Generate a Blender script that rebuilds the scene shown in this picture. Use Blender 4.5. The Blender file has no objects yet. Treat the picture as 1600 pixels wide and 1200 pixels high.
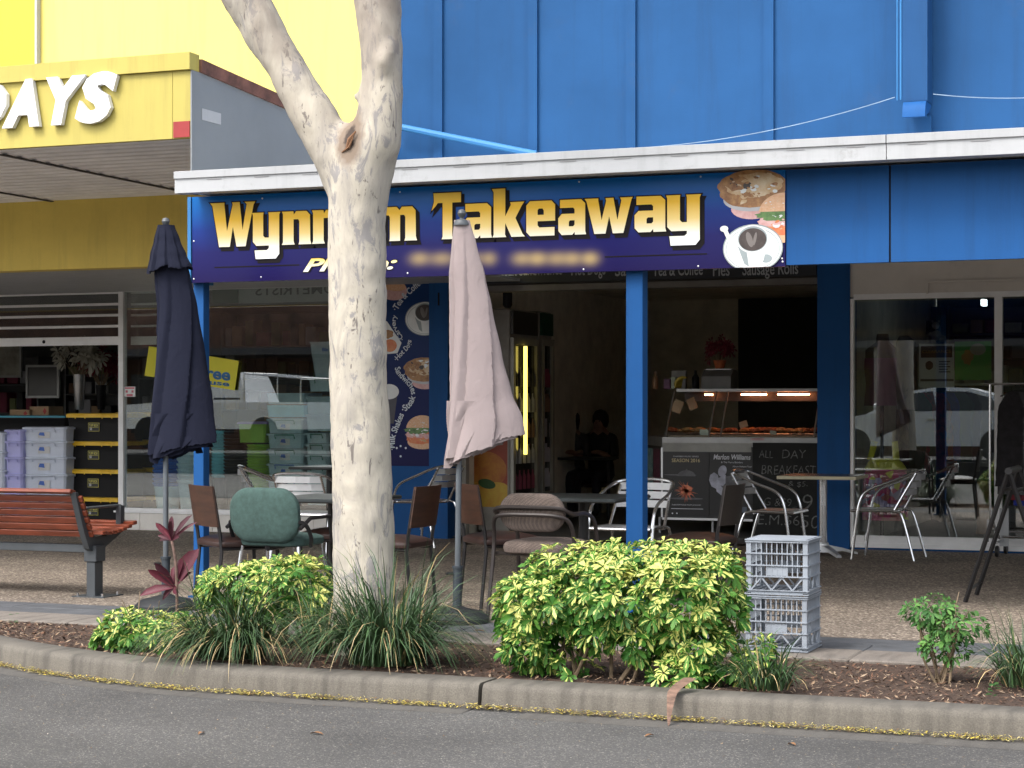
import bpy, math, random
from mathutils import Vector, Matrix
random.seed(7)
R = math.radians
scene = bpy.context.scene
COL = scene.collection

# ------------------------------------------------------------------ camera
H = 1.30                      # eye height above the footpath
YAW = R(21.3)
F = 3000.0                    # focal length in pixels of a 1600 px wide frame
HOR = 641.0                   # horizon row
cam_data = bpy.data.cameras.new('camera')
cam = bpy.data.objects.new('camera', cam_data)
COL.objects.link(cam)
cam_data.sensor_fit = 'HORIZONTAL'
cam_data.sensor_width = 36.0
cam_data.lens = F * 36.0 / 1600.0
cam_data.shift_y = (HOR - 600.0) / 1600.0
cam_data.clip_start = 0.1
cam_data.clip_end = 400.0
cam.location = (0, 0, H)
cam.rotation_euler = (R(90), 0, YAW)
scene.camera = cam

# ------------------------------------------------------------------ light
SUN_EL, SUN_AZ = 52.0, 203.0      # azimuth clockwise from +Y, where the sun stands
world = bpy.data.worlds.new('World')
scene.world = world
world.use_nodes = True
wn, wl = world.node_tree.nodes, world.node_tree.links
bg = wn['Background']
sky = wn.new('ShaderNodeTexSky')
sky.sky_type = 'NISHITA'
sky.sun_disc = False
sky.sun_elevation = R(SUN_EL)
sky.sun_rotation = R(SUN_AZ)
sky.air_density = 1.0
sky.dust_density = 4.0
hsv = wn.new('ShaderNodeHueSaturation')
hsv.inputs['Saturation'].default_value = 0.35      # veiled, cloudy sky
wl.new(sky.outputs[0], hsv.inputs['Color'])
wl.new(hsv.outputs[0], bg.inputs['Color'])
bg.inputs['Strength'].default_value = 0.15
sun_data = bpy.data.lights.new('sun', 'SUN')
sun_data.energy = 0.5
sun_data.angle = R(14)
sun_data.color = (1.0, 0.95, 0.88)
sun = bpy.data.objects.new('sun', sun_data)
COL.objects.link(sun)
sd = Vector((math.sin(R(SUN_AZ)) * math.cos(R(SUN_EL)), math.cos(R(SUN_AZ)) * math.cos(R(SUN_EL)), math.sin(R(SUN_EL))))
sun.rotation_euler = sd.to_track_quat('Z', 'Y').to_euler()
scene.view_settings.view_transform = 'Standard'
scene.view_settings.look = 'None'
scene.view_settings.exposure = 1.55
scene.view_settings.gamma = 1.0
scene.cycles.max_bounces = 8
scene.cycles.transparent_max_bounces = 16
scene.cycles.sample_clamp_indirect = 4.0

# ------------------------------------------------------------------ measuring helpers (rays of the survey photograph)
CY, SY = math.cos(YAW), math.sin(YAW)
def P(px, py, Y):
    u = (px - 800) / F; v = (HOR - py) / F
    t = Y / (CY + u * SY)
    return Vector((t * (-SY + u * CY), Y, H + t * v))
def G(px, py, z=0.0):
    u = (px - 800) / F; v = (HOR - py) / F
    t = (z - H) / v
    return Vector((t * (-SY + u * CY), t * (CY + u * SY), z))
def ppm(px, Y):                   # pixels per metre there
    u = (px - 800) / F
    return F / (Y / (CY + u * SY))

# ------------------------------------------------------------------ materials
MATS = {}
def nt(name):
    m = bpy.data.materials.new(name); m.use_nodes = True
    return m, m.node_tree.nodes, m.node_tree.links, m.node_tree.nodes['Principled BSDF']
def c4(c): return (c[0], c[1], c[2], 1.0)
def mat(name, col, rough=0.6, metal=0.0, var=0.12, scale=4.0, bump=0.0, bscale=60.0, col2=None, spec=0.5, stretch=(1, 1, 1), trans=0.0, dirt=0.0):
    if name in MATS: return MATS[name]
    m, n, l, b = nt(name)
    tc = n.new('ShaderNodeTexCoord'); mp = n.new('ShaderNodeMapping')
    mp.inputs['Scale'].default_value = stretch
    l.new(tc.outputs['Object'], mp.inputs[0])
    no = n.new('ShaderNodeTexNoise'); no.inputs['Scale'].default_value = scale; no.inputs['Detail'].default_value = 6; no.inputs['Roughness'].default_value = 0.65
    l.new(mp.outputs[0], no.inputs['Vector'])
    mx = n.new('ShaderNodeMix'); mx.data_type = 'RGBA'
    d = col2 if col2 else tuple(max(0, x * (1 - 2 * var)) for x in col)
    e = col if col2 else tuple(min(1, x * (1 + var)) for x in col)
    rp = n.new('ShaderNodeMapRange'); rp.inputs[1].default_value = 0.3; rp.inputs[2].default_value = 0.7
    l.new(no.outputs[0], rp.inputs[0]); l.new(rp.outputs[0], mx.inputs[0])
    mx.inputs[6].default_value = c4(d); mx.inputs[7].default_value = c4(e)
    out = mx.outputs[2]
    if name.startswith('blue') or name.startswith('yellow') or name.startswith('mustard') or name.startswith('downpipe') or name.startswith('white_paint'):
        m4 = n.new('ShaderNodeMapping'); m4.inputs['Scale'].default_value = (5, 5, .35); l.new(tc.outputs['Object'], m4.inputs[0])
        n4 = n.new('ShaderNodeTexNoise'); n4.inputs['Scale'].default_value = 1.7; n4.inputs['Detail'].default_value = 7; n4.inputs['Roughness'].default_value = .7; l.new(m4.outputs[0], n4.inputs['Vector'])
        r4 = n.new('ShaderNodeMapRange'); r4.inputs[1].default_value = .5; r4.inputs[2].default_value = .8; r4.inputs[4].default_value = .6; l.new(n4.outputs[0], r4.inputs[0])
        x4 = n.new('ShaderNodeMix'); x4.data_type = 'RGBA'; l.new(r4.outputs[0], x4.inputs[0]); l.new(out, x4.inputs[6]); x4.inputs[7].default_value = c4([q * .6 + .006 for q in col]); out = x4.outputs[2]
    if dirt > 0:
        n3 = n.new('ShaderNodeTexNoise'); n3.inputs['Scale'].default_value = scale * 3.1; n3.inputs['Detail'].default_value = 10
        n3.inputs['Roughness'].default_value = 0.75
        l.new(tc.outputs['Object'], n3.inputs['Vector'])
        r3 = n.new('ShaderNodeMapRange'); r3.inputs[1].default_value = 0.58; r3.inputs[2].default_value = 0.75
        r3.inputs[4].default_value = dirt
        l.new(n3.outputs[0], r3.inputs[0])
        m3 = n.new('ShaderNodeMix'); m3.data_type = 'RGBA'
        l.new(r3.outputs[0], m3.inputs[0]); l.new(out, m3.inputs[6]); m3.inputs[7].default_value = (0.09, 0.075, 0.055, 1)
        out = m3.outputs[2]
    l.new(out, b.inputs['Base Color'])
    b.inputs['Roughness'].default_value = rough; b.inputs['Metallic'].default_value = metal
    b.inputs['Specular IOR Level'].default_value = spec
    if trans: b.inputs['Transmission Weight'].default_value = trans
    if bump:
        n2 = n.new('ShaderNodeTexNoise'); n2.inputs['Scale'].default_value = bscale; n2.inputs['Detail'].default_value = 5
        l.new(mp.outputs[0], n2.inputs['Vector'])
        bp = n.new('ShaderNodeBump'); bp.inputs['Strength'].default_value = bump; bp.inputs['Distance'].default_value = 0.01
        l.new(n2.outputs[0], bp.inputs['Height']); l.new(bp.outputs[0], b.inputs['Normal'])
    MATS[name] = m
    return m
def emis(name, col, strength):
    if name in MATS: return MATS[name]
    m, n, l, b = nt(name)
    b.inputs['Base Color'].default_value = c4(col); b.inputs['Emission Color'].default_value = c4(col); b.inputs['Emission Strength'].default_value = strength
    MATS[name] = m
    return m
def glassmat(name, tint=(0.8, 0.86, 0.84), refl=1.0, mn=0.03, gcol=(1, 1, 1)):
    m = bpy.data.materials.new(name); m.use_nodes = True
    n, l = m.node_tree.nodes, m.node_tree.links
    n.remove(n['Principled BSDF'])
    o = n['Material Output']
    t = n.new('ShaderNodeBsdfTransparent'); t.inputs[0].default_value = c4(tint)
    g = n.new('ShaderNodeBsdfGlossy'); g.inputs['Roughness'].default_value = 0.0; g.inputs[0].default_value = c4(gcol)
    f = n.new('ShaderNodeFresnel'); f.inputs[0].default_value = 1.5
    ma = n.new('ShaderNodeMath'); ma.operation = 'MULTIPLY_ADD'; ma.inputs[1].default_value = refl; ma.inputs[2].default_value = mn; ma.use_clamp = True
    l.new(f.outputs[0], ma.inputs[0])
    mx = n.new('ShaderNodeMixShader')
    l.new(ma.outputs[0], mx.inputs[0]); l.new(t.outputs[0], mx.inputs[1]); l.new(g.outputs[0], mx.inputs[2]); l.new(mx.outputs[0], o.inputs[0])
    MATS[name] = m
    return m

# ------------------------------------------------------------------ mesh builder
class MB:
    def __init__(s):
        s.v = []; s.f = []; s.m = []; s.k = 0; s.uv = []; s.useuv = False
    def add(s, vs, fs, k=None, M=None):
        b = len(s.v)
        for p in vs:
            p = Vector(p)
            s.v.append(M @ p if M else p)
        for f in fs:
            s.f.append([b + i for i in f]); s.m.append(s.k if k is None else k)
        return s
    def box(s, x0, x1, y0, y1, z0, z1, k=None, M=None):
        vs = [(x0, y0, z0), (x1, y0, z0), (x1, y1, z0), (x0, y1, z0), (x0, y0, z1), (x1, y0, z1), (x1, y1, z1), (x0, y1, z1)]
        return s.add(vs, [(0, 3, 2, 1), (4, 5, 6, 7), (0, 1, 5, 4), (1, 2, 6, 5), (2, 3, 7, 6), (3, 0, 4, 7)], k, M)
    def bbox(s, x0, x1, y0, y1, z0, z1, b=0.01, k=None, M=None):      # vertical edges chamfered and rims rounded
        def ring(ix, z):
            a, c_, d, e = x0 + ix, x1 - ix, y0 + ix, y1 - ix
            q = b
            return [(a + q, d, z), (c_ - q, d, z), (c_, d + q, z), (c_, e - q, z), (c_ - q, e, z), (a + q, e, z), (a, e - q, z), (a, d + q, z)]
        rs = [ring(b, z0), ring(0, z0 + b), ring(0, z1 - b), ring(b, z1)]
        vs = sum(rs, [])
        fs = []
        for j in range(3):
            for i in range(8):
                a = j * 8 + i; c_ = j * 8 + (i + 1) % 8
                fs.append((a, c_, c_ + 8, a + 8))
        fs.append(tuple(range(7, -1, -1))); fs.append(tuple(range(24, 32)))
        return s.add(vs, fs, k, M)
    def tube(s, pts, r, n=10, k=None, cap=True, M=None, closed=False, flat=1.0):
        pts = [Vector(p) for p in pts]
        N = len(pts)
        rs = r if isinstance(r, (list, tuple)) else [r] * N
        vs = []; fs = []
        nrm = None
        for i, p in enumerate(pts):
            if closed: t = (pts[(i + 1) % N] - pts[i - 1])
            else: t = (pts[min(i + 1, N - 1)] - pts[max(i - 1, 0)])
            t = t.normalized() if t.length > 1e-9 else Vector((0, 0, 1))
            if nrm is None:
                a = Vector((0, 0, 1)) if abs(t.z) < 0.9 else Vector((0, 1, 0))
                nrm = (a - t * a.dot(t)).normalized()
            else:
                nrm = (nrm - t * nrm.dot(t)).normalized()
            bn = t.cross(nrm)
            for j in range(n):
                q = 2 * math.pi * j / n
                vs.append(p + (nrm * math.cos(q) * flat + bn * math.sin(q)) * rs[i])
        M2 = N if closed else N - 1
        for i in range(M2):
            i2 = (i + 1) % N
            for j in range(n):
                j2 = (j + 1) % n
                fs.append((i * n + j, i * n + j2, i2 * n + j2, i2 * n + j))
        if cap and not closed:
            fs.append(tuple(range(n - 1, -1, -1))); fs.append(tuple((N - 1) * n + j for j in range(n)))
        return s.add(vs, fs, k, M)
    def lathe(s, prof, n=20, c=(0, 0, 0), k=None, M=None, sx=1.0, sy=1.0):
        vs = []; fs = []
        for (r, z) in prof:
            for j in range(n):
                q = 2 * math.pi * j / n
                vs.append((c[0] + r * math.cos(q) * sx, c[1] + r * math.sin(q) * sy, c[2] + z))
        for i in range(len(prof) - 1):
            for j in range(n):
                j2 = (j + 1) % n
                fs.append((i * n + j, i * n + j2, (i + 1) * n + j2, (i + 1) * n + j))
        fs.append(tuple(range(n - 1, -1, -1))); fs.append(tuple((len(prof) - 1) * n + j for j in range(n)))
        return s.add(vs, fs, k, M)
    def prism(s, poly, t0, t1, axis='y', k=None, M=None):
        # poly of (a,b): axis y -> (a, t, b); axis x -> (t, a, b); axis z -> (a, b, t)
        def mk(a, b, t):
            return (a, t, b) if axis == 'y' else ((t, a, b) if axis == 'x' else (a, b, t))
        n = len(poly)
        vs = [mk(a, b, t0) for a, b in poly] + [mk(a, b, t1) for a, b in poly]
        fs = [tuple(range(n)), tuple(range(2 * n - 1, n - 1, -1))] + [(i, i + n, (i + 1) % n + n, (i + 1) % n) for i in range(n)]
        return s.add(vs, fs, k, M)
    def build(s, name, mats, parent=None, smooth=True, loc=None, angle=35, recalc=True):
        me = bpy.data.meshes.new(name)
        me.from_pydata([tuple(v) for v in s.v], [], s.f)
        if not isinstance(mats, (list, tuple)): mats = [mats]
        for m in mats: me.materials.append(m)
        me.polygons.foreach_set('material_index', s.m)
        me.polygons.foreach_set('use_smooth', [smooth] * len(s.f))
        if recalc:
            import bmesh
            bm = bmesh.new(); bm.from_mesh(me); bmesh.ops.recalc_face_normals(bm, faces=bm.faces); bm.to_mesh(me); bm.free()
        if s.useuv:
            uvl = me.uv_layers.new(name='UVMap')
            flat = [c for f in s.f for i in f for c in s.uv[i]]
            uvl.data.foreach_set('uv', flat)
        if smooth and angle < 179: me.set_sharp_from_angle(angle=R(angle))
        me.update()
        o = bpy.data.objects.new(name, me)
        COL.objects.link(o)
        if parent is not None: o.parent = parent
        if loc is not None: o.location = loc
        return o

def tag(o, label=None, cat=None, group=None, kind=None):
    if label: o['label'] = label
    if cat: o['category'] = cat
    if group: o['group'] = group
    if kind: o['kind'] = kind
    return o
def thing(name, label, cat, loc=(0, 0, 0), rz=0.0, group=None):
    o = bpy.data.objects.new(name, None)
    o.empty_display_size = 0.1
    COL.objects.link(o)
    o.location = loc; o.rotation_euler = (0, 0, rz)
    return tag(o, label, cat, group)
def children(o): return [c for c in bpy.data.objects if c.parent == o]
def copy_tree(o, parent=None, label=None, group=None):
    c = o.copy(); COL.objects.link(c); c.parent = parent
    if label: c['label'] = label
    if group: c['group'] = group
    for ch in children(o): copy_tree(ch, c)
    return c
def place(o, loc, rz=0.0, sc=None):
    o.location = loc; o.rotation_euler = (0, 0, rz)
    if sc: o.scale = (sc, sc, sc)
    return o

# ------------------------------------------------------------------ flat lettering and cut shapes
def curve_mesh(cu):
    o = bpy.data.objects.new('tmp', cu)
    COL.objects.link(o)
    dg = bpy.context.evaluated_depsgraph_get(); dg.update()
    me = o.evaluated_get(dg).to_mesh()
    vs = [tuple(v.co) for v in me.vertices]; fs = [tuple(p.vertices) for p in me.polygons]
    o.evaluated_get(dg).to_mesh_clear()
    bpy.data.objects.remove(o); bpy.data.curves.remove(cu)
    return vs, fs
_tc = {}
def text_geo(body, offset=0.0, shear=0.0, extrude=0.0, space=1.0, res=3):
    key = (body, offset, shear, extrude, space)
    if key in _tc: return _tc[key]
    cu = bpy.data.curves.new('txt', 'FONT')
    cu.body = body; cu.size = 1.0; cu.offset = offset; cu.shear = shear; cu.extrude = extrude; cu.space_character = space; cu.resolution_u = res
    _tc[key] = curve_mesh(cu)
    return _tc[key]
def norm_text(body, w, h, **kw):          # text scaled to exactly w x h, origin at lower left
    vs, fs = text_geo(body, **kw)
    x0 = min(v[0] for v in vs); x1 = max(v[0] for v in vs); y0 = min(v[1] for v in vs); y1 = max(v[1] for v in vs)
    sx = w / (x1 - x0) if w else h / (y1 - y0); sy = h / (y1 - y0) if h else sx
    if not w: sx = sy
    return [((v[0] - x0) * sx, (v[1] - y0) * sy, v[2]) for v in vs], fs
def wall_text(mb, body, x, z, y, w, h, k=None, rot=0.0, **kw):   # on a wall facing -Y
    vs, fs = norm_text(body, w, h, **kw)
    c, s = math.cos(rot), math.sin(rot)
    mb.add([(x + v[0] * c - v[1] * s, y - v[2], z + v[0] * s + v[1] * c) for v in vs], fs, k)
def shape_geo(loops, offset=0.0):
    cu = bpy.data.curves.new('shape', 'CURVE'); cu.dimensions = '2D'; cu.fill_mode = 'BOTH'; cu.offset = offset
    for lp in loops:
        sp = cu.splines.new('POLY'); sp.points.add(len(lp) - 1)
        for i, (a, b) in enumerate(lp): sp.points[i].co = (a, b, 0, 1)
        sp.use_cyclic_u = True
    return curve_mesh(cu)
def wall_poly(mb, pts, y, k=None):        # flat convex-ish polygon on wall plane
    mb.add([(a, y, b) for a, b in pts], [tuple(range(len(pts)))], k)
def ell(cx, cz, rx, rz, n=28, a0=0, a1=360, rot=0.0, xmax=1e9, wob=0.0, seed=1, zmin=-1e9):
    rn = random.Random(seed); out = []
    for i in range(n):
        q = R(a0 + (a1 - a0) * i / (n if a1 - a0 == 360 else n - 1))
        k = 1 + wob * (rn.random() - .5)
        x = rx * k * math.cos(q); z = rz * k * math.sin(q)
        X = cx + x * math.cos(rot) - z * math.sin(rot); Z = cz + x * math.sin(rot) + z * math.cos(rot)
        out.append((min(X, xmax), max(Z, zmin)))
    return out

# ================================================================== levels
YS, YP, YSG, YG = 17.9, 11.62, 11.55, 11.28
ZR = -0.117
GZt, GZb = P(273, 268, YG).z, P(273, 302, YG).z
SZt, SZb = P(300, 308, YSG).z, P(300, 442, YSG).z
SX0, SX1 = P(300, 400, YSG).x, P(1227, 400, YSG).x
XC = SX0                       # plane between the two buildings
YB = XC / math.tan(math.atan((610 - 800) / F) - YAW)
XR = 12.0                      # far right end of everything
XL = -19.0

# special materials --------------------------------------------------
def speckle(name, cols, scale, rough, bump, stain=(0.6, 1.0), sscale=0.8, bdist=0.003):
    m, n, l, b = nt(name)
    tc = n.new('ShaderNodeTexCoord')
    vo = n.new('ShaderNodeTexVoronoi'); vo.inputs['Scale'].default_value = scale
    l.new(tc.outputs['Object'], vo.inputs['Vector'])
    sep = n.new('ShaderNodeSeparateColor'); l.new(vo.outputs['Color'], sep.inputs[0])
    cr = n.new('ShaderNodeValToRGB'); cr.color_ramp.interpolation = 'LINEAR'
    while len(cr.color_ramp.elements) < len(cols): cr.color_ramp.elements.new(0.5)
    for i, (p, c) in enumerate(cols):
        cr.color_ramp.elements[i].position = p; cr.color_ramp.elements[i].color = c4(c)
    l.new(sep.outputs[0], cr.inputs[0])
    no = n.new('ShaderNodeTexNoise'); no.inputs['Scale'].default_value = sscale; no.inputs['Detail'].default_value = 8; no.inputs['Roughness'].default_value = 0.6
    l.new(tc.outputs['Object'], no.inputs['Vector'])
    mr = n.new('ShaderNodeMapRange'); mr.inputs[1].default_value = 0.3; mr.inputs[2].default_value = 0.7; mr.inputs[3].default_value = stain[0]; mr.inputs[4].default_value = stain[1]
    l.new(no.outputs[0], mr.inputs[0])
    mx = n.new('ShaderNodeMix'); mx.data_type = 'RGBA'; mx.blend_type = 'MULTIPLY'; mx.inputs[0].default_value = 1
    l.new(cr.outputs[0], mx.inputs[6]); l.new(mr.outputs[0], mx.inputs[7])
    l.new(mx.outputs[2], b.inputs['Base Color'])
    b.inputs['Roughness'].default_value = rough
    bp = n.new('ShaderNodeBump'); bp.inputs['Strength'].default_value = bump; bp.inputs['Distance'].default_value = bdist
    l.new(vo.outputs['Distance'], bp.inputs['Height']); l.new(bp.outputs[0], b.inputs['Normal'])
    return m
M_asphalt = speckle('asphalt', [(0, (0.05, 0.049, 0.048)), (0.5, (0.072, 0.07, 0.068)), (0.9, (0.1, 0.096, 0.09)), (1, (0.24, 0.225, 0.2))], 170, 0.85, 0.4, (0.62, 1.15), 0.9)
M_aggr = speckle('exposed_aggregate', [(0, (0.07, 0.055, 0.042)), (0.45, (0.155, 0.125, 0.098)), (0.8, (0.25, 0.205, 0.16)), (1, (0.5, 0.43, 0.35))], 75, 0.8, 0.5, (0.7, 1.2), 1.1)
def concrete(name, a, b_, dark, mosscol=None):
    m, n, l, b = nt(name)
    tc = n.new('ShaderNodeTexCoord')
    n1 = n.new('ShaderNodeTexNoise'); n1.inputs['Scale'].default_value = 3.0; n1.inputs['Detail'].default_value = 10; n1.inputs['Roughness'].default_value = 0.7
    mp = n.new('ShaderNodeMapping'); mp.inputs['Scale'].default_value = (9, 2, 1.2)
    n2 = n.new('ShaderNodeTexNoise'); n2.inputs['Scale'].default_value = 1.6; n2.inputs['Detail'].default_value = 6
    n3 = n.new('ShaderNodeTexNoise'); n3.inputs['Scale'].default_value = 160; n3.inputs['Detail'].default_value = 3
    l.new(tc.outputs['Object'], n1.inputs['Vector']); l.new(tc.outputs['Object'], mp.inputs[0]); l.new(mp.outputs[0], n2.inputs['Vector']); l.new(tc.outputs['Object'], n3.inputs['Vector'])
    mx = n.new('ShaderNodeMix'); mx.data_type = 'RGBA'; mx.inputs[6].default_value = c4(a); mx.inputs[7].default_value = c4(b_)
    l.new(n1.outputs[0], mx.inputs[0])
    r2 = n.new('ShaderNodeMapRange'); r2.inputs[1].default_value = 0.45; r2.inputs[2].default_value = 0.75; r2.inputs[4].default_value = 0.75
    l.new(n2.outputs[0], r2.inputs[0])
    m2 = n.new('ShaderNodeMix'); m2.data_type = 'RGBA'; m2.inputs[7].default_value = c4(dark)
    l.new(r2.outputs[0], m2.inputs[0]); l.new(mx.outputs[2], m2.inputs[6])
    m3 = n.new('ShaderNodeMix'); m3.data_type = 'RGBA'; m3.blend_type = 'OVERLAY'; m3.inputs[0].default_value = 0.5
    l.new(m2.outputs[2], m3.inputs[6]); l.new(n3.outputs[0], m3.inputs[7])
    l.new(m3.outputs[2], b.inputs['Base Color']); b.inputs['Roughness'].default_value = 0.9
    bp = n.new('ShaderNodeBump'); bp.inputs['Strength'].default_value = 0.4; bp.inputs['Distance'].default_value = 0.004
    l.new(n3.outputs[0], bp.inputs['Height']); l.new(bp.outputs[0], b.inputs['Normal'])
    return m
M_kerb = concrete('kerb_concrete', (0.095, 0.086, 0.072), (0.165, 0.148, 0.122), (0.045, 0.041, 0.035))
M_gutc = concrete('gutter_concrete', (0.075, 0.07, 0.063), (0.1, 0.093, 0.083), (0.055, 0.05, 0.045))
M_edge = concrete('edging_concrete', (0.14, 0.122, 0.105), (0.2, 0.175, 0.15), (0.08, 0.07, 0.06))
M_pave = mat('dark_paver', (0.085, 0.09, 0.098), 0.75, var=0.18, scale=5, bump=0.3, bscale=120, dirt=0.5)
M_soil = mat('garden_soil', (0.075, 0.045, 0.03), 1.0, var=0.4, scale=18, bump=1.0, bscale=55, col2=(0.03, 0.018, 0.012))

# ================================================================== ground
def ground_strip(name, m, f0, f1, z0, z1, x0=-14, x1=30, step=0.2, ny=2, nz=0.0, kind='structure'):
    n = int((x1 - x0) / step); vs = []; fs = []
    for i in range(n + 1):
        x = x0 + (x1 - x0) * i / n
        a, b = f0(x), f1(x)
        for j in range(ny + 1):
            s = j / ny
            vs.append((x, a + (b - a) * s, z0 + (z1 - z0) * s + (random.uniform(-nz, nz) if 0 < j < ny else 0)))
    for i in range(n):
        for j in range(ny):
            k = i * (ny + 1) + j
            fs.append((k, k + ny + 1, k + ny + 2, k + 1))
    mb = MB(); mb.add(vs, fs)
    return tag(mb.build(name, m, recalc=False, angle=180), kind=kind)
def KF(x):
    if x > -4.67: return 8.42
    return min(8.42 + 0.467 * ((-4.67 - x) / 1.855) ** 2, 9.62)
mb = MB(); mb.add([(-150, -150, -0.2), (150, -150, -0.2), (150, 150, -0.2), (-150, 150, -0.2)], [(0, 1, 2, 3)])
tag(mb.build('ground', mat('earth', (0.12, 0.1, 0.08), 1.0)), kind='structure')
ground_strip('road', M_asphalt, lambda x: -6.5, lambda x: KF(x) + 0.05, ZR, ZR, -60, 60, 0.5, 3)
YA, YD, YE = 10.92, 10.37, 9.95
ground_strip('footpath', M_aggr, lambda x: YA, lambda x: YS + 0.3, 0.0, 0.0, -60, 60, 2, 1)
# dark pavers: three courses with joints
mb = MB(); mb.box(-60, 60, YD, YA, -0.1, -0.006); tag(mb.build('paver_bed', mat('joint_sand', (0.04, 0.04, 0.04), 1)), kind='structure')
for r_ in range(2):
    mb = MB(); w = (YA - YD) / 2; x = -14.0 + r_ * 0.3
    while x < 14:
        L = 1.2
        mb.bbox(x + 0.004, x + L - 0.004, YD + r_ * w + 0.004, YD + (r_ + 1) * w - 0.004, -0.05, random.uniform(-0.001, 0.003), 0.004)
        x += L
    tag(mb.build('paver_course', M_pave), kind='structure')
mb = MB(); x = -14
while x < 14:
    mb.bbox(x + 0.003, x + 2.397, YE, YD - 0.004, -0.12, 0.004, 0.008); x += 2.4
tag(mb.build('garden_edging', M_edge), kind='structure')
ground_strip('garden_soil', M_soil, lambda x: KF(x) + 0.2, lambda x: YE + 0.01, -0.02, -0.012, -14, 14, 0.05, 22, 0.012)
# kerb, two lengths meeting at the open joint
XJ = G(706, 1085).x
def kerb_len(xa, xb):
    prof = [(0.0, ZR - 0.06), (0.0, ZR), (0.012, -0.03), (0.02, -0.008), (0.034, -0.001), (0.055, 0.002), (0.24, 0.0), (0.25, -0.01), (0.25, -0.1)]
    n = max(2, int((xb - xa) / 0.08)); vs = []; fs = []
    for i in range(n + 1):
        x = xa + (xb - xa) * i / n
        for (dy, z) in prof:
            vs.append((x, KF(x) + dy + random.uniform(-.0012, .0012), z + random.uniform(-.001, .001)))
    m_ = len(prof)
    for i in range(n):
        for j in range(m_ - 1): fs.append((i * m_ + j, (i + 1) * m_ + j, (i + 1) * m_ + j + 1, i * m_ + j + 1))
    fs.append(tuple(range(m_))); fs.append(tuple(n * m_ + j for j in range(m_ - 1, -1, -1)))
    b_ = MB(); b_.add(vs, fs)
    return tag(b_.build('kerb', M_kerb, angle=60), kind='structure')
kerb_len(-14, XJ - 0.012); kerb_len(XJ + 0.008, 14)
ground_strip('gutter', M_gutc, lambda x: KF(x) - 0.17, lambda x: KF(x) + 0.01, ZR + 0.0008, ZR + 0.004, -14, XJ - 0.03, 0.1, 2)
ground_strip('gutter', M_gutc, lambda x: KF(x) - 0.20, lambda x: KF(x) + 0.01, ZR + 0.0008, ZR + 0.004, XJ + 0.25, 14, 0.1, 2)

# ================================================================== the takeaway building
def paint(name, col, rough=0.45, dirt=0.35, var=0.05, scale=1.2, bump=0.05):
    return mat(name, col, rough, 0, var, scale, bump, 90, dirt=dirt, spec=.1 if 'blue' in name else .3)
M_blue = paint('blue_paint', (0.016, 0.085, 0.255), 0.55, 0.08, 0.06, 1.0)
M_bluew = paint('blue_wall_paint', (0.017, 0.075, 0.2), 0.55, 0.15, 0.1, 0.6)
M_bluelt = paint('light_blue_paint', (0.05, 0.19, 0.42), 0.4, 0.05)
M_white = paint('white_paint', (0.42, 0.43, 0.44), 0.5, 0.35, 0.04, 2.5)
M_grey = paint('grey_paint', (0.3, 0.31, 0.32), 0.6, 0.1, 0.06, 1.3)
M_lintel = paint('cream_render', (0.68, 0.64, 0.59), 0.85, 0.2, 0.05, 2)
M_dkwall = mat('dark_render', (0.66, 0.62, 0.5), 0.9)
M_cream = mat('cream_wall', (0.78, 0.74, 0.63), 0.85)
M_alu = mat('aluminium', (0.62, 0.63, 0.64), 0.35, 0.9, 0.05)
M_aluw = paint('powder_coated_frame', (0.85, 0.85, 0.85), 0.45, 0.08, 0.05, 6)
M_black = mat('black_gap', (0.01, 0.01, 0.01), 0.9)
M_glass = glassmat('shop_glass', (0.9, 0.94, 0.92), 2.9, 0.04, (1, 1, 1))
M_glass2 = glassmat('showcase_glass', (0.92, 0.94, 0.94), 0.7, 0.0)
ZC = GZb - 0.0
take = thing('takeaway_building', 'bright blue takeaway shop building with tall blue wall above a white-edged awning', 'building', (0, 0, 0))
# upper walls
b = MB(); b.box(XC, XR, YB, YB + 0.25, 2.66, 9.0)
b.build('upper_wall', M_bluew, take)
for px in (686, 834, 987, 1202):
    x = P(px, 100, YB).x
    b = MB(); b.box(x - 0.04, x + 0.04, YB - 0.03, YB - 0.003, 2.67, 9.0); b.build('wall_batten', M_bluew, take)
# box downpipe with curled spout
xa, xb = P(1411, 100, YB - 0.3).x, P(1449, 100, YB - 0.3).x
zs = P(1430, 158, YB - 0.3).z; ze = P(1430, 184, YB - 0.3).z
M_dpipe = paint('downpipe_blue', (0.017, 0.068, 0.18), 0.45, 0.1)
dp = MB(); dp.box(xa, xb, YB - 0.30, YB - 0.06, zs, 9.0)
dpo = dp.build('downpipe', M_dpipe, take)
b = MB()
prof = [(YB - 0.06, zs - 0.002), (YB - 0.30, zs - 0.002)] + [(YB - 0.30 - 0.07 * math.sin(R(a)), zs - 0.002 - (zs - ze) * (1 - math.cos(R(a)))) for a in (20, 45, 70, 90)] + [(YB - 0.31, ze), (YB - 0.27, ze + 0.03), (YB - 0.2, zs - 0.08)]
b.prism(prof, xa + 0.006, xb - 0.006, 'x'); b.build('spout', M_blue, dpo)
b = MB(); b.tube([(xa - 0.02, YB - 0.28, 9), (xa - 0.02, YB - 0.28, zs + .02)], 0.008, 6); b.tube([(xa - 0.05, YB - 0.26, 9), (xa - 0.05, YB - 0.26, zs + .02)], 0.006, 6)
b.build('conduit', M_bluelt, dpo)
b = MB(); b.box(xa + .01, xb - .01, YB - 0.05, YB - 0.003, 2.67, ze + 0.05); b.build('wall_batten', M_bluew, take)
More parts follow.
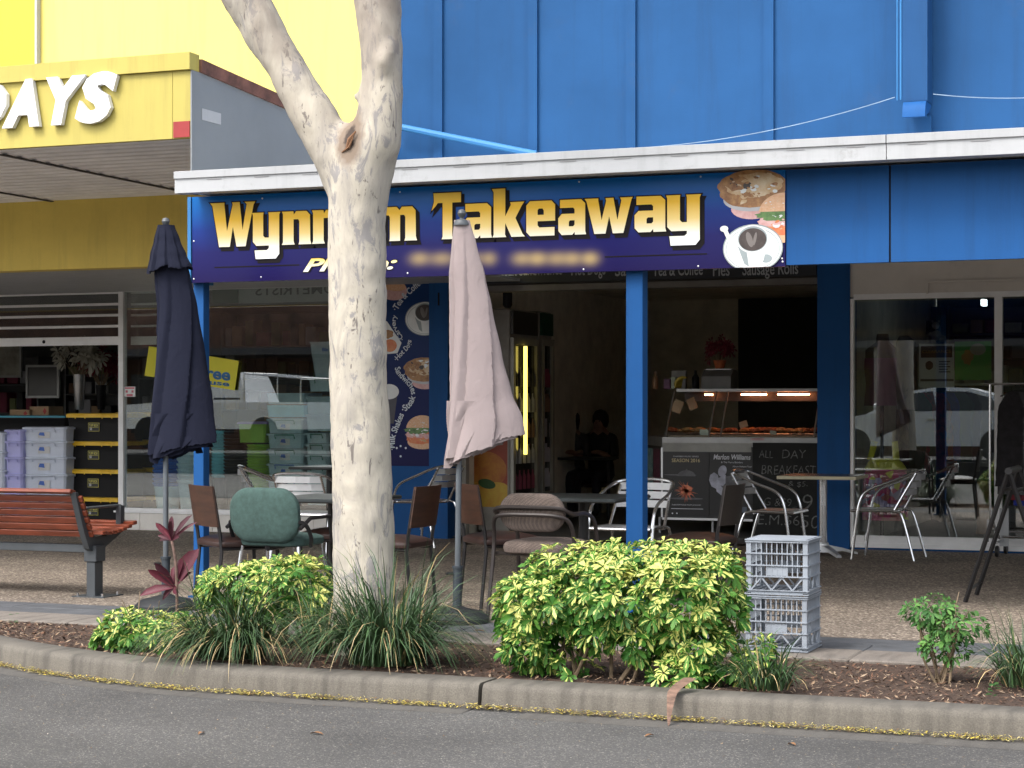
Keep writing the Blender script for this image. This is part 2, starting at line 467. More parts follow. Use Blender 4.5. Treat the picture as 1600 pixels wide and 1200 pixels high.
# catenary wires
def wire(a, b_, sag, r, name, m, parent):
    pts = [a.lerp(b_, i / 16) - Vector((0, 0, sag * 4 * (i / 16) * (1 - i / 16))) for i in range(17)]
    w_ = MB(); w_.tube(pts, r, 5); return w_.build(name, m, parent)
M_wire = mat('pale_wire', (0.22, 0.3, 0.4), 0.6)
wire(P(985, 232, YB - 0.1), P(1398, 152, YB - 0.35), 0.07, 0.0035, 'wire', M_wire, take)
wire(P(1458, 147, YB - 0.35), P(1640, 151, YB - 0.2), 0.02, 0.0035, 'wire', M_wire, take)
# side wall above the neighbour line, with flashing running down it
def PX(px, py, X):
    u = (px - 800) / F; v = (HOR - py) / F
    t = X / (-SY + u * CY)
    return Vector((X, t * (CY + u * SY), H + t * v))
b = MB(); p0 = P(618, 197, YB - .12); p1 = P(838, 241, YB - .12); b.tube([p0, p1], 0.028, 8); b.build('flashing_pipe', M_bluelt, take)
# awning
aw = MB(); aw.prism([(YG + 0.02, GZb + 0.02), (YS, GZb + 0.02), (YS, GZb + 0.12), (YG + 0.02, GZt - 0.04)], P(273, 290, YG).x + 0.02, XR, 'x')
awn = aw.build('awning', mat('awning_sheet', (0.78, 0.78, 0.76), 0.6, var=0.1), take)
gx0 = P(273, 290, YG).x
xj = P(1385, 240, YG).x
for (a_, c_) in ((gx0, xj - 0.003), (xj + 0.003, XR)):
    b = MB()
    b.prism([(YG, GZb), (YG, GZt - 0.055), (YG - 0.012, GZt - 0.05), (YG - 0.014, GZt - 0.004), (YG, GZt), (YG + 0.03, GZt - 0.01), (YG + 0.14, GZt - 0.02), (YG + 0.14, GZb + .012), (YG + 0.11, GZb)], a_, c_, 'x')
    b.build('gutter', M_white, awn, angle=20)
xx = gx0 + 0.25
while xx < 4:                                  # small lap marks along the gutter's bead
    zb_ = GZt - 0.058
    b = MB(); b.box(xx, xx + 0.11, YG - 0.004, YG - 0.0005, zb_ - 0.008, zb_ - 0.003); xx += 0.36; b.build('gutter_slot', mat('gutter_shadowgap', (0.3, 0.3, 0.3), 0.7), awn)
# blue fascia to the right of the signboard
xf = P(1390, 300, YSG).x
for (a_, c_) in ((SX1 + 0.004, xf - 0.006), (xf + 0.006, XR)):
    b = MB(); b.box(a_, c_, YSG + 0.01, YSG + 0.06, SZb + 0.01, SZt); b.build('fascia_panel', M_blue, awn)
b = MB(); b.box(xf - 0.006, xf + 0.006, YSG + 0.025, YSG + 0.058, SZb + 0.01, SZt); b.build('fascia_joint', M_black, awn)
b = MB(); b.box(SX0 - 0.03, SX0 - 0.004, YSG - 0.01, YSG + 0.3, SZb, SZt); b.build('end_cap', M_bluelt, awn)
b = MB(); b.box(SX0, XR, YSG + 0.07, YSG + 0.15, SZt - 0.1, GZb + 0.01); b.build('awning_beam', M_grey, awn)
# posts
for px0, px1 in ((302, 318), (978, 1004)):
    xa = P(px0, 700, YP).x; xb = P(px1, 700, YP).x
    b = MB(); b.bbox(xa, xb, YP, YP + (xb - xa), 0.004, SZb + 0.3, 0.004)
    b.box(xa - 0.03, xb + 0.03, YP - 0.02, YP + (xb - xa) + 0.02, 0.001, 0.012)
    b.build('awning_post', M_blue, take)
# shopfront at ground level
xW, xJ0, xJ1, xQ0, xQ1 = P(606, 600, YS).x, P(674, 600, YS).x, P(703, 600, YS).x, P(1278, 600, YS).x, P(1330, 600, YS).x
zHead = P(900, 443, YS).z
b = MB(); b.box(xW, xJ0 - 0.002, YS, YS + 0.15, 0.0, 2.7); b.build('blue_wall', M_blue, take)
b = MB(); b.box(xJ0, xJ1, YS - 0.06, YS + 0.16, 0.0, 2.7); b.build('door_jamb', M_blue, take)
b = MB(); b.box(xJ0 + .1, xJ1 - .09, YS - 0.066, YS - 0.0605, P(683, 478, YS).z, P(683, 458, YS).z); b.build('jamb_latch', M_black, take)
b = MB(); b.box(xQ0, xQ1 - 0.01, YS - 0.03, YS + 0.3, 0.0, 2.7); b.build('pier', M_blue, take)
b = MB(); b.box(xJ1, xQ0, YS + 0.02, YS + 0.2, zHead, 2.72); b.build('lintel', mat('dark_lintel', (0.06, 0.055, 0.05), 0.8), take)
b = MB(); b.box(xJ1, xQ0, YS - 0.01, YS + 0.21, zHead - 0.06, zHead - 0.002); b.build('door_track', mat('track_grey', (0.14, 0.13, 0.12), 0.6), take)
# interior
XI = xJ1 + 0.0
b = MB()
b.box(XI - 0.1, XI - 0.002, YS + 0.17, 24, 0, 2.75)
b.build('inner_wall', M_cream, take)
b = MB(); b.box(XI, xQ1, 24.0, 24.1, 0, 2.75); b.build('back_wall', M_dkwall, take)
b = MB(); b.box(xQ1 - 0.12, xQ1 - 0.02, YS + 0.31, 24, 0, 2.75); b.build('partition_wall', M_cream, take)
b = MB(); b.box(XI - 0.1, xQ1, YS + 0.2, 24, 2.73, 2.8); b.build('ceiling', M_cream, take)
ft = ground_strip('shop_floor', mat('grey_floor_tile', (0.14, 0.14, 0.14), 0.5, var=.15), lambda x: YS + 0.02, lambda x: 25.0, 0.02, 0.02, XL, XR, 3, 1)
b = MB(); b.box(P(1155, 600, 23.9).x, xQ1 - 0.13, 23.85, 23.99, 0, 2.72); b.build('dark_back_panel', mat('back_panel_dark', (0.02, 0.022, 0.024), 0.8), take)  # solid dark panel over the right part of the back wall

# ================================================================== signboard over the takeaway
def ramp_z(name, z0, z1, stops, rough=0.35, horiz=False):
    m, n, l, b = nt(name)
    g = n.new('ShaderNodeNewGeometry'); s = n.new('ShaderNodeSeparateXYZ'); l.new(g.outputs['Position'], s.inputs[0])
    mr = n.new('ShaderNodeMapRange'); mr.inputs[1].default_value = z0; mr.inputs[2].default_value = z1
    l.new(s.outputs[2], mr.inputs[0])
    cr = n.new('ShaderNodeValToRGB')
    while len(cr.color_ramp.elements) < len(stops): cr.color_ramp.elements.new(0.5)
    for i, (p, c) in enumerate(stops): cr.color_ramp.elements[i].position = p; cr.color_ramp.elements[i].color = c4(c)
    l.new(mr.outputs[0], cr.inputs[0]); l.new(cr.outputs[0], b.inputs['Base Color']); b.inputs['Roughness'].default_value = rough; b.inputs['Specular IOR Level'].default_value = .12
    return m
sign = thing('shop_sign', 'long dark blue signboard lettered Wynnum Takeaway with pie, burger and coffee pictures at its end', 'sign', (0, 0, 0))
BG_STOPS = [(0.0, (0.012, 0.008, 0.06)), (0.35, (0.014, 0.014, 0.1)), (0.6, (0.012, 0.035, 0.2)), (0.85, (0.008, 0.1, 0.36)), (1.0, (0.006, 0.13, 0.42))]
# faded number patch
def smudge(name, blobs, y, base):
    m, n, l, bs = nt(name)
    g = n.new('ShaderNodeNewGeometry'); s = n.new('ShaderNodeSeparateXYZ'); l.new(g.outputs['Position'], s.inputs[0])
    acc = None
    for (cx, cz, rx, rz, amp) in blobs:
        ax = n.new('ShaderNodeMath'); ax.operation = 'SUBTRACT'; l.new(s.outputs[0], ax.inputs[0]); ax.inputs[1].default_value = cx
        a2 = n.new('ShaderNodeMath'); a2.operation = 'DIVIDE'; l.new(ax.outputs[0], a2.inputs[0]); a2.inputs[1].default_value = rx
        a3 = n.new('ShaderNodeMath'); a3.operation = 'POWER'; l.new(a2.outputs[0], a3.inputs[0]); a3.inputs[1].default_value = 2
        az = n.new('ShaderNodeMath'); az.operation = 'SUBTRACT'; l.new(s.outputs[2], az.inputs[0]); az.inputs[1].default_value = cz
        b2 = n.new('ShaderNodeMath'); b2.operation = 'DIVIDE'; l.new(az.outputs[0], b2.inputs[0]); b2.inputs[1].default_value = rz
        b3 = n.new('ShaderNodeMath'); b3.operation = 'POWER'; l.new(b2.outputs[0], b3.inputs[0]); b3.inputs[1].default_value = 2
        sm = n.new('ShaderNodeMath'); sm.operation = 'ADD'; l.new(a3.outputs[0], sm.inputs[0]); l.new(b3.outputs[0], sm.inputs[1])
        ng = n.new('ShaderNodeMath'); ng.operation = 'MULTIPLY'; l.new(sm.outputs[0], ng.inputs[0]); ng.inputs[1].default_value = -1
        ex = n.new('ShaderNodeMath'); ex.operation = 'EXPONENT'; l.new(ng.outputs[0], ex.inputs[0])
        mu = n.new('ShaderNodeMath'); mu.operation = 'MULTIPLY'; l.new(ex.outputs[0], mu.inputs[0]); mu.inputs[1].default_value = amp
        if acc is None: acc = mu
        else:
            ad = n.new('ShaderNodeMath'); ad.operation = 'ADD'; ad.use_clamp = True; l.new(acc.outputs[0], ad.inputs[0]); l.new(mu.outputs[0], ad.inputs[1]); acc = ad
    mx = n.new('ShaderNodeMix'); mx.data_type = 'RGBA'; l.new(acc.outputs[0], mx.inputs[0]); mx.inputs[7].default_value = (0.55, 0.4, 0.16, 1)
    mr = n.new('ShaderNodeMapRange'); mr.inputs[1].default_value = SZb; mr.inputs[2].default_value = SZt; l.new(s.outputs[2], mr.inputs[0])
    cr = n.new('ShaderNodeValToRGB')
    for i, (p_, c_) in enumerate(BG_STOPS):
        if i > 1: cr.color_ramp.elements.new(.5)
    for i, (p_, c_) in enumerate(BG_STOPS): cr.color_ramp.elements[i].position = p_; cr.color_ramp.elements[i].color = c4(c_)
    l.new(mr.outputs[0], cr.inputs[0]); l.new(cr.outputs[0], mx.inputs[6])
    l.new(mx.outputs[2], bs.inputs['Base Color']); bs.inputs['Roughness'].default_value = 0.25; bs.inputs['Specular IOR Level'].default_value = .12
    return m
bl = []
for cx, w_, a_ in ((655, 16, .5), (690, 20, .45), (735, 22, .45), (765, 12, .4), (815, 16, .5), (840, 14, .6), (870, 18, .5), (895, 14, .5), (922, 14, .65)):
    p = P(cx, 404, YSG); bl.append((p.x, p.z, w_ / ppm(cx, YSG), 10 / ppm(cx, YSG), a_))
M_signbg = smudge('signboard_print', bl, 0, (0.024, 0.016, 0.12))
b = MB(); b.box(SX0, SX1, YSG, YSG + 0.04, SZb, SZt); board = b.build('board', M_signbg, sign)
GL = {
'W': (150, [[(-4, 135), (47, 135), (47, 128), (56, 48), (76, 128), (74, 135), (101, 135), (111, 50), (126, 128), (118, 135), (156, 135), (150, 125), (122, 0), (90, 0), (77, 60), (66, 0), (28, 0), (4, 126)]]),
'y': (96, [[(-3, 100), (38, 100), (37, 92), (37, 30), (43, 24), (57, 24), (57, 92), (55, 100), (98, 100), (94, 92), (94, -26), (82, -40), (10, -40), (6, -14), (50, -14), (57, -8), (57, 0), (12, 0), (0, 12), (0, 92)]]),
'n': (96, [[(-4, 0), (0, 8), (0, 92), (-4, 100), (36, 100), (38, 90), (46, 100), (82, 100), (94, 88), (95, 12), (99, 0), (54, 0), (57, 8), (57, 70), (53, 76), (37, 76), (37, 10), (41, 0)]]),
'u': (96, [[(-3, 100), (38, 100), (37, 92), (37, 30), (43, 24), (57, 24), (57, 92), (55, 100), (98, 100), (94, 92), (94, 0), (60, 0), (57, 8), (49, 0), (12, 0), (0, 12), (0, 92)]]),
'm': (148, [[(-4, 0), (0, 8), (0, 92), (-4, 100), (36, 100), (38, 90), (46, 100), (80, 100), (90, 90), (98, 100), (134, 100), (146, 88), (147, 12), (151, 0), (107, 0), (110, 8), (110, 70), (106, 76), (92, 76), (92, 0), (54, 0), (56, 8), (56, 70), (52, 76), (37, 76), (37, 10), (41, 0)]]),
'T': (114, [[(0, 135), (114, 135), (114, 106), (78, 106), (78, 8), (82, 0), (34, 0), (38, 8), (38, 106), (18, 106), (8, 96), (-8, 84), (2, 110)]]),
'a': (94, [[(6, 100), (80, 100), (94, 88), (94, 10), (97, 0), (58, 0), (57, 8), (49, 0), (12, 0), (0, 12), (0, 48), (12, 60), (57, 60), (57, 72), (52, 77), (6, 77)], [(37, 24), (52, 24), (57, 29), (57, 41), (41, 41), (37, 37)]]),
'k': (100, [[(-6, 140), (38, 140), (38, 60), (56, 92), (54, 100), (100, 100), (92, 90), (71, 54), (94, 8), (102, 0), (58, 0), (38, 40), (37, 8), (41, 0), (-4, 0), (0, 8), (0, 130)]]),
'e': (94, [[(12, 100), (82, 100), (94, 88), (94, 42), (37, 42), (37, 30), (43, 24), (92, 24), (92, 0), (12, 0), (0, 12), (0, 88)], [(37, 60), (57, 60), (57, 72), (53, 78), (41, 78), (37, 74)]]),
'w': (138, [[(-4, 100), (38, 100), (38, 94), (48, 38), (62, 92), (60, 100), (84, 100), (96, 38), (108, 92), (104, 100), (142, 100), (138, 92), (114, 0), (82, 0), (71, 48), (60, 0), (26, 0), (2, 92)]]),
}
LET = [('W', 331, 397), ('y', 396, 438), ('n', 443, 486), ('n', 490, 533), ('u', 537, 580), ('m', 585, 651),
       ('T', 678, 721), ('a', 725, 768), ('k', 772, 820), ('e', 823, 868), ('a', 873, 915), ('w', 916, 987), ('a', 992, 1040), ('y', 1043, 1095)]
zb0 = P(750, 372, YSG).z; zx = P(750, 318, YSG).z - zb0; zsc = zx / 100.0
M_lett = ramp_z('letter_gradient', zb0 - 40 * zsc, zb0 + 135 * zsc, [(0.0, (0.8, 0.82, 0.85)), (0.2, (0.85, 0.82, 0.7)), (0.42, (0.85, 0.64, 0.24)), (0.7, (0.85, 0.5, 0.045)), (1.0, (0.88, 0.56, 0.07))], 0.35)
M_outl = mat('letter_outline', (0.01, 0.008, 0.008), 0.5, spec=.1)
front, outl, shad = MB(), MB(), MB()
for ch, a, c_ in LET:
    wdt, loops = GL[ch]
    x0 = P(a, 370, YSG).x; x1 = P(c_, 370, YSG).x; sx = (x1 - x0) / wdt
    for mb_, off, dx, dz, yy in ((front, 0.0, 0, 0, 0.0075), (outl, 3.4, 0, 0, 0.005), (shad, 4.0, 9, -9, 0.0025)):
        vs, fs = shape_geo(loops, off)
        mb_.add([(x0 + (v[0] + dx) * sx, YSG - yy, zb0 + (v[1] + dz) * zsc) for v in vs], fs)
for i_, mb_ in enumerate((shad, outl)):      # keep overlapping letter outlines from lying in one plane
    pass
shad.build('letter_shadow', mat('letter_drop', (0.012, 0.01, 0.012), 0.6, spec=.1), sign)
outl.build('letter_outline', M_outl, sign)
front.build('sign_lettering', M_lett, sign)
# Phone:
zp0 = P(550, 423, YSG).z; zp1 = P(550, 402, YSG).z
M_ph = ramp_z('phone_gradient', zp0, zp1, [(0, (0.85, 0.84, 0.75)), (0.5, (0.85, 0.75, 0.45)), (1, (0.82, 0.55, 0.12))], 0.35)
xpa, xpb = P(474, 412, YSG).x, P(621, 412, YSG).x
b = MB(); wall_text(b, 'Phone:', xpa, zp0, YSG - 0.0055, xpb - xpa, zp1 - zp0, shear=0.35, offset=0.028); ph = b.build('phone_lettering', M_ph, sign)
b = MB(); wall_text(b, 'Phone:', xpa - .006, zp0 - 0.006, YSG - 0.003, xpb - xpa + 0.012, zp1 - zp0 + .012, shear=0.35, offset=0.06); b.build('phone_outline', M_outl, sign)
b = MB()
za = P(1060, 398, YSG).z; b.box(P(945, 398, YSG).x, P(1105, 398, YSG).x, YSG - 0.0015, YSG - 0.0005, za - .004, za + .004)
za = P(400, 416, YSG).z; b.box(P(335, 416, YSG).x, P(468, 416, YSG).x, YSG - 0.0015, YSG - 0.0005, za - .004, za + .004)
b.build('sign_rule', M_outl, sign)
b = MB()
for px, py in ((303, 377), (303, 436), (408, 433), (637, 427), (736, 424), (912, 421), (1091, 416), (1223, 409), (410, 310), (625, 300), (905, 284), (1095, 276), (1222, 404)):
    p = P(px, py, YSG); b.lathe([(0.006, -.001), (0.006, .003), (.003, .004)], 8, M=Matrix.Translation((p.x, YSG, p.z)) @ Matrix.Rotation(R(90), 4, 'X'))
b.build('screw_head', M_alu, sign)
# food pictures
M_crust = mat('pie_crust_print', (0.5, 0.26, 0.09), 0.4, var=0.3, scale=22, col2=(0.2, 0.07, 0.02))
M_pietop = mat('pie_top_print', (0.72, 0.6, 0.42), 0.4, scale=14, col2=(0.5, 0.28, 0.1))
M_tin = mat('foil_print', (0.5, 0.5, 0.52), 0.4)
M_pink = mat('ham_print', (0.6, 0.3, 0.28), 0.4, scale=25, col2=(0.75, 0.5, 0.48))
M_bun = mat('bun_print', (0.65, 0.33, 0.16), 0.4, scale=60, col2=(0.75, 0.5, 0.32))
M_lett2 = mat('lettuce_print', (0.16, 0.3, 0.08), 0.4, scale=30, col2=(0.04, 0.12, 0.03))
M_tom = mat('tomato_print', (0.65, 0.12, 0.04), 0.4, scale=20, col2=(0.7, 0.28, 0.1))
M_china = mat('china_print', (0.75, 0.77, 0.77), 0.35, var=0.06, scale=8)
M_china2 = mat('china_shade_print', (0.3, 0.35, 0.36), 0.4)
M_coffee = mat('coffee_print', (0.02, 0.012, 0.01), 0.4, scale=12, col2=(0.07, 0.05, 0.045))
def speck(mb, cx, cz, rx, rz, n, s, y, ks, xmax, seed=1):
    rn = random.Random(seed)
    for i in range(n):
        a = rn.uniform(0, 6.28); q = math.sqrt(rn.random()); x = cx + rx * q * math.cos(a); z = cz + rz * q * math.sin(a); w = s * rn.uniform(.4, 1.3)
        if x + w < xmax: wall_poly(mb, ell(x, z, w, w * rn.uniform(.3, .7), 7, rot=rn.uniform(-.5, .5), wob=.4, seed=i), y - i * .00002, ks[i % len(ks)])
def pie(mb, cx, cz, r, y, xmax=1e9):
    wall_poly(mb, ell(cx, cz - .62 * r, .62 * r, .3 * r, 24, xmax=xmax), y - .0005, 4)
    wall_poly(mb, ell(cx, cz - .36 * r, .84 * r, .34 * r, 30, xmax=xmax), y - .0012, 2)
    wall_poly(mb, ell(cx, cz - .18 * r, .93 * r, .42 * r, 34, xmax=xmax, wob=.05), y - .0019, 0)
    wall_poly(mb, ell(cx, cz, r, .46 * r, 36, xmax=xmax, wob=.05), y - .0026, 0)
    wall_poly(mb, ell(cx + .05 * r, cz + .03 * r, .82 * r, .34 * r, 30, xmax=xmax, wob=.12), y - .0033, 1)
    wall_poly(mb, ell(cx - .5 * r, cz + .1 * r, .35 * r, .2 * r, 14, xmax=xmax, wob=.4), y - .004, 0)
    wall_poly(mb, ell(cx - .15 * r, cz + .02 * r, .12 * r, .1 * r, 10, xmax=xmax, wob=.4), y - .0047, 5)
    speck(mb, cx + .1 * r, cz + .04 * r, .75 * r, .3 * r, 34, .09 * r, y - .0049, [9, 1, 0, 1], xmax, 3); speck(mb, cx, cz - .3 * r, .85 * r, .14 * r, 24, .08 * r, y - .0049, [1, 0, 0], xmax, 4); speck(mb, cx - .45 * r, cz + .12 * r, .3 * r, .18 * r, 10, .1 * r, y - .006, [5, 0, 0], xmax, 6)
def burger(mb, cx, cz, r, y, xmax=1e9):
    wall_poly(mb, ell(cx, cz - .62 * r, .85 * r, .38 * r, 24, xmax=xmax), y - .0005, 6)
    wall_poly(mb, ell(cx, cz - .42 * r, .95 * r, .3 * r, 24, xmax=xmax, wob=.2, seed=4), y - .0012, 8)
    wall_poly(mb, ell(cx, cz - .22 * r, r, .2 * r, 24, xmax=xmax, wob=.25, seed=2), y - .0019, 4)
    wall_poly(mb, ell(cx, cz - .02 * r, .98 * r, .2 * r, 26, xmax=xmax, wob=.4, seed=3), y - .0026, 7)
    wall_poly(mb, ell(cx, cz + .05 * r, .92 * r, .72 * r, 24, 5, 175, xmax=xmax), y - .0033, 6)
    speck(mb, cx, cz + .4 * r, .75 * r, .28 * r, 40, .035 * r, y - .004, [1, 9], xmax, 5); speck(mb, cx, cz - .02 * r, .9 * r, .1 * r, 18, .1 * r, y - .004, [7, 7, 9], xmax, 7); speck(mb, cx, cz - .3 * r, .9 * r, .12 * r, 22, .12 * r, y - .004, [4, 9, 8], xmax, 8); speck(mb, cx, cz - .5 * r, .85 * r, .12 * r, 16, .1 * r, y - .004, [8, 1], xmax, 9)
def cup(mb, cx, cz, r, y, xmax=1e9, spoon=True, zmin=-1e9):
    wall_poly(mb, ell(cx, cz, r, .78 * r, 40, xmax=xmax, zmin=zmin), y - .0005, 10)
    wall_poly(mb, ell(cx, cz, .96 * r, .74 * r, 40, xmax=xmax, zmin=zmin), y - .0012, 9)
    wall_poly(mb, ell(cx, cz - .02 * r, .9 * r, .68 * r, 40, xmax=xmax, zmin=zmin), y - .0019, 10)
    wall_poly(mb, ell(cx, cz - .02 * r, .88 * r, .66 * r, 40, xmax=xmax, zmin=zmin), y - .0026, 9)
    wall_poly(mb, ell(cx + .45 * r, cz - .35 * r, .2 * r, .14 * r, 16, xmax=xmax, zmin=zmin), y - .0033, 10)
    wall_poly(mb, [(max(min(a, xmax), -1e9), max(c_, zmin)) for a, c_ in [(cx - .5 * r, cz + .3 * r), (cx - .3 * r, cz - .5 * r), (cx - .1 * r, cz - .62 * r), (cx + .2 * r, cz - .62 * r), (cx + .36 * r, cz - .4 * r), (cx + .52 * r, cz + .3 * r)]], y - .004, 9)
    wall_poly(mb, ell(cx, cz + .3 * r, .54 * r, .46 * r, 34, xmax=xmax), y - .0047, 9)
    wall_poly(mb, ell(cx, cz + .3 * r, .49 * r, .41 * r, 34, xmax=xmax), y - .0054, 10)
    wall_poly(mb, ell(cx, cz + .28 * r, .46 * r, .37 * r, 34, xmax=xmax), y - .0061, 5)
    wall_poly(mb, ell(cx - .1 * r, cz + .28 * r, .1 * r, .26 * r, 16, xmax=xmax, rot=.3), y - .0066, 12); wall_poly(mb, ell(cx + .08 * r, cz + .3 * r, .05 * r, .22 * r, 14, xmax=xmax, rot=-.2), y - .0066, 12)
    wall_poly(mb, [(max(min(a, xmax), -1e9), max(c_, zmin)) for a, c_ in [(cx - .5 * r, cz + .08 * r), (cx - .28 * r, cz - .5 * r), (cx - .12 * r, cz - .6 * r), (cx - .2 * r, cz - .1 * r)]], y - .0044, 10)
    if spoon:
        wall_poly(mb, [(cx - 1.0 * r, cz + .62 * r), (cx - .88 * r, cz + .7 * r), (cx - .42 * r, cz - .3 * r), (cx - .52 * r, cz - .38 * r)], y - .0061, 9)
        wall_poly(mb, ell(cx - .95 * r, cz + .66 * r, .14 * r, .1 * r, 14), y - .0068, 9)
FOOD = [M_crust, M_pietop, M_tin, M_bun, M_pink, M_coffee, M_bun, M_lett2, M_tom, M_china, M_china2, M_coffee, mat('steam_print', (0.16, 0.14, 0.13), 0.5)]
S_ = 1 / ppm(1180, YSG)
b = MB(); p = P(1176, 291, YSG); pie(b, p.x, p.z, 56 * S_, YSG, SX1); b.build('pie_picture', FOOD, sign, smooth=False)
b = MB(); p = P(1226, 335, YSG); burger(b, p.x, p.z, 44 * S_, YSG - 0.006, SX1); b.build('burger_picture', FOOD, sign, smooth=False)
b = MB(); p = P(1177, 388, YSG); cup(b, p.x, p.z, 48 * S_, YSG - 0.012, SX1, zmin=SZb); b.build('coffee_picture', FOOD, sign, smooth=False)

# ================================================================== the discount store on the left
M_yelb = paint('yellow_wall_paint', (0.74, 0.62, 0.17), 0.6, 0.03, 0.03, 0.5)
M_yelf = paint('yellow_fascia_paint', (0.47, 0.395, 0.1), 0.55, 0.06, 0.04, 0.8)
M_yelk = paint('mustard_paint', (0.72, 0.56, 0.13), 0.6, 0.1, 0.06, 1.5)
M_rust = mat('rusty_flashing', (0.16, 0.07, 0.05), 0.8, var=0.35, scale=6)
disc = thing('discount_store', 'yellow discount store with a deep yellow awning, corrugated soffit and half lowered see-through shutter', 'building', (0, 0, 0))
FZt, FZb = P(300, 82, YSG).z, P(298, 215, YSG).z
KZ = P(150, 419, YB).z
b = MB(); b.box(XL - 6, XC, YB + 0.01, YB + 0.2, FZb + 0.1, 9.0); b.build('upper_wall', M_yelb, disc)
b = MB(); b.box(XL - 6, XC - 0.002, YB + 0.0, YB + 0.2, KZ, FZb + 0.098); b.build('lower_fascia', M_yelk, disc)
b = MB(); b.box(XL, XC - .01, YB + 0.201, YS + 0.2, KZ + 0.005, KZ + 0.03); b.build('bulkhead_soffit', M_white, disc)
b = MB()
b.box(XL, XC - 0.012, YSG, YSG + 0.05, FZb, FZt - 0.12)
b.box(XC - 0.16, XC - 0.155, YSG - 0.004, YSG - 0.001, FZb, FZt - 0.12)
fas = b.build('awning_fascia', M_yelf, disc)
b = MB(); b.box(XL, XC - 0.002, YSG - 0.03, YSG + 0.1, FZt - 0.118, FZt); b.build('capping', M_yelf, fas)
b = MB(); b.prism([(YSG - .002, GZb + .05), (YB, GZb + .05), (YB, FZt - .285), (YSG + .1, FZt - .121), (YSG - .002, FZt - .121)], XC - 0.011, XC, 'x'); b.build('awning_side', mat('side_sheet', (0.2, 0.215, 0.225), 0.55, 0, 0.06, 1.0, dirt=0.1), disc)
b = MB(); b.prism([(YSG + 0.1, FZt - 0.12), (YB - .002, FZt - 0.3), (YB - .002, FZt - 0.22), (YSG + 0.1, FZt - 0.03)], XC - 0.1, XC + 0.02, 'x'); b.build('side_flashing', M_rust, disc)
b = MB(); b.box(XC - 0.145, XC - 0.015, YSG - 0.008, YSG - 0.001, FZb + 0.005, FZb + 0.115); b.build('red_marker', mat('red_tin', (0.3, 0.02, 0.02), 0.5), disc)
b = MB(); q = PX(330, 180, XC); b.box(XC + 0.001, XC + 0.004, q.y - 0.13, q.y + .13, q.z - 0.05, q.z + 0.03); b.build('paper_scrap', M_white, disc)
# corrugated soffit: ribs along the shopfront
prof = []; y = YSG + 0.05; i = 0
pts = []
while y < YB:
    for dy, dz in ((0, 0), (0.07, 0), (0.10, 0.012), (0.16, 0.012), (0.18, 0)): pts.append((y + dy, FZb + 0.02 + dz))
    y += 0.18
vs = []; fs = []
for (yy, zz) in pts: vs += [(XL, yy, zz), (XC - 0.012, yy, zz)]
for i in range(len(pts) - 1): fs.append((2 * i, 2 * i + 1, 2 * i + 3, 2 * i + 2))
b = MB(); b.add(vs, fs); sof = b.build('soffit_sheet', mat('soffit_paint', (0.84, 0.84, 0.83), 0.6, 0.0, var=0.08, scale=3), disc, smooth=False)
b = MB(); b.box(XL, XC - 0.02, YSG + .06, YB, FZb + 0.2, FZb + 0.25); b.build('roof_sheet', M_grey, disc)
for (a, c_) in (((18, 243), (267, 298)), ((-100, 283), (92, 318))):
    z = FZb + 0.012
    def hit(px, py):
        u = (px - 800) / F; v = (HOR - py) / F; t = (z - H) / v
        return Vector((t * (-SY + u * CY), t * (CY + u * SY), z))
    p0, p1 = hit(*a), hit(*c_)
    xm = (p0.x + p1.x) / 2
    b = MB(); b.box(xm - 0.02, xm + 0.02, YSG + 0.35, YB - 0.05, z - 0.002, z + 0.006); b.build('sheet_lap', mat('lap_seam_dark', (0.06, 0.055, 0.05), 0.9), sof)  # dark seam strip along the sheet lap
# raised letters
let = thing('fascia_lettering', 'raised white slanted capital letters DAYS on the yellow awning fascia', 'lettering', (0, 0, 0))
M_letw = mat('white_letter', (0.75, 0.76, 0.78), 0.5, var=0.02)
for ch, a, c_ in (('D', -68, 11), ('A', 4, 62), ('Y', 73, 135), ('S', 118, 184)):
    x0, x1 = P(a, 160, YSG - 0.04).x, P(c_, 160, YSG - 0.04).x
    z0, z1 = P(90, 197, YSG).z, P(90, 122, YSG).z
    if ch == 'S': z0, z1 = z0 - 0.005, z1 + 0.015
    vs, fs = norm_text(ch, x1 - x0, z1 - z0, shear=0.25, offset=0.058, extrude=0.02)
    b = MB(); b.add([(x0 + v[0], YSG - 0.03 - v[2], z0 + v[1]) for v in vs], fs); b.build('letter', M_letw, let, smooth=False)
# bright advertising panel high on the wall
pan = thing('wall_sign', 'brighter yellow sign panel with a blue letter high on the yellow wall', 'sign', (0, 0, 0))
xp = P(59, 40, YB).x
b = MB(); b.box(XL, xp, YB - 0.04, YB + 0.005, FZt - 0.3, 7.5); b.build('panel', mat('bright_yellow_panel', (0.85, 0.72, 0.03), 0.45, var=0.02), pan)
b = MB(); b.box(xp + 0.002, xp + 0.025, YB - 0.05, YB + 0.005, FZt - 0.3, 7.5); b.build('edge_trim', M_white, pan)
b = MB(); q = P(-23, 43, YB); q2 = P(3, 16, YB); wall_text(b, 'e', q.x, q.z, YB - 0.044, q2.x - q.x, P(3, 16, YB).z - q.z, offset=0.03)
b.build('panel_letter', mat('cyan_print', (0.02, 0.4, 0.65), 0.5), pan)
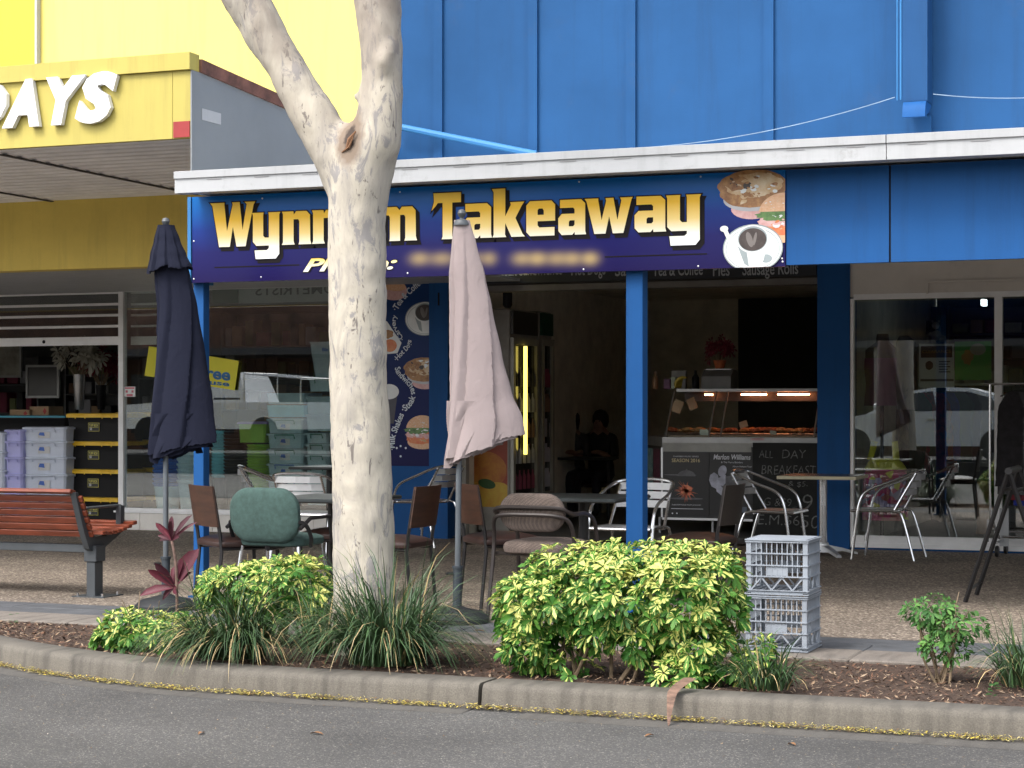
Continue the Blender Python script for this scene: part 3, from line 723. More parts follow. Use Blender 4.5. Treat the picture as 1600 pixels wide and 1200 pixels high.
# shopfront
TZ = P(250, 799, YS).z
xM = P(190, 600, YS).x
zFr1, zFr0 = P(150, 424, YS).z, P(150, 437, YS).z
M_tile = mat('wall_tile', (0.72, 0.69, 0.64), 0.4, var=0.08, scale=3, dirt=0.15)
x = P(182, 815, YS).x; tb = None; xt = x
b = MB(); b.box(x, xW, YS + 0.01, YS + 0.2, 0, TZ - 0.02); tbase = b.build('tiled_plinth', mat('tile_grout', (0.25, 0.23, 0.2), 0.9), disc)
while xt < xW - 0.1:
    x2 = min(xt + 0.3, xW)
    b = MB(); b.bbox(xt + 0.002, x2 - 0.002, YS - 0.01, YS + 0.012, 0.003, TZ - 0.022, 0.003); b.build('tile', M_tile, tbase); xt = x2
b = MB(); b.box(x - .02, xW, YS - 0.03, YS + 0.2, TZ - 0.02, TZ); b.build('window_sill', M_aluw, disc)
win = MB(); win.box(xM - 0.03, xM + 0.03, YS - 0.02, YS + 0.06, TZ, zFr1); win.box(xM - .035, xW, YS - 0.021, YS + .061, zFr1, KZ + 0.004)
win.box(xM + .031, xW - 0.002, YS - 0.015, YS + 0.05, TZ + 0.001, TZ + 0.03)
wo = win.build('window', M_aluw, disc)
b = MB(); b.box(xM + 0.03, xW - 0.002, YS + 0.01, YS + 0.018, TZ + 0.03, zFr1); b.build('pane', M_glass, wo)
# roller shutter, half down, with see-through strips
b = MB(); b.box(XL, xM - 0.031, YS + 0.0, YS + 0.3, zFr0, zFr1 + 0.02)
sh = b.build('roller_shutter', M_aluw, disc)
zl = P(90, 540, YS).z; zl1 = P(90, 527, YS).z
b = MB(); b.box(XL, xM - 0.032, YS + 0.02, YS + 0.06, zl, zl1); b.build('bottom_rail', M_aluw, sh)
for py in (444, 459, 477, 494, 511):
    z = P(90, py, YS).z
    b = MB(); b.box(XL, xM - 0.033, YS + 0.03, YS + 0.05, z - 0.014, z + 0.014); b.build('shutter_bar', M_aluw, sh)
    b = MB(); b.box(xM + 0.04, P(300, 500, YS).x, YS + 0.12, YS + 0.14, z - 0.012, z + 0.012); b.build('shutter_bar', M_aluw, sh)
b = MB(); b.box(XL, xM - 0.034, YS + 0.037, YS + 0.041, zl1, zFr0); b.build('clear_strip', glassmat('shutter_plastic', (0.6, 0.62, 0.6), 1.6, 0.05), sh)
b = MB(); b.box(xM + .04, P(300, 500, YS).x, YS + 0.127, YS + 0.131, zl1, zFr0); b.build('clear_strip', MATS['shutter_plastic'], sh)
b = MB(); b.box(xM + .04, P(300, 500, YS).x, YS + 0.12, YS + 0.145, zl, zl1); b.build('bottom_rail', M_aluw, sh)
b = MB(); p = P(67, 534, YS); b.lathe([(0.02, 0), (0.02, 0.004), (0.006, 0.012)], 10, M=Matrix.Translation((p.x, YS + 0.019, p.z)) @ Matrix.Rotation(R(90), 4, 'X')); b.build('shutter_lock', M_black, sh)
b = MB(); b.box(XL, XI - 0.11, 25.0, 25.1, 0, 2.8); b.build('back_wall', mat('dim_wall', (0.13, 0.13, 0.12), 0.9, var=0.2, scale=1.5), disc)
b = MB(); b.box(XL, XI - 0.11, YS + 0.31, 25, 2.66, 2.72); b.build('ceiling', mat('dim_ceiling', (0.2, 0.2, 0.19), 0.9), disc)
b = MB(); b.box(XL - 0.1, XL, YB, 25, 0, 9); b.build('end_wall', M_cream, disc)
# window notices
nt_ = thing('yellow_notice', 'tilted yellow card with blue words hung inside the window behind the navy umbrella', 'sign', (0, 0, 0))
YN = YS - 0.02
cs = [P(233, 541, YN), P(373.5, 564, YN), P(367, 610, YN), P(226, 587, YN)]
b = MB(); b.add([(c.x, YN, c.z) for c in cs] + [(c.x, YN - 0.004, c.z) for c in cs], [(0, 1, 2, 3), (7, 6, 5, 4), (0, 4, 5, 1), (1, 5, 6, 2), (2, 6, 7, 3), (3, 7, 4, 0)])
b.build('card', mat('notice_yellow', (0.75, 0.7, 0.02), 0.5, var=0.03), nt_, smooth=False)
M_nblue = mat('notice_blue', (0.02, 0.16, 0.4), 0.5)
b = MB(); p = P(309, 590, YN); q = P(360, 595, YN); wall_text(b, 'Free', p.x, p.z, YN - 0.0065, q.x - p.x, 19 / ppm(330, YN), rot=-0.1, offset=0.035); b.build('notice_word', M_nblue, nt_)
b = MB(); p = P(303, 598, YN); q = P(359, 603, YN); wall_text(b, 'house', p.x, p.z, YN - 0.0065, q.x - p.x, 8 / ppm(330, YN), rot=-0.1, offset=0.03); b.build('notice_word', M_nblue, nt_)
nt2 = thing('safety_sticker', 'small white and pink sticker on the glass beside the window mullion', 'sticker', (0, 0, 0))
b = MB(); p = P(194, 620, YS); q = P(211, 604, YS); b.box(p.x, q.x, YS + 0.002, YS + 0.006, p.z, q.z); b.build('sticker_sheet', M_china, nt2)
b = MB(); b.box(p.x + .01, q.x - .01, YS, YS + 0.0015, q.z - 0.025, q.z - 0.008); b.box(p.x + .03, q.x - .03, YS, YS + 0.0015, p.z + 0.006, p.z + 0.03); b.box(p.x + .02, p.x + .045, YS, YS + 0.0015, p.z + 0.045, p.z + 0.07); b.box(q.x - .045, q.x - .02, YS, YS + 0.0015, p.z + 0.045, p.z + 0.07)
b.build('sticker_print', mat('pink_print', (0.6, 0.15, 0.2), 0.5), nt2)

# ================================================================== menu banner beside the doorway
ban = thing('menu_banner', 'tall navy vinyl banner with food pictures and a wavy list of dishes beside the doorway', 'banner', (0, 0, 0))
bz0, bz1 = P(640, 728, YS).z, P(640, 430, YS).z
M_ban = ramp_z('banner_print', bz0, bz1, [(0, (0.012, 0.012, 0.07)), (0.4, (0.012, 0.022, 0.11)), (1, (0.012, 0.05, 0.17))], 0.35)
b = MB(); b.box(P(560, 600, YS).x, xJ0 - 0.006, YS - 0.012, YS - 0.001, bz0, bz1); b.build('banner_sheet', M_ban, ban)
YBn = YS - 0.013
def sq(px, py): p = P(px, py, YBn); return p.x, p.z
sb = 1 / ppm(640, YBn); xm_ = xJ0 - 0.007
b = MB(); x, z = sq(664, 498); cup(b, x, z, 34 * sb, YBn, xm_, spoon=False); b.build('coffee_picture', FOOD, ban, smooth=False)
b = MB(); x, z = sq(664, 575); pie(b, x, z, 36 * sb, YBn, xm_); b.build('pie_picture', FOOD, ban, smooth=False)
b = MB(); x, z = sq(660, 672); burger(b, x, z, 30 * sb, YBn, xm_); b.build('burger_picture', FOOD, ban, smooth=False)
b = MB(); x, z = sq(612, 452); wall_poly(b, ell(x, z, 27 * sb, 17 * sb, 24, rot=-0.2), YBn - .0005, 4); wall_poly(b, ell(x, z + 7 * sb, 25 * sb, 9 * sb, 24, rot=-.2), YBn - .0012, 6); b.build('roll_picture', FOOD, ban, smooth=False)
b = MB(); x, z = sq(612, 530); wall_poly(b, [(x - 20 * sb, z + 34 * sb), (x - 8 * sb, z + 28 * sb), (x + 17 * sb, z - 6 * sb), (x + 10 * sb, z - 22 * sb), (x - 20 * sb, z - 24 * sb)], YBn - .0005, 9)
wall_poly(b, ell(x - 3 * sb, z - 10 * sb, 12 * sb, 10 * sb, 16), YBn - .0012, 8); wall_poly(b, ell(x - 6 * sb, z + 8 * sb, 9 * sb, 7 * sb, 16, wob=.3), YBn - .0012, 0); b.build('sandwich_picture', FOOD, ban, smooth=False)
b = MB(); x, z = sq(608, 612); wall_poly(b, [(x - 14 * sb, z), (x + 15 * sb, z), (x + 8 * sb, z - 50 * sb), (x - 14 * sb, z - 50 * sb)], YBn - .0005, 11); wall_poly(b, ell(x, z, 17 * sb, 12 * sb, 24), YBn - .0012, 9); b.build('milkshake_picture', FOOD[:11] + [mat('shake_cup_print', (0.06, 0.06, 0.08), 0.5)], ban, smooth=False)
def bend_text(mb, body, path, hgt, y, k=None, flip=False, **kw):   # path: list of pixel points, text runs along it
    pts = [Vector(sq(*p)) for p in path]
    # smooth the path
    fine = []
    for i in range(len(pts) - 1):
        p0 = pts[max(i - 1, 0)]; p1 = pts[i]; p2 = pts[i + 1]; p3 = pts[min(i + 2, len(pts) - 1)]
        for s in range(8):
            t = s / 8
            fine.append(0.5 * ((2 * p1) + (-p0 + p2) * t + (2 * p0 - 5 * p1 + 4 * p2 - p3) * t * t + (-p0 + 3 * p1 - 3 * p2 + p3) * t ** 3))
    fine.append(pts[-1])
    L = [0]
    for i in range(1, len(fine)): L.append(L[-1] + (fine[i] - fine[i - 1]).length)
    vs, fs = norm_text(body, L[-1], hgt, **kw)
    out = []
    for v in vs:
        s = v[0]; i = 0
        while i < len(L) - 2 and L[i + 1] < s: i += 1
        d = (fine[i + 1] - fine[i]); t = (s - L[i]) / max(1e-9, L[i + 1] - L[i]); q = fine[i] + d * t; n_ = Vector((-d.y, d.x)).normalized()
        q = q + n_ * v[1]
        out.append((q.x, y, q.y))
    mb.add(out, fs, k)
M_bant = mat('banner_white_print', (0.62, 0.68, 0.75), 0.45, var=0.02)
for body, path in (('·Tea & Coffee', [(621, 487), (630, 472), (644, 458), (662, 442)]), ('·Carvery', [(634, 527), (626, 516), (621, 505), (623, 494)]),
                   ('·Hot Dogs', [(622, 567), (632, 556), (642, 545), (646, 533)]), ('·Sandwiches', None), ('·Steak', [(632, 645), (642, 636), (647, 628), (650, 620)]), ('·Milk Shakes', [(618, 703), (618, 685), (624, 668), (632, 648)])):
    b = MB()
    if path is None:
        path = [(650, 617), (648, 604), (638, 592), (629, 581), (624, 573)][::-1]
        path = [(617, 575), (620, 584), (629, 594), (640, 606), (643, 617)]
        bend_text(b, 'Sandwiches', path, 10 * sb, YBn - 0.0075, offset=0.02)
    else: bend_text(b, body, path, 11 * sb, YBn - 0.0075, offset=0.02)
    b.build('banner_words', M_bant, ban)
b = MB()
for px, py in ((620, 700), (626, 697), (634, 700), (626, 713)): x, z = sq(px, py); wall_poly(b, ell(x, z, 1.8 * sb, 1.8 * sb, 8), YBn - .0008)
b.build('banner_dots', M_bant, ban)
# menu strip over the doorway
ms = thing('menu_strip', 'long black strip of white dish names over the doorway, half hidden by the signboard', 'sign', (0, 0, 0))
zm0, zm1 = P(900, 437, YS).z, P(900, 405, YS).z
b = MB(); b.box(xJ1 + 0.01, xQ0 - 0.01, YS - 0.02, YS + 0.018, zm0 - 0.02, zm1); b.build('strip_board', mat('strip_black', (0.015, 0.018, 0.025), 0.5), ms)
for body, a, c_ in (('Steak Sandwiches', 777, 880), ('Hot Dogs', 894, 947), ('Salads', 962, 1010), ('Tea & Coffee', 1021, 1099), ('Pies', 1115, 1141), ('Sausage Rolls', 1161, 1248)):
    q = P(a, 432, YS); q2 = P(c_, 432, YS); b = MB(); wall_text(b, body, q.x, q.z - 0.0 if 'g' not in body else q.z - 0.03, YS - 0.0225, q2.x - q.x, 0.13 if 'g' not in body else 0.16, offset=0.01); b.build('strip_words', mat('strip_white', (0.4, 0.42, 0.45), 0.5), ms)

# ================================================================== clothes shop on the right
clo = thing('clothes_shop', 'clothes shop front with wide glass windows and grey lintel right of the blue pier', 'building', (0, 0, 0))
b = MB(); b.box(xQ1 - 0.008, XR, YS + 0.0, YS + 0.25, P(1450, 462, YS).z, 2.74); b.build('lintel', M_lintel, clo)
zc0, zc1, zct = P(1450, 858, YS).z, P(1450, 839, YS).z, P(1450, 466, YS).z
x1a, x1b, x2a = P(1334, 600, YS).x, P(1554, 600, YS).x, P(1566, 600, YS).x
b = MB(); b.box(xQ1, XR, YS + .01, YS + 0.2, 0.0, zc0); b.build('plinth', M_blue, clo)
b = MB()
b.box(xQ1 - 0.005, x1a, YS - 0.02, YS + 0.08, zc0, zct + .01)
b.box(x1a, XR, YS - 0.025, YS + 0.08, zc0 + 0.001, zc0 + 0.045)
b.box(x1a, XR, YS - 0.01, YS + 0.08, zc0 + 0.046, zc1)
b.box(x1b, x2a, YS - 0.02, YS + 0.08, zc1, zct); b.box(x1a, XR, YS - 0.012, YS + 0.08, zct, zct + 0.05)
cw = b.build('window', M_aluw, clo)
for a, c_ in ((x1a, x1b), (x2a, XR)):
    b = MB(); b.box(a, c_, YS + 0.02, YS + 0.028, zc1, zct); b.build('pane', M_glass, cw)
b = MB(); zt = P(1500, 441, YS).z; b.box(P(1448, 440, YS).x, XR, YS - 0.03, YS - 0.003, zt, zt + 0.02); b.box(P(1448, 440, YS).x, P(1451, 440, YS).x, YS - .03, YS - .003, zt - .1, zt); b.build('conduit', M_lintel, clo)
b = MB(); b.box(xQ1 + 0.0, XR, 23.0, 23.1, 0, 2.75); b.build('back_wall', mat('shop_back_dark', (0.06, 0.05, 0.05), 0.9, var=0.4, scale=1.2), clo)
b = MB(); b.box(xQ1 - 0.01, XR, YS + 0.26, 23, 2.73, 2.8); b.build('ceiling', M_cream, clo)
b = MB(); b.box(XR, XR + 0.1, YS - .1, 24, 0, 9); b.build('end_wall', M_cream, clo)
b = MB(); p = P(1537, 468, 19.5); b.box(p.x - 0.02, p.x + 0.02, 19.45, 19.6, p.z - 0.06, p.z); b.build('ceiling_tube', emis('shop_tube', (0.85, 0.95, 1.0), 3.0), clo)

# ================================================================== across the road (seen only in the glass)
tag(MB().box(-60, 60, -6.6, -1.9, -.1, .29).build('far_parking_strip', mat('far_asphalt', (.03, .03, .03), .9)), kind='structure')
YO = -15.0
def Rf(px, py, Y):               # point at real depth Y whose mirror image in the shop glass stands at this pixel
    q = P(px, py, 2 * (YS + 0.014) - Y); return Vector((q.x, Y, q.z))
ground_strip('far_footpath', M_aggr, lambda x: -30.0, lambda x: -6.5, 0.1, 0.1, -60, 60, 4, 1)
opp = thing('shop_row_opposite', 'dark brick row of shops with awning on the far side of the road', 'building', (0, 0, 0))
M_brick = mat('brown_brick', (0.13, 0.07, 0.05), 0.9, var=0.3, scale=2)
b = MB(); b.box(-45, 35, YO - 1, YO, 0.1, 4.4); b.build('wall', M_brick, opp)
b = MB(); b.box(-45, 35, YO, YO + 3.5, 2.85, 3.05); b.build('awning', mat('awning_dark', (0.05, 0.05, 0.055), 0.8), opp)
b = MB()
for i in range(16):
    x = -42 + i * 4.8; b = MB(); b.box(x, x + 3.6, YO + 0.002, YO + 0.02, 0.6, 2.4); b.build('shop_window', mat('window_dark', (0.02, 0.025, 0.03), 0.2), opp)
b = MB()
for i in range(16):
    b = MB(); b.box(-42.5 + i * 4.8, -42.3 + i * 4.8, YO + 3.2, YO + 3.4, 0.1, 2.85); b.build('awning_post', mat('post_cream', (0.3, 0.28, 0.24), 0.8), opp)
def wheel(mb_t, mb_r, x, y, z, r, w):
    Mx = Matrix.Translation((x, y, z)) @ Matrix.Rotation(R(90), 4, 'X')
    mb_t.lathe([(r * .62, -w / 2), (r * .95, -w / 2), (r, -w / 2 + .02), (r, w / 2 - .02), (r * .95, w / 2), (r * .62, w / 2)], 24, M=Mx)
    mb_r.lathe([(r * .6, -w / 2 + .01), (r * .6, w / 2 + .006), (r * .5, w / 2 + .0), (r * .15, w / 2 + .015), (.01, w / 2 + .02)], 20, M=Mx)
def car(name, label, cat, cx, cy, z0, facing, paintm, L=4.6, Wd=1.76, Ht=1.5, ute=False):
    root = thing(name, label, cat, (cx, cy, z0), 0)
    s = facing                       # +1: nose towards +X
    if ute: low = [(-2.5, .45), (2.55, .45), (2.6, .7), (2.55, .98), (1.3, 1.06), (-2.5, 1.06)]
    else: low = [(-2.28, .3), (2.25, .28), (2.32, .5), (2.25, .72), (1.15, .93), (.4, .97), (-1.6, 1.0), (-2.25, .93), (-2.32, .6)]
    cab = [(1.3, 1.05), (.55, 1.72), (-.75, 1.75), (-1.0, 1.05)] if ute else [(1.2, .92), (.35, 1.38), (-.15, 1.46), (-.8, 1.44), (-1.3, 1.3), (-1.95, .98)]
    b = MB(); hw = Wd / 2
    def slab(poly, w0, w1):
        n = len(poly); zmax = max(p[1] for p in poly); zmin = min(p[1] for p in poly)
        vs = []
        for sgn in (-1, 1):
            for (a, z) in poly:
                w = w0 + (w1 - w0) * (z - zmin) / (zmax - zmin); vs.append((a * s, sgn * w, z))
        b.add(vs, [tuple(range(n)), tuple(range(2 * n - 1, n - 1, -1))] + [(i, (i + 1) % n, (i + 1) % n + n, i + n) for i in range(n)])
    slab(low, hw, hw - 0.03); slab(cab, hw - 0.06, hw - 0.24)
    b.build('body', paintm, root, angle=30)
    gl = MB()
    cs_ = [(.95, 1.12), (.45, 1.62), (-.05, 1.65), (-.05, 1.12)] if ute else [(.95, .98), (.3, 1.33), (-.1, 1.38), (-.2, .99)]
    cs2 = [(-.15, 1.12), (-.15, 1.65), (-.66, 1.65), (-.85, 1.12)] if ute else [(-.3, .99), (-.22, 1.38), (-.78, 1.37), (-1.25, 1.24), (-1.4, 1.0)]
    for poly in (cs_, cs2):
        g2 = MB()
        for sgn in (-1, 1):
            g2.add([(a * s, sgn * (hw - 0.045 - (z - 1.0) * (0.27 if ute else .38)), z) for a, z in poly], [tuple(range(len(poly)))])
        g2.build('side_window', mat('car_glass', (0.015, 0.018, 0.02), 0.08, var=0), root, smooth=False)
    for wx in ((-1.5, 1.55) if ute else (-1.35, 1.42)):
        for sgn in (-1, 1):
            t_, r_ = MB(), MB(); wheel(t_, r_, wx * s, sgn * (hw - 0.1), 0.36 if ute else .31, 0.37 if ute else .32, 0.22)
            w_ = t_.build('wheel', mat('tyre_rubber', (0.02, 0.02, 0.02), 0.8), root); r_.build('rim', M_alu, w_)
    for sgn in (-1, 1):
        b = MB(); b.box(-.1 * s - .08, -.1 * s + .08, sgn * (hw + .0) - .015, sgn * (hw) + .015, .8 + (.15 if ute else 0), .83 + (.15 if ute else 0)); b.build('door_handle', M_alu, root)
        b = MB(); b.bbox(.95 * s - .07, .95 * s + .07, sgn * (hw + .08) - .07, sgn * (hw + .08) + .07, 1.0, 1.14, .03); b.build('side_mirror', paintm, root)
    if ute:
        b = MB()
        for yy in (-.8, .8): b.tube([(-.95 * s, yy, 1.06), (-.95 * s, yy, 1.72), (-2.4 * s, yy, 1.6), (-2.4 * s, yy, 1.06)], 0.025, 6)
        b.tube([(-.95 * s, -.8, 1.72), (-.95 * s, .8, 1.72)], .025, 6); b.tube([(-2.4 * s, -.8, 1.6), (-2.4 * s, .8, 1.6)], .025, 6)
        b.build('ladder_rack', M_alu, root)
    return root
M_silver = mat('silver_car_paint', (0.55, 0.58, 0.62), 0.3, 0.0, var=0.02)
M_utew = mat('white_car_paint', (0.72, 0.73, 0.74), 0.3, 0.0, var=0.02)
q = Rf(1458, 700, -3.4)
car('parked_sedan', 'silver grey sedan parked across the road, mirrored in the clothes shop window', 'car', q.x, -3.4, 0.3, -1, M_silver)
q = Rf(352, 640, -3.6)
car('parked_ute', 'white ute with a ladder rack parked across the road, mirrored in the store window', 'car', q.x, -3.6, 0.42, -1, M_utew, ute=True)

# ================================================================== café furniture
M_chrome = mat('polished_aluminium', (0.72, 0.73, 0.75), 0.22, 1.0, var=0.04, scale=8)
M_slat = mat('brushed_slat', (0.66, 0.67, 0.68), 0.38, 0.7, var=0.05, scale=8)
M_blackst = mat('black_steel', (0.018, 0.017, 0.018), 0.4, 0.2, var=0.1, scale=12)
M_brownst = mat('dark_brown_steel', (0.035, 0.027, 0.024), 0.4, 0.2, var=0.1, scale=12)
M_wood = mat('brown_backboard', (0.05, 0.02, 0.01), 0.5, var=0.25, scale=5, stretch=(1, 1, 6))
M_vinyl = mat('brown_vinyl', (0.035, 0.017, 0.014), 0.4, var=0.2, scale=9, bump=0.15, bscale=14)
M_dwood = mat('black_backboard', (0.02, 0.016, 0.014), 0.45, var=0.1)
M_green = mat('green_fabric', (0.045, 0.085, 0.075), 0.95, var=0.15, scale=30, bump=0.25, bscale=300)
def pattern_fabric():
    m, n, l, b = nt('woven_pattern_fabric')
    tc = n.new('ShaderNodeTexCoord'); mp = n.new('ShaderNodeMapping'); mp.inputs['Rotation'].default_value = (0.3, 0.4, 0.75)
    ck = n.new('ShaderNodeTexChecker'); ck.inputs['Scale'].default_value = 170; ck.inputs[1].default_value = (0.24, 0.185, 0.155, 1); ck.inputs[2].default_value = (0.12, 0.09, 0.075, 1)
    l.new(tc.outputs['Object'], mp.inputs[0]); l.new(mp.outputs[0], ck.inputs['Vector'])
    no = n.new('ShaderNodeTexNoise'); no.inputs['Scale'].default_value = 14; l.new(tc.outputs['Object'], no.inputs['Vector'])
    mx = n.new('ShaderNodeMix'); mx.data_type = 'RGBA'; mx.blend_type = 'MULTIPLY'; mx.inputs[0].default_value = 0.6
    l.new(ck.outputs[0], mx.inputs[6]); l.new(no.outputs[0], mx.inputs[7]); l.new(mx.outputs[2], b.inputs['Base Color']); b.inputs['Roughness'].default_value = 0.95
    return m
M_patt = pattern_fabric()
def arc(cx, cy, r, a0, a1, n=6): return [(cx + r * math.cos(R(a0 + (a1 - a0) * i / n)), cy + r * math.sin(R(a0 + (a1 - a0) * i / n))) for i in range(n + 1)]
def smooth(pts, n=5, closed=False):
    pts = [Vector(p) for p in pts]; out = []
    N = len(pts)
    rng = range(N) if closed else range(N - 1)
    for i in rng:
        g = (lambda k: pts[k % N]) if closed else (lambda k: pts[min(max(k, 0), N - 1)])
        p0, p1, p2, p3 = g(i - 1), g(i), g(i + 1), g(i + 2)
        for s in range(n):
            t = s / n
            out.append(0.5 * ((2 * p1) + (-p0 + p2) * t + (2 * p0 - 5 * p1 + 4 * p2 - p3) * t * t + (-p0 + 3 * p1 - 3 * p2 + p3) * t ** 3))
    if not closed: out.append(pts[-1])
    return out
def pad(mb, cx, cy, z0, z1, w, d, rr=0.06, k=None, dome=0.02, M=None, n=5):
    # rounded cushion
    pts = []
    for (sx, sy, a) in ((1, 1, 0), (-1, 1, 90), (-1, -1, 180), (1, -1, 270)):
        pts += [(cx + sx * (w / 2 - rr) + rr * math.cos(R(a + 90 * i / n)), cy + sy * (d / 2 - rr) + rr * math.sin(R(a + 90 * i / n))) for i in range(n + 1)]
    m_ = len(pts); h = z1 - z0; vs = []; fs = []
    rings = [(0.9, z0), (0.98, z0 + h * .15), (1.0, z0 + h * .45), (0.985, z0 + h * .75), (0.93, z0 + h * .95), (0.8, z1 + dome * .3), (0.5, z1 + dome * .8), (0.15, z1 + dome)]
    for (s, z) in rings:
        for (a, b_) in pts: vs.append((cx + (a - cx) * s, cy + (b_ - cy) * s, z))
    for r_ in range(len(rings) - 1):
        for j in range(m_): fs.append((r_ * m_ + j, r_ * m_ + (j + 1) % m_, (r_ + 1) * m_ + (j + 1) % m_, (r_ + 1) * m_ + j))
    fs.append(tuple(range(m_ - 1, -1, -1))); fs.append(tuple((len(rings) - 1) * m_ + j for j in range(m_)))
    mb.add(vs, fs, k, M)
GCH = 'chairs around the café tables'
GAL = 'aluminium slat café armchairs'
def bistro_chair(label):
    t = thing('bistro_chair', label, 'chair', group=GAL)
    b = MB()
    # arm and back loop in one bent tube
    b.tube(smooth([(-.265, .24, 0), (-.262, .2, .33), (-.26, .17, .5), (-.262, .1, .6), (-.27, -.1, .68), (-.22, -.28, .755), (0, -.33, .775), (.22, -.28, .755), (.27, -.1, .68), (.262, .1, .6), (.26, .17, .5), (.262, .2, .33), (.265, .24, 0)], 6), .0125, 8)
    b.build('arm_loop', M_chrome, t)
    for s in (-1, 1):
        b = MB(); b.tube(smooth([(s * .235, .25, .42), (s * .235, 0, .425), (s * .235, -.14, .42), (s * .24, -.2, .36), (s * .26, -.3, 0)], 6), .0125, 8); b.build('leg', M_chrome, t)
        b = MB(); b.tube([(s * .21, -.31, .755), (s * .215, -.22, .6), (s * .225, -.12, .425)], .0115, 8); b.build('back_upright', M_chrome, t)
        b = MB(); b.tube([(s * .262, .225, .2), (s * .262, .235, .13)], .0135, 8); b.build('foot_sleeve', M_chrome, t)
    b = MB(); b.tube([(-.235, .25, .42), (.235, .25, .42)], .011, 8); b.tube([(-.235, -.1, .415), (.235, -.1, .415)], .011, 8); b.build('seat_rail', M_chrome, t)
    b = MB()
    for i in range(5):
        y = .225 - i * .075; b.bbox(-.225, .225, y - .03, y + .03, .425, .435, .003)
    b.build('seat', M_slat, t)
    b = MB()
    for z in (.72, .655, .59):
        y0 = -.12 - (z - .425) / .33 * .19
        pts = [(-.21, y0), (-.12, y0 - .035), (0, y0 - .05), (.12, y0 - .035), (.21, y0)]
        for i in range(4):
            (xa, ya), (xb, yb) = pts[i], pts[i + 1]
            b.add([(xa, ya, z - .027), (xb, yb, z - .027), (xb, yb, z + .027), (xa, ya, z + .027), (xa, ya + .006, z - .027), (xb, yb + .006, z - .027), (xb, yb + .006, z + .027), (xa, ya + .006, z + .027)],
                  [(0, 1, 2, 3), (7, 6, 5, 4), (0, 4, 5, 1), (3, 2, 6, 7)] + ([(0, 3, 7, 4)] if i == 0 else []) + ([(1, 5, 6, 2)] if i == 3 else []))
    b.build('backrest', M_slat, t)
    return t
def vinyl_chair(label, board=M_wood, vinyl=M_vinyl, name='dining_chair'):
    t = thing(name, label, 'chair', group=GCH)
    for s in (-1, 1):
        b = MB(); b.tube([(s * .19, .2, 0), (s * .19, .19, .43)], .0125, 4); b.build('leg', M_blackst, t)
        b = MB(); b.tube([(s * .19, -.23, 0), (s * .19, -.19, .4), (s * .19, -.2, .5), (s * .19, -.25, .8)], .0125, 4); b.build('leg', M_blackst, t)
        b = MB(); b.tube([(s * .19, .19, .42), (s * .19, -.19, .42)], .011, 4); b.build('side_rail', M_blackst, t)
    b = MB(); pad(b, 0, 0, .425, .475, .42, .43, .05, dome=.03); b.build('seat', vinyl, t)
    b = MB()
    n = 8; vs = []; fs = []
    for i in range(n + 1):
        a = -.2 + .4 * i / n; c_ = -.03 * (1 - (a / .2) ** 2)
        for (z, y) in ((.56, -.215), (.82, -.255)):
            vs += [(a, y + c_ + .008, z), (a, y + c_ - .008, z)]
    for i in range(n):
        k = i * 4; fs += [(k, k + 4, k + 6, k + 2), (k + 1, k + 3, k + 7, k + 5), (k + 2, k + 6, k + 7, k + 3), (k, k + 1, k + 5, k + 4)]
    fs += [(0, 2, 3, 1), (n * 4, n * 4 + 1, n * 4 + 3, n * 4 + 2)]
    b.add(vs, fs); b.build('backrest', board, t)
    return t
def green_chair():
    t = thing('office_chair', 'green fabric chair with a rounded back turned to the street, behind the left shrub', 'chair', group=GCH)
    b = MB(); pad(b, 0, 0, .44, .5, .46, .45, .12, dome=.02); b.build('seat', M_green, t)
    b = MB()
    Mx = Matrix.Translation((0, -.235, .64)) @ Matrix.Rotation(R(96), 4, 'X')
    pad(b, 0, 0, -.03, .035, .49, .35, .14, dome=.02, M=Mx, n=8); b.build('backrest', M_green, t)
    for s in (-1, 1):
        b = MB(); b.tube(smooth([(s * .235, -.24, .6), (s * .27, -.2, .58), (s * .28, -.15, .5), (s * .26, -.12, .44)], 4), .014, 6); b.tube([(s * .26, -.26, .56), (s * .26, -.12, .62), (s * .26, .15, .62), (s * .25, .2, .45)], .013, 6); b.build('arm', M_blackst, t)
        for sy in (-1, 1):
            b = MB(); b.tube([(s * .2, sy * .17, .44), (s * .24, sy * .22, 0)], .012, 8); b.build('leg', M_chrome, t)
    b = MB(); b.tube([(0, -.22, .55), (0, -.2, .43), (0, 0, .43)], .02, 6); b.build('back_bracket', M_blackst, t)
    return t
def pattern_chair():
    t = thing('stacking_armchair', 'dark tube armchair with patterned beige oval back and thick seat, left of the big hedge', 'chair', group=GCH)
    b = MB(); pad(b, 0, .02, .41, .485, .46, .46, .1, dome=.02); b.build('seat', M_patt, t)
    b = MB(); Mx = Matrix.Translation((0, -.2, .67)) @ Matrix.Rotation(R(98), 4, 'X')
    pad(b, 0, 0, -.025, .03, .44, .24, .119, dome=.015, M=Mx, n=8); b.build('backrest', M_patt, t)
    for s in (-1, 1):
        b = MB(); b.tube(smooth([(s * .275, -.27, 0), (s * .27, -.2, .35), (s * .268, -.18, .5), (s * .25, -.22, .62), (s * .17, -.27, .655), (0, -.28, .66)], 6), .0135, 8)
        b.build('leg', M_brownst, t)
        b = MB(); b.tube(smooth([(s * .28, .24, 0), (s * .275, .2, .4), (s * .27, .15, .6), (s * .27, .0, .66), (s * .26, -.18, .665), (s * .2, -.25, .7), (0, -.262, .705)], 6), .0135, 8)
        b.build('arm', M_brownst, t)
    b = MB(); b.tube([(-.27, .15, .41), (.27, .15, .41)], .012, 6); b.tube([(-.27, -.15, .41), (.27, -.15, .41)], .012, 6); b.build('seat_rail', M_brownst, t)
    return t
bc = bistro_chair('aluminium armchair left of the pale-edged table, behind the milk crates')
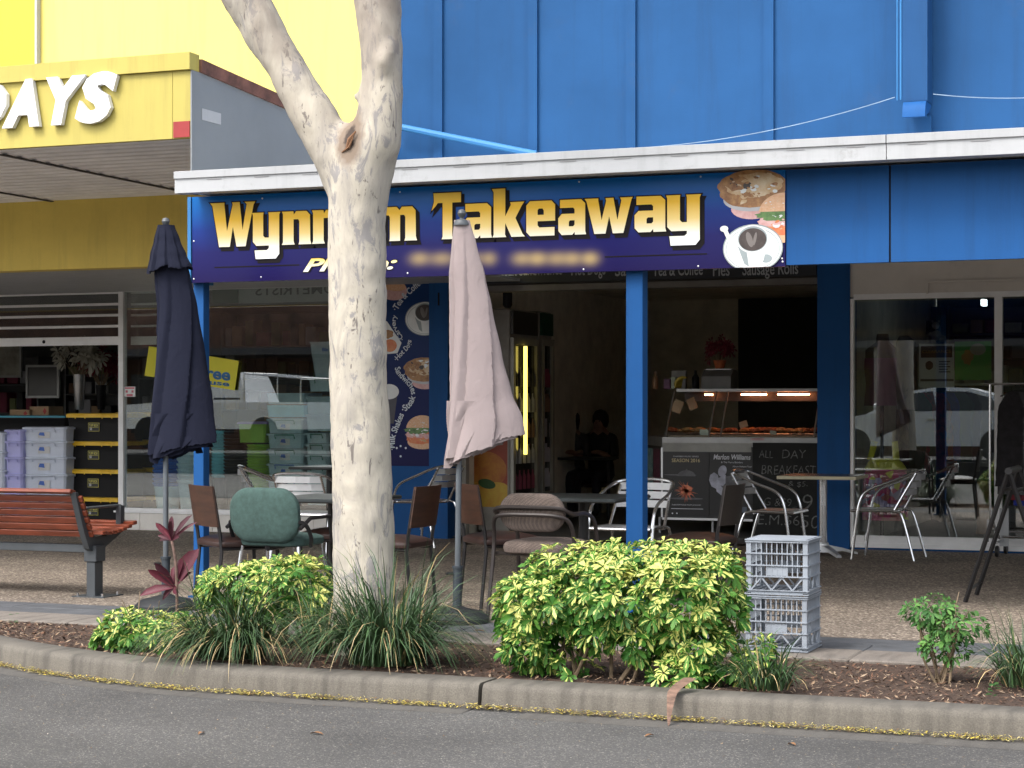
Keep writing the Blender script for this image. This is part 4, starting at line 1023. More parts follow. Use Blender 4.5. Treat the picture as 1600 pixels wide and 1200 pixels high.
place(bc, G(1207, 874), R(-92))
def bch(label, loc, rz): c = copy_tree(bc, None, label); place(c, loc, rz); return c
bch('aluminium armchair right of the pale-edged table, in front of the clothes shop window', G(1384, 872), R(88))
bch('aluminium armchair against the blue wall under the menu banner', G(664, 852), R(78))
bch('aluminium armchair at the far left, sideways behind the green chair', G(428, 856), R(-62))
bch('aluminium armchair between the green chair and the tree, its slatted back to the street', G(487, 880), R(4))
bch('aluminium armchair facing the street behind the black table at the blue post', G(985, 912), R(174))
vc = vinyl_chair('brown chair beside the left blue post, turned to the right')
place(vc, G(372, 955), R(-38))
def vch(label, loc, rz): c = copy_tree(vc, None, label); place(c, loc, rz); return c
vch('brown chair whose back shows just right of the tree trunk', G(612, 958), R(90))
vch('brown chair mostly hidden behind the tree trunk at the left table', G(530, 938), R(88))
vch('brown chair right of the pink umbrella pole, turned to the black table', G(785, 950), R(-46))
dk = vinyl_chair('black chair turned left behind the hedge, just right of the middle blue post', M_dwood, mat('dark_brown_vinyl', (0.03, 0.016, 0.012), 0.3, var=.2), 'dining_chair')
place(dk, G(1090, 952), R(86))
place(green_chair(), G(442, 958), R(0))
place(pattern_chair(), G(852, 966), R(-3))

M_ttop = mat('grey_black_tabletop', (0.03, 0.035, 0.036), 0.28, var=0.2, scale=6)
def leg_table(label, loc, w, d, h=.72, rz=0):
    t = thing('cafe_table', label, 'table', loc, rz)
    b = MB(); b.bbox(-w / 2, w / 2, -d / 2, d / 2, h - .028, h, .008); b.build('tabletop', M_ttop, t)
    b = MB(); b.tube([(0, 0, .03), (0, 0, h - .03)], .035, 10); b.build('column', M_blackst, t)
    b = MB()
    for a in (0, 90): b.box(-.3, .3, -.03, .03, .005, .035, M=Matrix.Rotation(R(a + .01), 4, 'Z') @ Matrix.Translation((0, 0, .001 * (a > 0))))
    b.build('base', M_blackst, t)
    return t
leg_table('black table between the green chair and the tree trunk', G(520, 938), .68, .8, .71)
leg_table('black table behind the patterned armchair, left of the middle blue post', G(912, 936), .72, .8, .71)
leg_table('small black table against the store window, behind the tree', G(515, 838), .7, .5, .72)
# pale edged table on a cast cross base
t = thing('bistro_table', 'square table with cream edge and grey top on a chrome column, between two aluminium armchairs', 'table', G(1286, 868), R(2))
b = MB(); b.bbox(-.35, .35, -.35, .35, .69, .7195, .004); b.build('tabletop_edge', mat('cream_edge', (0.62, 0.57, 0.4), 0.5), t)
b = MB(); b.box(-.345, .345, -.345, .345, .7196, .722); b.build('tabletop', mat('bronze_laminate', (0.13, 0.12, 0.1), 0.25, var=.1), t)
b = MB(); b.tube([(0, 0, .06), (0, 0, .69)], .036, 14); b.build('column', M_chrome, t)
b = MB()
for a in (35, 125, 215, 305):
    Mx = Matrix.Rotation(R(a), 4, 'Z')
    b.add([(.02, -.04, .03), (.02, .04, .03), (.02, .035, .1), (.02, -.035, .1), (.33, -.025, .004), (.33, .025, .004), (.33, .02, .025), (.33, -.02, .025), (.18, -.035, .04), (.18, .035, .04), (.18, .025, .068), (.18, -.025, .068)],
          [(0, 1, 2, 3), (3, 2, 10, 11), (11, 10, 6, 7), (0, 3, 11, 8), (8, 11, 7, 4), (1, 9, 10, 2), (9, 5, 6, 10), (4, 7, 6, 5), (0, 8, 9, 1), (8, 4, 5, 9)], M=Mx)
b.lathe([(.05, .03), (.055, .1), (.045, .12)], 14); b.build('cast_base', M_slat, t)

# ================================================================== folded umbrellas
def fabric(name, col):
    m, n, l, b = nt(name)
    tc = n.new('ShaderNodeTexCoord'); mp = n.new('ShaderNodeMapping'); mp.inputs['Scale'].default_value = (9, 9, 1.6)
    no = n.new('ShaderNodeTexNoise'); no.inputs['Scale'].default_value = 1.6; no.inputs['Detail'].default_value = 5; no.inputs['Distortion'].default_value = 0.6
    l.new(tc.outputs['Object'], mp.inputs[0]); l.new(mp.outputs[0], no.inputs['Vector'])
    n2 = n.new('ShaderNodeTexNoise'); n2.inputs['Scale'].default_value = 3; n2.inputs['Detail'].default_value = 6; l.new(tc.outputs['Object'], n2.inputs['Vector'])
    mx = n.new('ShaderNodeMix'); mx.data_type = 'RGBA'; mx.inputs[6].default_value = c4([x * .8 for x in col]); mx.inputs[7].default_value = c4(col)
    l.new(n2.outputs[0], mx.inputs[0]); l.new(mx.outputs[2], b.inputs['Base Color'])
    b.inputs['Roughness'].default_value = 0.9; b.inputs['Specular IOR Level'].default_value = .15
    n3 = n.new('ShaderNodeTexNoise'); n3.inputs['Scale'].default_value = 7; n3.inputs['Detail'].default_value = 3; n3.inputs['Distortion'].default_value = 1.5
    l.new(tc.outputs['Object'], n3.inputs['Vector'])
    ad = n.new('ShaderNodeMath'); ad.operation = 'ADD'; l.new(no.outputs[0], ad.inputs[0]); l.new(n3.outputs[0], ad.inputs[1])
    bp = n.new('ShaderNodeBump'); bp.inputs['Strength'].default_value = 0.4; bp.inputs['Distance'].default_value = 0.015
    l.new(ad.outputs[0], bp.inputs['Height']); l.new(bp.outputs[0], b.inputs['Normal'])
    return m
def canopy_mesh(prof, pleats, twist, ztop, slant, seed, depth=0.55, amp=0.3, rag=0.012):
    # prof: list of (z, xl, xr) half outline; cloth gathered in overlapping flaps
    rn = random.Random(seed); n = 120; vs = []; fs = []
    N = 34
    zt, zb = prof[0][0], prof[-1][0]
    def at(z):
        for i in range(len(prof) - 1):
            if prof[i][0] >= z >= prof[i + 1][0]:
                f = (prof[i][0] - z) / (prof[i][0] - prof[i + 1][0]); f = f * f * (3 - 2 * f) * .5 + f * .5
                return (prof[i][1] * (1 - f) + prof[i + 1][1] * f, prof[i][2] * (1 - f) + prof[i + 1][2] * f)
        return prof[-1][1:]
    offs = [rn.uniform(-.08, .08) for _ in range(pleats)]; hs = [rn.uniform(.65, 1.15) for _ in range(pleats)]
    rg = [rn.uniform(-1, 1) for _ in range(n)]
    for i in range(N + 1):
        s = i / N; z = zt + (zb - zt) * s; xl, xr = at(z)
        cx = (xl + xr) / 2; hw = (xr - xl) / 2
        for j in range(n):
            a = 2 * math.pi * j / n
            ph = a / (2 * math.pi) * pleats + twist * s
            k = int(math.floor(ph)) % pleats; fr = ph - math.floor(ph)
            sh = fr ** 0.7 if fr < .86 else (.86 ** .7) * (1 - (fr - .86) / .14)
            r = 1 - amp * min(1, s * 2.5 + .15) * (1 - sh) * hs[k]
            zz = z + (slant * math.cos(a) + .02 * offs[k] * 6 * (fr - .5) + rg[j] * rag * 0.4 + offs[k] * .22 * fr) * s ** 3
            vs.append((cx + hw * r * math.cos(a), hw * depth * r * math.sin(a), zz))
    for i in range(N):
        for j in range(n):
            fs.append((i * n + j, i * n + (j + 1) % n, (i + 1) * n + (j + 1) % n, (i + 1) * n + j))
    # inner return so the hem has a dark hollow underneath
    base = N * n
    m_ = len(vs)
    for j in range(n):
        v = vs[base + j]; vs.append((v[0] * .55 + .01, v[1] * .5, v[2] + .12))
    for j in range(n): fs.append((base + j, base + (j + 1) % n, m_ + (j + 1) % n, m_ + j))
    return vs, fs
def umbrella(label, px, py, zt_px, prof_px, matc, matb, vent_px=None, base_r=0.2, seed=3, twist=.6, slant=.08, pleats=8, rot=0, amp=.3):
    g = G(px, py); d = (g - Vector((0, 0, H)))
    u = (px - 800) / F; t = g.y / (CY + u * SY); m_px = t / F
    zz = lambda y_: H + (HOR - y_) * m_px
    root = thing('folded_umbrella', label, 'umbrella', g, YAW * .75)
    b = MB(); prof = [(zz(y_), (xl - px) * m_px, (xr - px) * m_px) for (y_, xl, xr) in prof_px]
    vs, fs = canopy_mesh(prof, pleats, twist, 0, slant, seed, amp=amp); b.add(vs, fs)
    can = b.build('canopy', matc, root, angle=28, recalc=False)
    zb_ = prof[-1][0]
    for q_, (ks, dz) in enumerate(((.9, -.025), (.7, -.05))):     # the other panels' hems hang a little lower inside
        b = MB(); pr = [(z, l_ * ks, r_ * ks) for z, l_, r_ in prof if z < zb_ + .5]; pr = [(z + dz, l_, r_) for z, l_, r_ in pr]
        vs, fs = canopy_mesh(pr, pleats + 2 + q_, twist * 1.3, 0, slant * (1 - .25 * q_), seed + 11 * q_ + 1, amp=.3, rag=.006); b.add(vs, fs); b.build('inner_hem', matc, can, angle=28, recalc=False)
    if vent_px:
        b = MB(); prof = [(zz(y_), (xl - px) * m_px, (xr - px) * m_px) for (y_, xl, xr) in vent_px]
        vs, fs = canopy_mesh(prof, 9, .1, 0, .012, seed + 5, depth=.85, amp=.22); b.add(vs, fs); b.build('vent_flap', matc, can, angle=50, recalc=False)
    zt = zz(zt_px)
    b = MB(); b.lathe([(.004, 0), (.02, -.006), (.027, -.025), (.02, -.045), (.011, -.052), (.013, -.06), (.04, -.068), (.05, -.09), (.05, -.1)][::-1], 16, c=(0, 0, zt)); b.build('finial', mat('finial_plastic', (0.09, 0.1, 0.11), 0.45), root)
    b = MB(); b.tube([(0, 0, .28), (0, 0, zt - .08)], .018, 12); b.build('pole', mat('pole_grey', (0.16, 0.18, 0.2), 0.35, 0.5), root)
    b = MB(); b.tube([(0, 0, .04), (0, 0, .33)], .028, 14); b.tube([(0, 0, .33), (0, 0, .345)], .034, 14); slv = b.build('sleeve', mat('sleeve_plastic', (0.035, 0.045, 0.055), 0.5), root)
    b = MB(); b.tube([(-.028, -.02, .3), (-.065, -.045, .3)], .009, 8); b.build('clamp_knob', M_blackst, slv)
    b = MB(); b.lathe([(base_r, 0), (base_r * 1.0, .03), (base_r * .8, .065), (base_r * .35, .085), (.03, .1)], 28); b.build('base', matb, root)
    return root
M_navy = fabric('navy_canvas', (0.012, 0.014, 0.028)); M_pinkc = fabric('faded_pink_canvas', (0.37, 0.305, 0.3))
umbrella('closed navy umbrella on a grey pole, standing at the left end of the takeaway sign', 259, 952, 340,
         [(358, 248, 272), (385, 244, 284), (430, 240, 300), (480, 243, 312), (560, 238, 324), (640, 232, 337), (700, 228, 347)], M_navy, mat('base_black', (0.02, 0.022, 0.025), 0.5),
         [(352, 246, 273), (375, 240, 283), (400, 233, 294), (421, 228, 304)], .2, 3, 1.1, .05, pleats=5, amp=.34)
umbrella('closed pale pink umbrella on a grey pole, standing in front of the doorway', 714, 972, 327,
         [(344, 702, 727), (385, 698, 740), (430, 694, 755), (480, 695, 767), (560, 694, 783), (620, 691, 797), (670, 688, 816), (698, 685, 820)], M_pinkc, MATS['base_black'],
         None, .2, 8, .9, .09, pleats=5, amp=.34).rotation_euler = (0, .012, YAW * .75)

# ================================================================== street bench
M_slatw = mat('red_stained_timber', (0.2, 0.045, 0.02), 0.42, var=0.3, scale=3.5, stretch=(1, 6, 6), bump=0.15, bscale=40)
M_bframe = mat('charcoal_metal', (0.07, 0.078, 0.085), 0.45, 0.3, var=0.1)
g = G(148, 932)
bench = thing('street_bench', 'red timber slat bench on charcoal metal legs at the left edge', 'bench', (g.x, g.y, 0), 0)
def slat(x0, x1, y, z, w, th, ang, name, k=0):
    b = MB(); b.bbox(x0, x1, -w / 2, w / 2, -th / 2, th / 2, .004, M=Matrix.Translation((0, y, z)) @ Matrix.Rotation(R(ang), 4, 'X')); return b
def bench_end(xc):
    b = MB(); b.bbox(xc - .05, xc + .05, -.06, .06, .26, .46 - .2 + .12, .004); b.bbox(xc - .035, xc + .035, -.05, .05, .006, .259, .003)
    o = b.build('leg', M_bframe, bench); q = MB(); q.box(xc - .13, xc + .13, -.09, .16, .0, .008); q.build('foot_plate', M_bframe, o)
    q = MB()
    for dx, dy in ((-.1, -.06), (.1, -.06), (.1, .13)): q.tube([(xc + dx, dy, .008), (xc + dx, dy, .03)], .009, 6)
    q.build('anchor_bolt', M_chrome, o)
    b = MB(); b.prism([(-.27, .78), (-.235, .78), (-.1, .5), (-.02, .44), (.1, .44), (.34, .5), (.34, .47), (.1, .36), (-.02, .32), (-.1, .36), (-.16, .48)], xc - .022, xc + .022, 'x'); b.build('bracket', M_bframe, bench)
bench_end(0.0); bench_end(-1.5)
b = MB(); b.bbox(-1.45, -.05, -.04, .02, .325, .385, .004); b.build('rail', M_bframe, bench)
x0, x1 = -1.9, .05
bench.scale = (1, 1, .945)
b = MB()
for i in range(6):
    z = .47 + i * .052; y = -.115 - (z - .45) * .48
    b.bbox(x0, x1 - .0 , -.023, .023, -.012, .012, .003, M=Matrix.Translation((0, y + .03, z)) @ Matrix.Rotation(R(-64 + 180), 4, 'X'))
b.bbox(x0, x1 - .05, -.035, .035, -.014, .014, .004, M=Matrix.Translation((0, -.262, .785)) @ Matrix.Rotation(R(-12), 4, 'X'))
b.build('backrest', M_slatw, bench)
b = MB()
for i in range(7):
    y = -.07 + i * .064; z = .462 + (.04 * ((i - 2.5) / 4) ** 2 + (i * .006))
    b.bbox(x0, x1 + .08, -.028, .028, -.014, .014, .004, M=Matrix.Translation((0, y, z)) @ Matrix.Rotation(R(6 if i > 3 else 0), 4, 'X'))
b.build('seat', M_slatw, bench)
b = MB(); b.box(x1 - .04, x1 + .0, .25, .3, .5, .66); b.bbox(x1 - .07, x1 - .02, -.13, .3, .65, .668, .005); ar = b.build('armrest', M_bframe, bench)

# ================================================================== milk crates
M_crate = mat('grey_crate_plastic', (0.27, 0.3, 0.34), 0.5, var=0.1, scale=6, dirt=0.15)
def crate_mesh():
    b = MB(); w = .334; h = .3; T = .012
    def face(Mx, L):
        hw = L / 2
        def bar(x0_, x1_, z0_, z1_, th=T, y0=0.0): b.box(x0_, x1_, y0, y0 + th, z0_, z1_, M=Mx)
        for s in (-1, 1): bar(s * hw - (0 if s < 0 else .026), s * hw + (.026 if s < 0 else 0), .012, h - .004, T)
        x0_, x1_ = -hw + .0262, hw - .0262
        bar(x0_, x1_, h - .016, h - .003, T + .001)
        for z in (.222, .158, .098): bar(x0_, x1_, z - .004, z + .004, T - .001, .0005)
        bar(x0_, x1_, .0, .026, T + .001)
        nb = 10
        for i in range(1, nb):
            x = x0_ + (x1_ - x0_) * i / nb
            bar(x - .003, x + .003, .1022, .284, T - .004, .002)
        bar(x0_ + (x1_ - x0_) * .3, x0_ + (x1_ - x0_) * .7, .104, .154, T - .006, .0035)
        # raked bars at the foot
        q = (x1_ - x0_) / 5
        for i in range(5):
            xa, xb = x0_ + q * i, x0_ + q * (i + 1)
            if i % 2: xa, xb = xb, xa
            b.add([Mx @ Vector(p) for p in [(xa - .005, .001, .026), (xa + .005, .001, .026), (xb + .005, .001, .0938), (xb - .005, .001, .0938), (xa - .005, .009, .026), (xa + .005, .009, .026), (xb + .005, .009, .0938), (xb - .005, .009, .0938)]],
                  [(0, 1, 2, 3), (7, 6, 5, 4), (0, 4, 5, 1), (1, 5, 6, 2), (2, 6, 7, 3), (3, 7, 4, 0)])
        # outer ribs and rims
        for z in (.222, .158, .098, .284): b.box(-hw - .003, hw + .003, -.006, -.0004, z - .0025, z + .0025, M=Mx)
        b.box(-hw - .004, hw + .004, -.008, -.0005, .002, .008, M=Mx); b.box(-hw - .004, hw + .004, -.008, -.0005, .022, .027, M=Mx)
        b.box(-hw - .004, hw + .004, -.008, -.0005, h - .008, h - .002, M=Mx)
    for a in (0, 90, 180, 270):
        face(Matrix.Rotation(R(a), 4, 'Z') @ Matrix.Translation((0, -w / 2, 0)), w - .0005)
    return b, w, h
cm, cw_, ch_ = crate_mesh()
c0 = G(1262, 1022)
lc = thing('milk_crate', 'grey plastic milk crate on the garden edging, lower of the two stacked', 'crate', (c0.x - cw_ / 2 - .005, c0.y + cw_ / 2, 0.006), 0, 'stacked grey milk crates')
walls = cm.build('crate_wall', M_crate, lc, smooth=False)
b = MB(); 
for i in range(8): b.box(-.155, .155, -.15 + i * .04, -.135 + i * .04, .008, .014)
for i in range(8): b.box(-.15 + i * .04, -.135 + i * .04, -.155, .155, .0145, .019)
b.build('crate_floor', M_crate, lc, smooth=False)
uc = copy_tree(lc, None, 'upturned grey plastic milk crate, upper of the two stacked beside the hedge')
uc.location = (lc.location.x + .001, lc.location.y, .006 + ch_ + .002); uc.rotation_euler = (0, 0, R(1.0))
b = MB(); b.box(-.163, .163, -.163, .163, ch_ - .014, ch_ + .001); b.build('crate_lid', M_crate, uc, smooth=False)

# ================================================================== A-frame stand and clothes rack
g = G(1508, 941)
ap = P(1576, 736, g.y)
t = thing('a_frame_stand', 'black folding A-frame stand seen edge on at the right', 'stand', (ap.x, g.y, 0), R(0))
dx = ap.x - g.x
for s in (-1, 1):
    b = MB()
    for yy in (0, .55): b.tube([(s * dx, yy, 0), (0, yy, ap.z)], .016, 4)
    b.tube([(s * dx * .9, 0, ap.z * .1), (s * dx * .9, .55, ap.z * .1)], .012, 4); b.tube([(s * dx * .15, 0, ap.z * .85), (s * dx * .15, .55, ap.z * .85)], .012, 4)
    fr = b.build('leg_frame', M_blackst, t)
b = MB(); b.tube([(0, -.02, ap.z), (0, .57, ap.z)], .025, 8); b.build('hinge', M_blackst, t)
gr = G(1560, 868); zt = P(1560, 600, gr.y).z
t = thing('clothes_rack', 'wheeled chrome clothes rack outside the clothes shop at the right edge', 'clothes rack', (gr.x, gr.y, 0), R(-4))
xx = P(1547, 700, gr.y).x - gr.x
for k in (0, 1.3):
    b = MB(); b.tube(smooth([(xx + k, 0, zt), (xx + k, 0, .5), (xx + k + .02, 0, .32), (xx + k + .1, -.1, .16)], 4), .011, 8); b.tube([(xx + k - .02, 0, .12), (xx + k - .02, .0, .32)], .01, 6); b.build('upright', M_chrome, t)
    b = MB(); b.tube([(xx + k + .1, -.22, .13), (xx + k + .1, .22, .13)], .014, 8); b.build('foot_bar', M_chrome, t)
    for yy in (-.2, .2):
        b = MB(); b.lathe([(.045, -.014), (.05, -.008), (.05, .008), (.045, .014)], 16, M=Matrix.Translation((xx + k + .1, yy, .052)) @ Matrix.Rotation(R(90), 4, 'Y')); b.build('castor', M_blackst, t)
b = MB(); b.tube([(xx - .06, 0, zt), (xx + 1.4, 0, zt)], .011, 8); b.build('top_rail', M_chrome, t)
b = MB(); b.tube([(xx + .1, 0, .17), (xx + 1.4, 0, .17)], .011, 8); b.tube([(xx + .1, .1, .21), (xx + 1.4, .1, .21)], .011, 8); b.build('low_rail', M_chrome, t)
b = MB(); b.box(xx + .07, xx + .15, .06, .08, .08, .42); b.build('white_plate', M_white, t)
def garment(label, x, w, z1, z0, m, seed, cat='garment', y=0.0, turn=70, group='clothes on the rack outside', hang=True, name='hanging_garment'):
    rn = random.Random(seed); n = 28; N = 14; vs = []; fs = []
    for i in range(N + 1):
        s = i / N; z = z1 - .08 + (z0 - z1 + .08) * s
        ww = w * (.5 + .5 * min(1, s * 6)) * (1 + .12 * s); dd = .05 + .04 * s
        for j in range(n):
            a = 2 * math.pi * j / n; r = 1 + .18 * s * math.sin(5 * a + seed) + rn.uniform(-.03, .03)
            vs.append((ww / 2 * math.cos(a) * r, dd * math.sin(a) * r, z - .01 * abs(math.cos(a)) * (1 if i == 0 else 0)))
    for i in range(N):
        for j in range(n): fs.append((i * n + j, i * n + (j + 1) % n, (i + 1) * n + (j + 1) % n, (i + 1) * n + j))
    fs.append(tuple(range(n))); fs.append(tuple(N * n + j for j in range(n - 1, -1, -1)))
    r_ = thing(name, label, cat, (gr.x + x, gr.y + y, 0), R(turn - 90), group)
    b = MB(); b.add(vs, fs); b.build('cloth', m, r_, angle=60)
    b = MB(); b.tube([(0, 0, z1 - .08), (0, 0, z1 - .02), (0, .015, z1), (0, .02, z1 - .02)], .003, 5); b.tube([(-w / 2.4, 0, z1 - .12), (0, 0, z1 - .07), (w / 2.4, 0, z1 - .12)], .006, 5); b.build('hanger', M_blackst, r_)
    return r_
M_bk = mat('black_cloth', (0.015, 0.013, 0.016), 0.9, var=.3, scale=20)
M_seq = mat('sequin_cloth', (0.02, 0.02, 0.022), 0.35, 0.3, scale=45, col2=(0.45, 0.45, 0.46))
M_seq.node_tree.nodes['Map Range'].inputs[1].default_value = 0.33; M_seq.node_tree.nodes['Map Range'].inputs[2].default_value = 0.4
M_bl = mat('royal_blue_cloth', (0.01, 0.03, 0.32), 0.8, var=.2, scale=9)
M_rd = mat('red_print_cloth', (0.3, 0.03, 0.03), 0.9, scale=22, col2=(0.05, 0.02, 0.04))
for i, (x, w, zl, m, lab) in enumerate(((.02, .4, .62, M_bk, 'black garment nearest the rack upright'), (.07, .42, .55, M_seq, 'black and white sequinned dress on the rack'), (.13, .4, .6, M_bk, 'black garment between the sequinned and red ones on the rack'), (.18, .38, .5, M_rd, 'dark red patterned garment on the rack'), (.25, .45, .45, M_bl, 'royal blue dress on the rack at the right edge'),
                                      (.34, .4, .6, M_rd, 'reddish patterned garment right of the blue dress'), (.42, .4, .5, M_bk, 'black garment at the very right edge of the rack'))):
    garment(lab, x * .9 + .13, w * .8, zt + .01, zl, m, i + 1, turn=82)

# ================================================================== the pale-barked tree
def bark():
    m, n, l, b = nt('pale_bark')
    tc = n.new('ShaderNodeTexCoord'); mp = n.new('ShaderNodeMapping'); mp.inputs['Scale'].default_value = (1, 1, .32)
    l.new(tc.outputs['Object'], mp.inputs[0])
    def noise(sc, det, dist=0.0, rough=.6):
        x = n.new('ShaderNodeTexNoise'); x.inputs['Scale'].default_value = sc; x.inputs['Detail'].default_value = det; x.inputs['Distortion'].default_value = dist; x.inputs['Roughness'].default_value = rough
        l.new(mp.outputs[0], x.inputs['Vector']); return x
    def rng(src, a, b_, o=1.0):
        r_ = n.new('ShaderNodeMapRange'); r_.inputs[1].default_value = a; r_.inputs[2].default_value = b_; r_.inputs[4].default_value = o; l.new(src.outputs[0], r_.inputs[0]); return r_
    def mix(fac, a, colb):
        x = n.new('ShaderNodeMix'); x.data_type = 'RGBA'; l.new(fac.outputs[0], x.inputs[0])
        if isinstance(a, tuple): x.inputs[6].default_value = a
        else: l.new(a.outputs[2], x.inputs[6])
        x.inputs[7].default_value = colb; return x
    a = mix(rng(noise(6, 7, .8, .7), .4, .6), (0.34, 0.31, 0.265, 1), (0.47, 0.425, 0.345, 1))
    bb = mix(rng(noise(11, 8, 1.2, .75), .53, .59), a, (0.25, 0.235, 0.225, 1))
    c_ = mix(rng(noise(24, 6, .8), .63, .67), bb, (0.15, 0.13, 0.115, 1))
    d = mix(rng(noise(9, 8, 2.0, .8), .66, .72, .7), c_, (0.42, 0.25, 0.12, 1))
    # greyer up among the limbs
    g = n.new('ShaderNodeNewGeometry'); s = n.new('ShaderNodeSeparateXYZ'); l.new(g.outputs['Position'], s.inputs[0])
    mr = n.new('ShaderNodeMapRange'); mr.inputs[1].default_value = 2.4; mr.inputs[2].default_value = 3.6; mr.inputs[4].default_value = .85; l.new(s.outputs[2], mr.inputs[0])
    nn = rng(noise(5, 6, .6), .38, .6); mu = n.new('ShaderNodeMath'); mu.operation = 'MULTIPLY'; l.new(mr.outputs[0], mu.inputs[0]); l.new(nn.outputs[0], mu.inputs[1])
    e = mix(mu, d, (0.24, 0.2, 0.165, 1))
    hp = P(547, 214, YT - .13)                       # brown and dark colour painted in for the shaded fork recess
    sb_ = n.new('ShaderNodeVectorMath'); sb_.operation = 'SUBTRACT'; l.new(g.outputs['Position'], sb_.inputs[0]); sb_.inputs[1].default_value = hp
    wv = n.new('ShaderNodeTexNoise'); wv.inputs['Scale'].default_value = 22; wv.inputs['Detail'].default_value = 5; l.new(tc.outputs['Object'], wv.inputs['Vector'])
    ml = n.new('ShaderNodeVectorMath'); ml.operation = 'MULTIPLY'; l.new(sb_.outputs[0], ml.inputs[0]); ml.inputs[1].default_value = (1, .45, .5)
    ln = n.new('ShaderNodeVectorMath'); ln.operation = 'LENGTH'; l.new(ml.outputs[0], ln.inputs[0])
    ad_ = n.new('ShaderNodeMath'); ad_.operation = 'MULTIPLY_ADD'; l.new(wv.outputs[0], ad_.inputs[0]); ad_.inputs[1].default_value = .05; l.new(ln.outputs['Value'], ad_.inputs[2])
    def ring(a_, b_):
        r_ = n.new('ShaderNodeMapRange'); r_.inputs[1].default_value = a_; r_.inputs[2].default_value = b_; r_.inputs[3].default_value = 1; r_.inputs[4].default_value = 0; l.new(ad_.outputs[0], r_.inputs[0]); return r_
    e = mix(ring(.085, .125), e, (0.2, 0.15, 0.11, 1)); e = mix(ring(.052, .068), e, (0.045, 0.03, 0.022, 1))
    l.new(e.outputs[2], b.inputs['Base Color']); b.inputs['Roughness'].default_value = .8
    bp = n.new('ShaderNodeBump'); bp.inputs['Strength'].default_value = .6; bp.inputs['Distance'].default_value = .006
    x = noise(16, 8, 1.0); l.new(x.outputs[0], bp.inputs['Height']); l.new(bp.outputs[0], b.inputs['Normal'])
    return m
YT = 9.42
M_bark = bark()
tree = thing('street_tree', 'smooth pale-barked gum tree forking in two above the garden bed', 'tree', (P(567, 900, YT).x, YT, 0))
O = tree.location
pm = ppm(567, YT)
def T(px, py, dy=0.0): p = P(px, py, YT + dy); return Vector((p.x - O.x, p.y - O.y, p.z))
b = MB()
tp = [(570, 1040, 64), (570, 1000, 56), (569, 960, 51), (569, 900, 49), (568, 850, 48.5), (565, 750, 47.5), (562, 650, 46.5), (560, 600, 45.5), (559, 500, 46), (558, 400, 45.5), (559, 330, 46), (562, 290, 49), (572, 250, 47), (585, 220, 42), (594, 180, 36), (596, 130, 33), (596, 80, 33), (592, 30, 36), (588, -30, 38), (583, -150, 36), (590, -350, 30), (610, -650, 20), (640, -900, 10)]
def limb(pts, n=20, dy=0):
    vs = []; rs = []
    for x, y, r in pts: vs.append((x, y, r))
    P3 = smooth([Vector((x, y, r)) for x, y, r in vs], 4)
    b.tube([T(p.x, p.y, dy * max(0, (260 - p.y)) / 500) for p in P3], [max(.01, p.z / pm) for p in P3], n)
limb(tp)
limb([(560, 330, 34), (545, 290, 38), (528, 250, 38), (508, 215, 37), (492, 185, 36), (473, 150, 34), (452, 115, 31.5), (436, 88, 31), (418, 60, 33), (402, 30, 35), (385, 0, 36), (355, -60, 36), (300, -180, 32), (220, -380, 24), (150, -600, 12)], dy=-.25)
b.tube([T(545, 260, -.03), T(551, 225, -.02), T(556, 196, 0.0)], [.12, .115, .07], 14)
rn = random.Random(5)
for (x, y, r, dy) in ((600, 98, 15, -.09), (607, 82, 10, -.08), (572, 140, 9, -.07), (445, 105, 7, -.09), (590, 130, 14, -.06), (425, 60, 9, -.07), (556, 150, 6, -.02)):
    p = T(x, y, dy); k = r / pm
    b.lathe([(.01, -k * 1.4), (k * .7, -k), (k, 0), (k * .7, k), (.01, k * 1.3)], 12, c=p)
# higher branches
for (x0, y0, pts, r0) in ((590, -250, [(660, -420), (760, -560)], 16), (270, -250, [(330, -420), (380, -620)], 14), (600, -500, [(540, -650), (480, -780)], 12), (190, -450, [(90, -560), (0, -640)], 10)):
    P3 = [T(x0, y0, -.15)] + [T(x, y, rn.uniform(-.8, .8)) for x, y in pts]
    b.tube(smooth(P3, 4), [r0 / pm * (1 - .8 * i / 8) for i in range(len(smooth(P3, 4)))], 8)
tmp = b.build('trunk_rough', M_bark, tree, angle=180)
rm = tmp.modifiers.new('m', 'REMESH'); rm.mode = 'VOXEL'; rm.voxel_size = .022; rm.use_smooth_shade = True
sm = tmp.modifiers.new('s', 'SMOOTH'); sm.factor = .5; sm.iterations = 7
tx = bpy.data.textures.new('bark_lumps', 'CLOUDS'); tx.noise_scale = .16; tx.noise_depth = 2
dm = tmp.modifiers.new('d', 'DISPLACE'); dm.texture = tx; dm.strength = .022; dm.mid_level = .5
dg = bpy.context.evaluated_depsgraph_get(); dg.update()
me = bpy.data.meshes.new_from_object(tmp.evaluated_get(dg))
bpy.data.objects.remove(tmp)
trunk = bpy.data.objects.new('trunk', me); COL.objects.link(trunk); trunk.parent = tree
# strip of loose bark beside the painted recess shade in the fork
b = MB(); b.tube([T(541, 232, -.155), T(546, 218, -.16), T(556, 205, -.15)], [.004, .012, .004], 6); b.tube([T(534, 238, -.15), T(545, 230, -.165), T(552, 214, -.16)], [.003, .008, .003], 6)
b.build('bark_strip', mat('bark_strip_brown', (0.2, 0.1, 0.05), .9), tree)

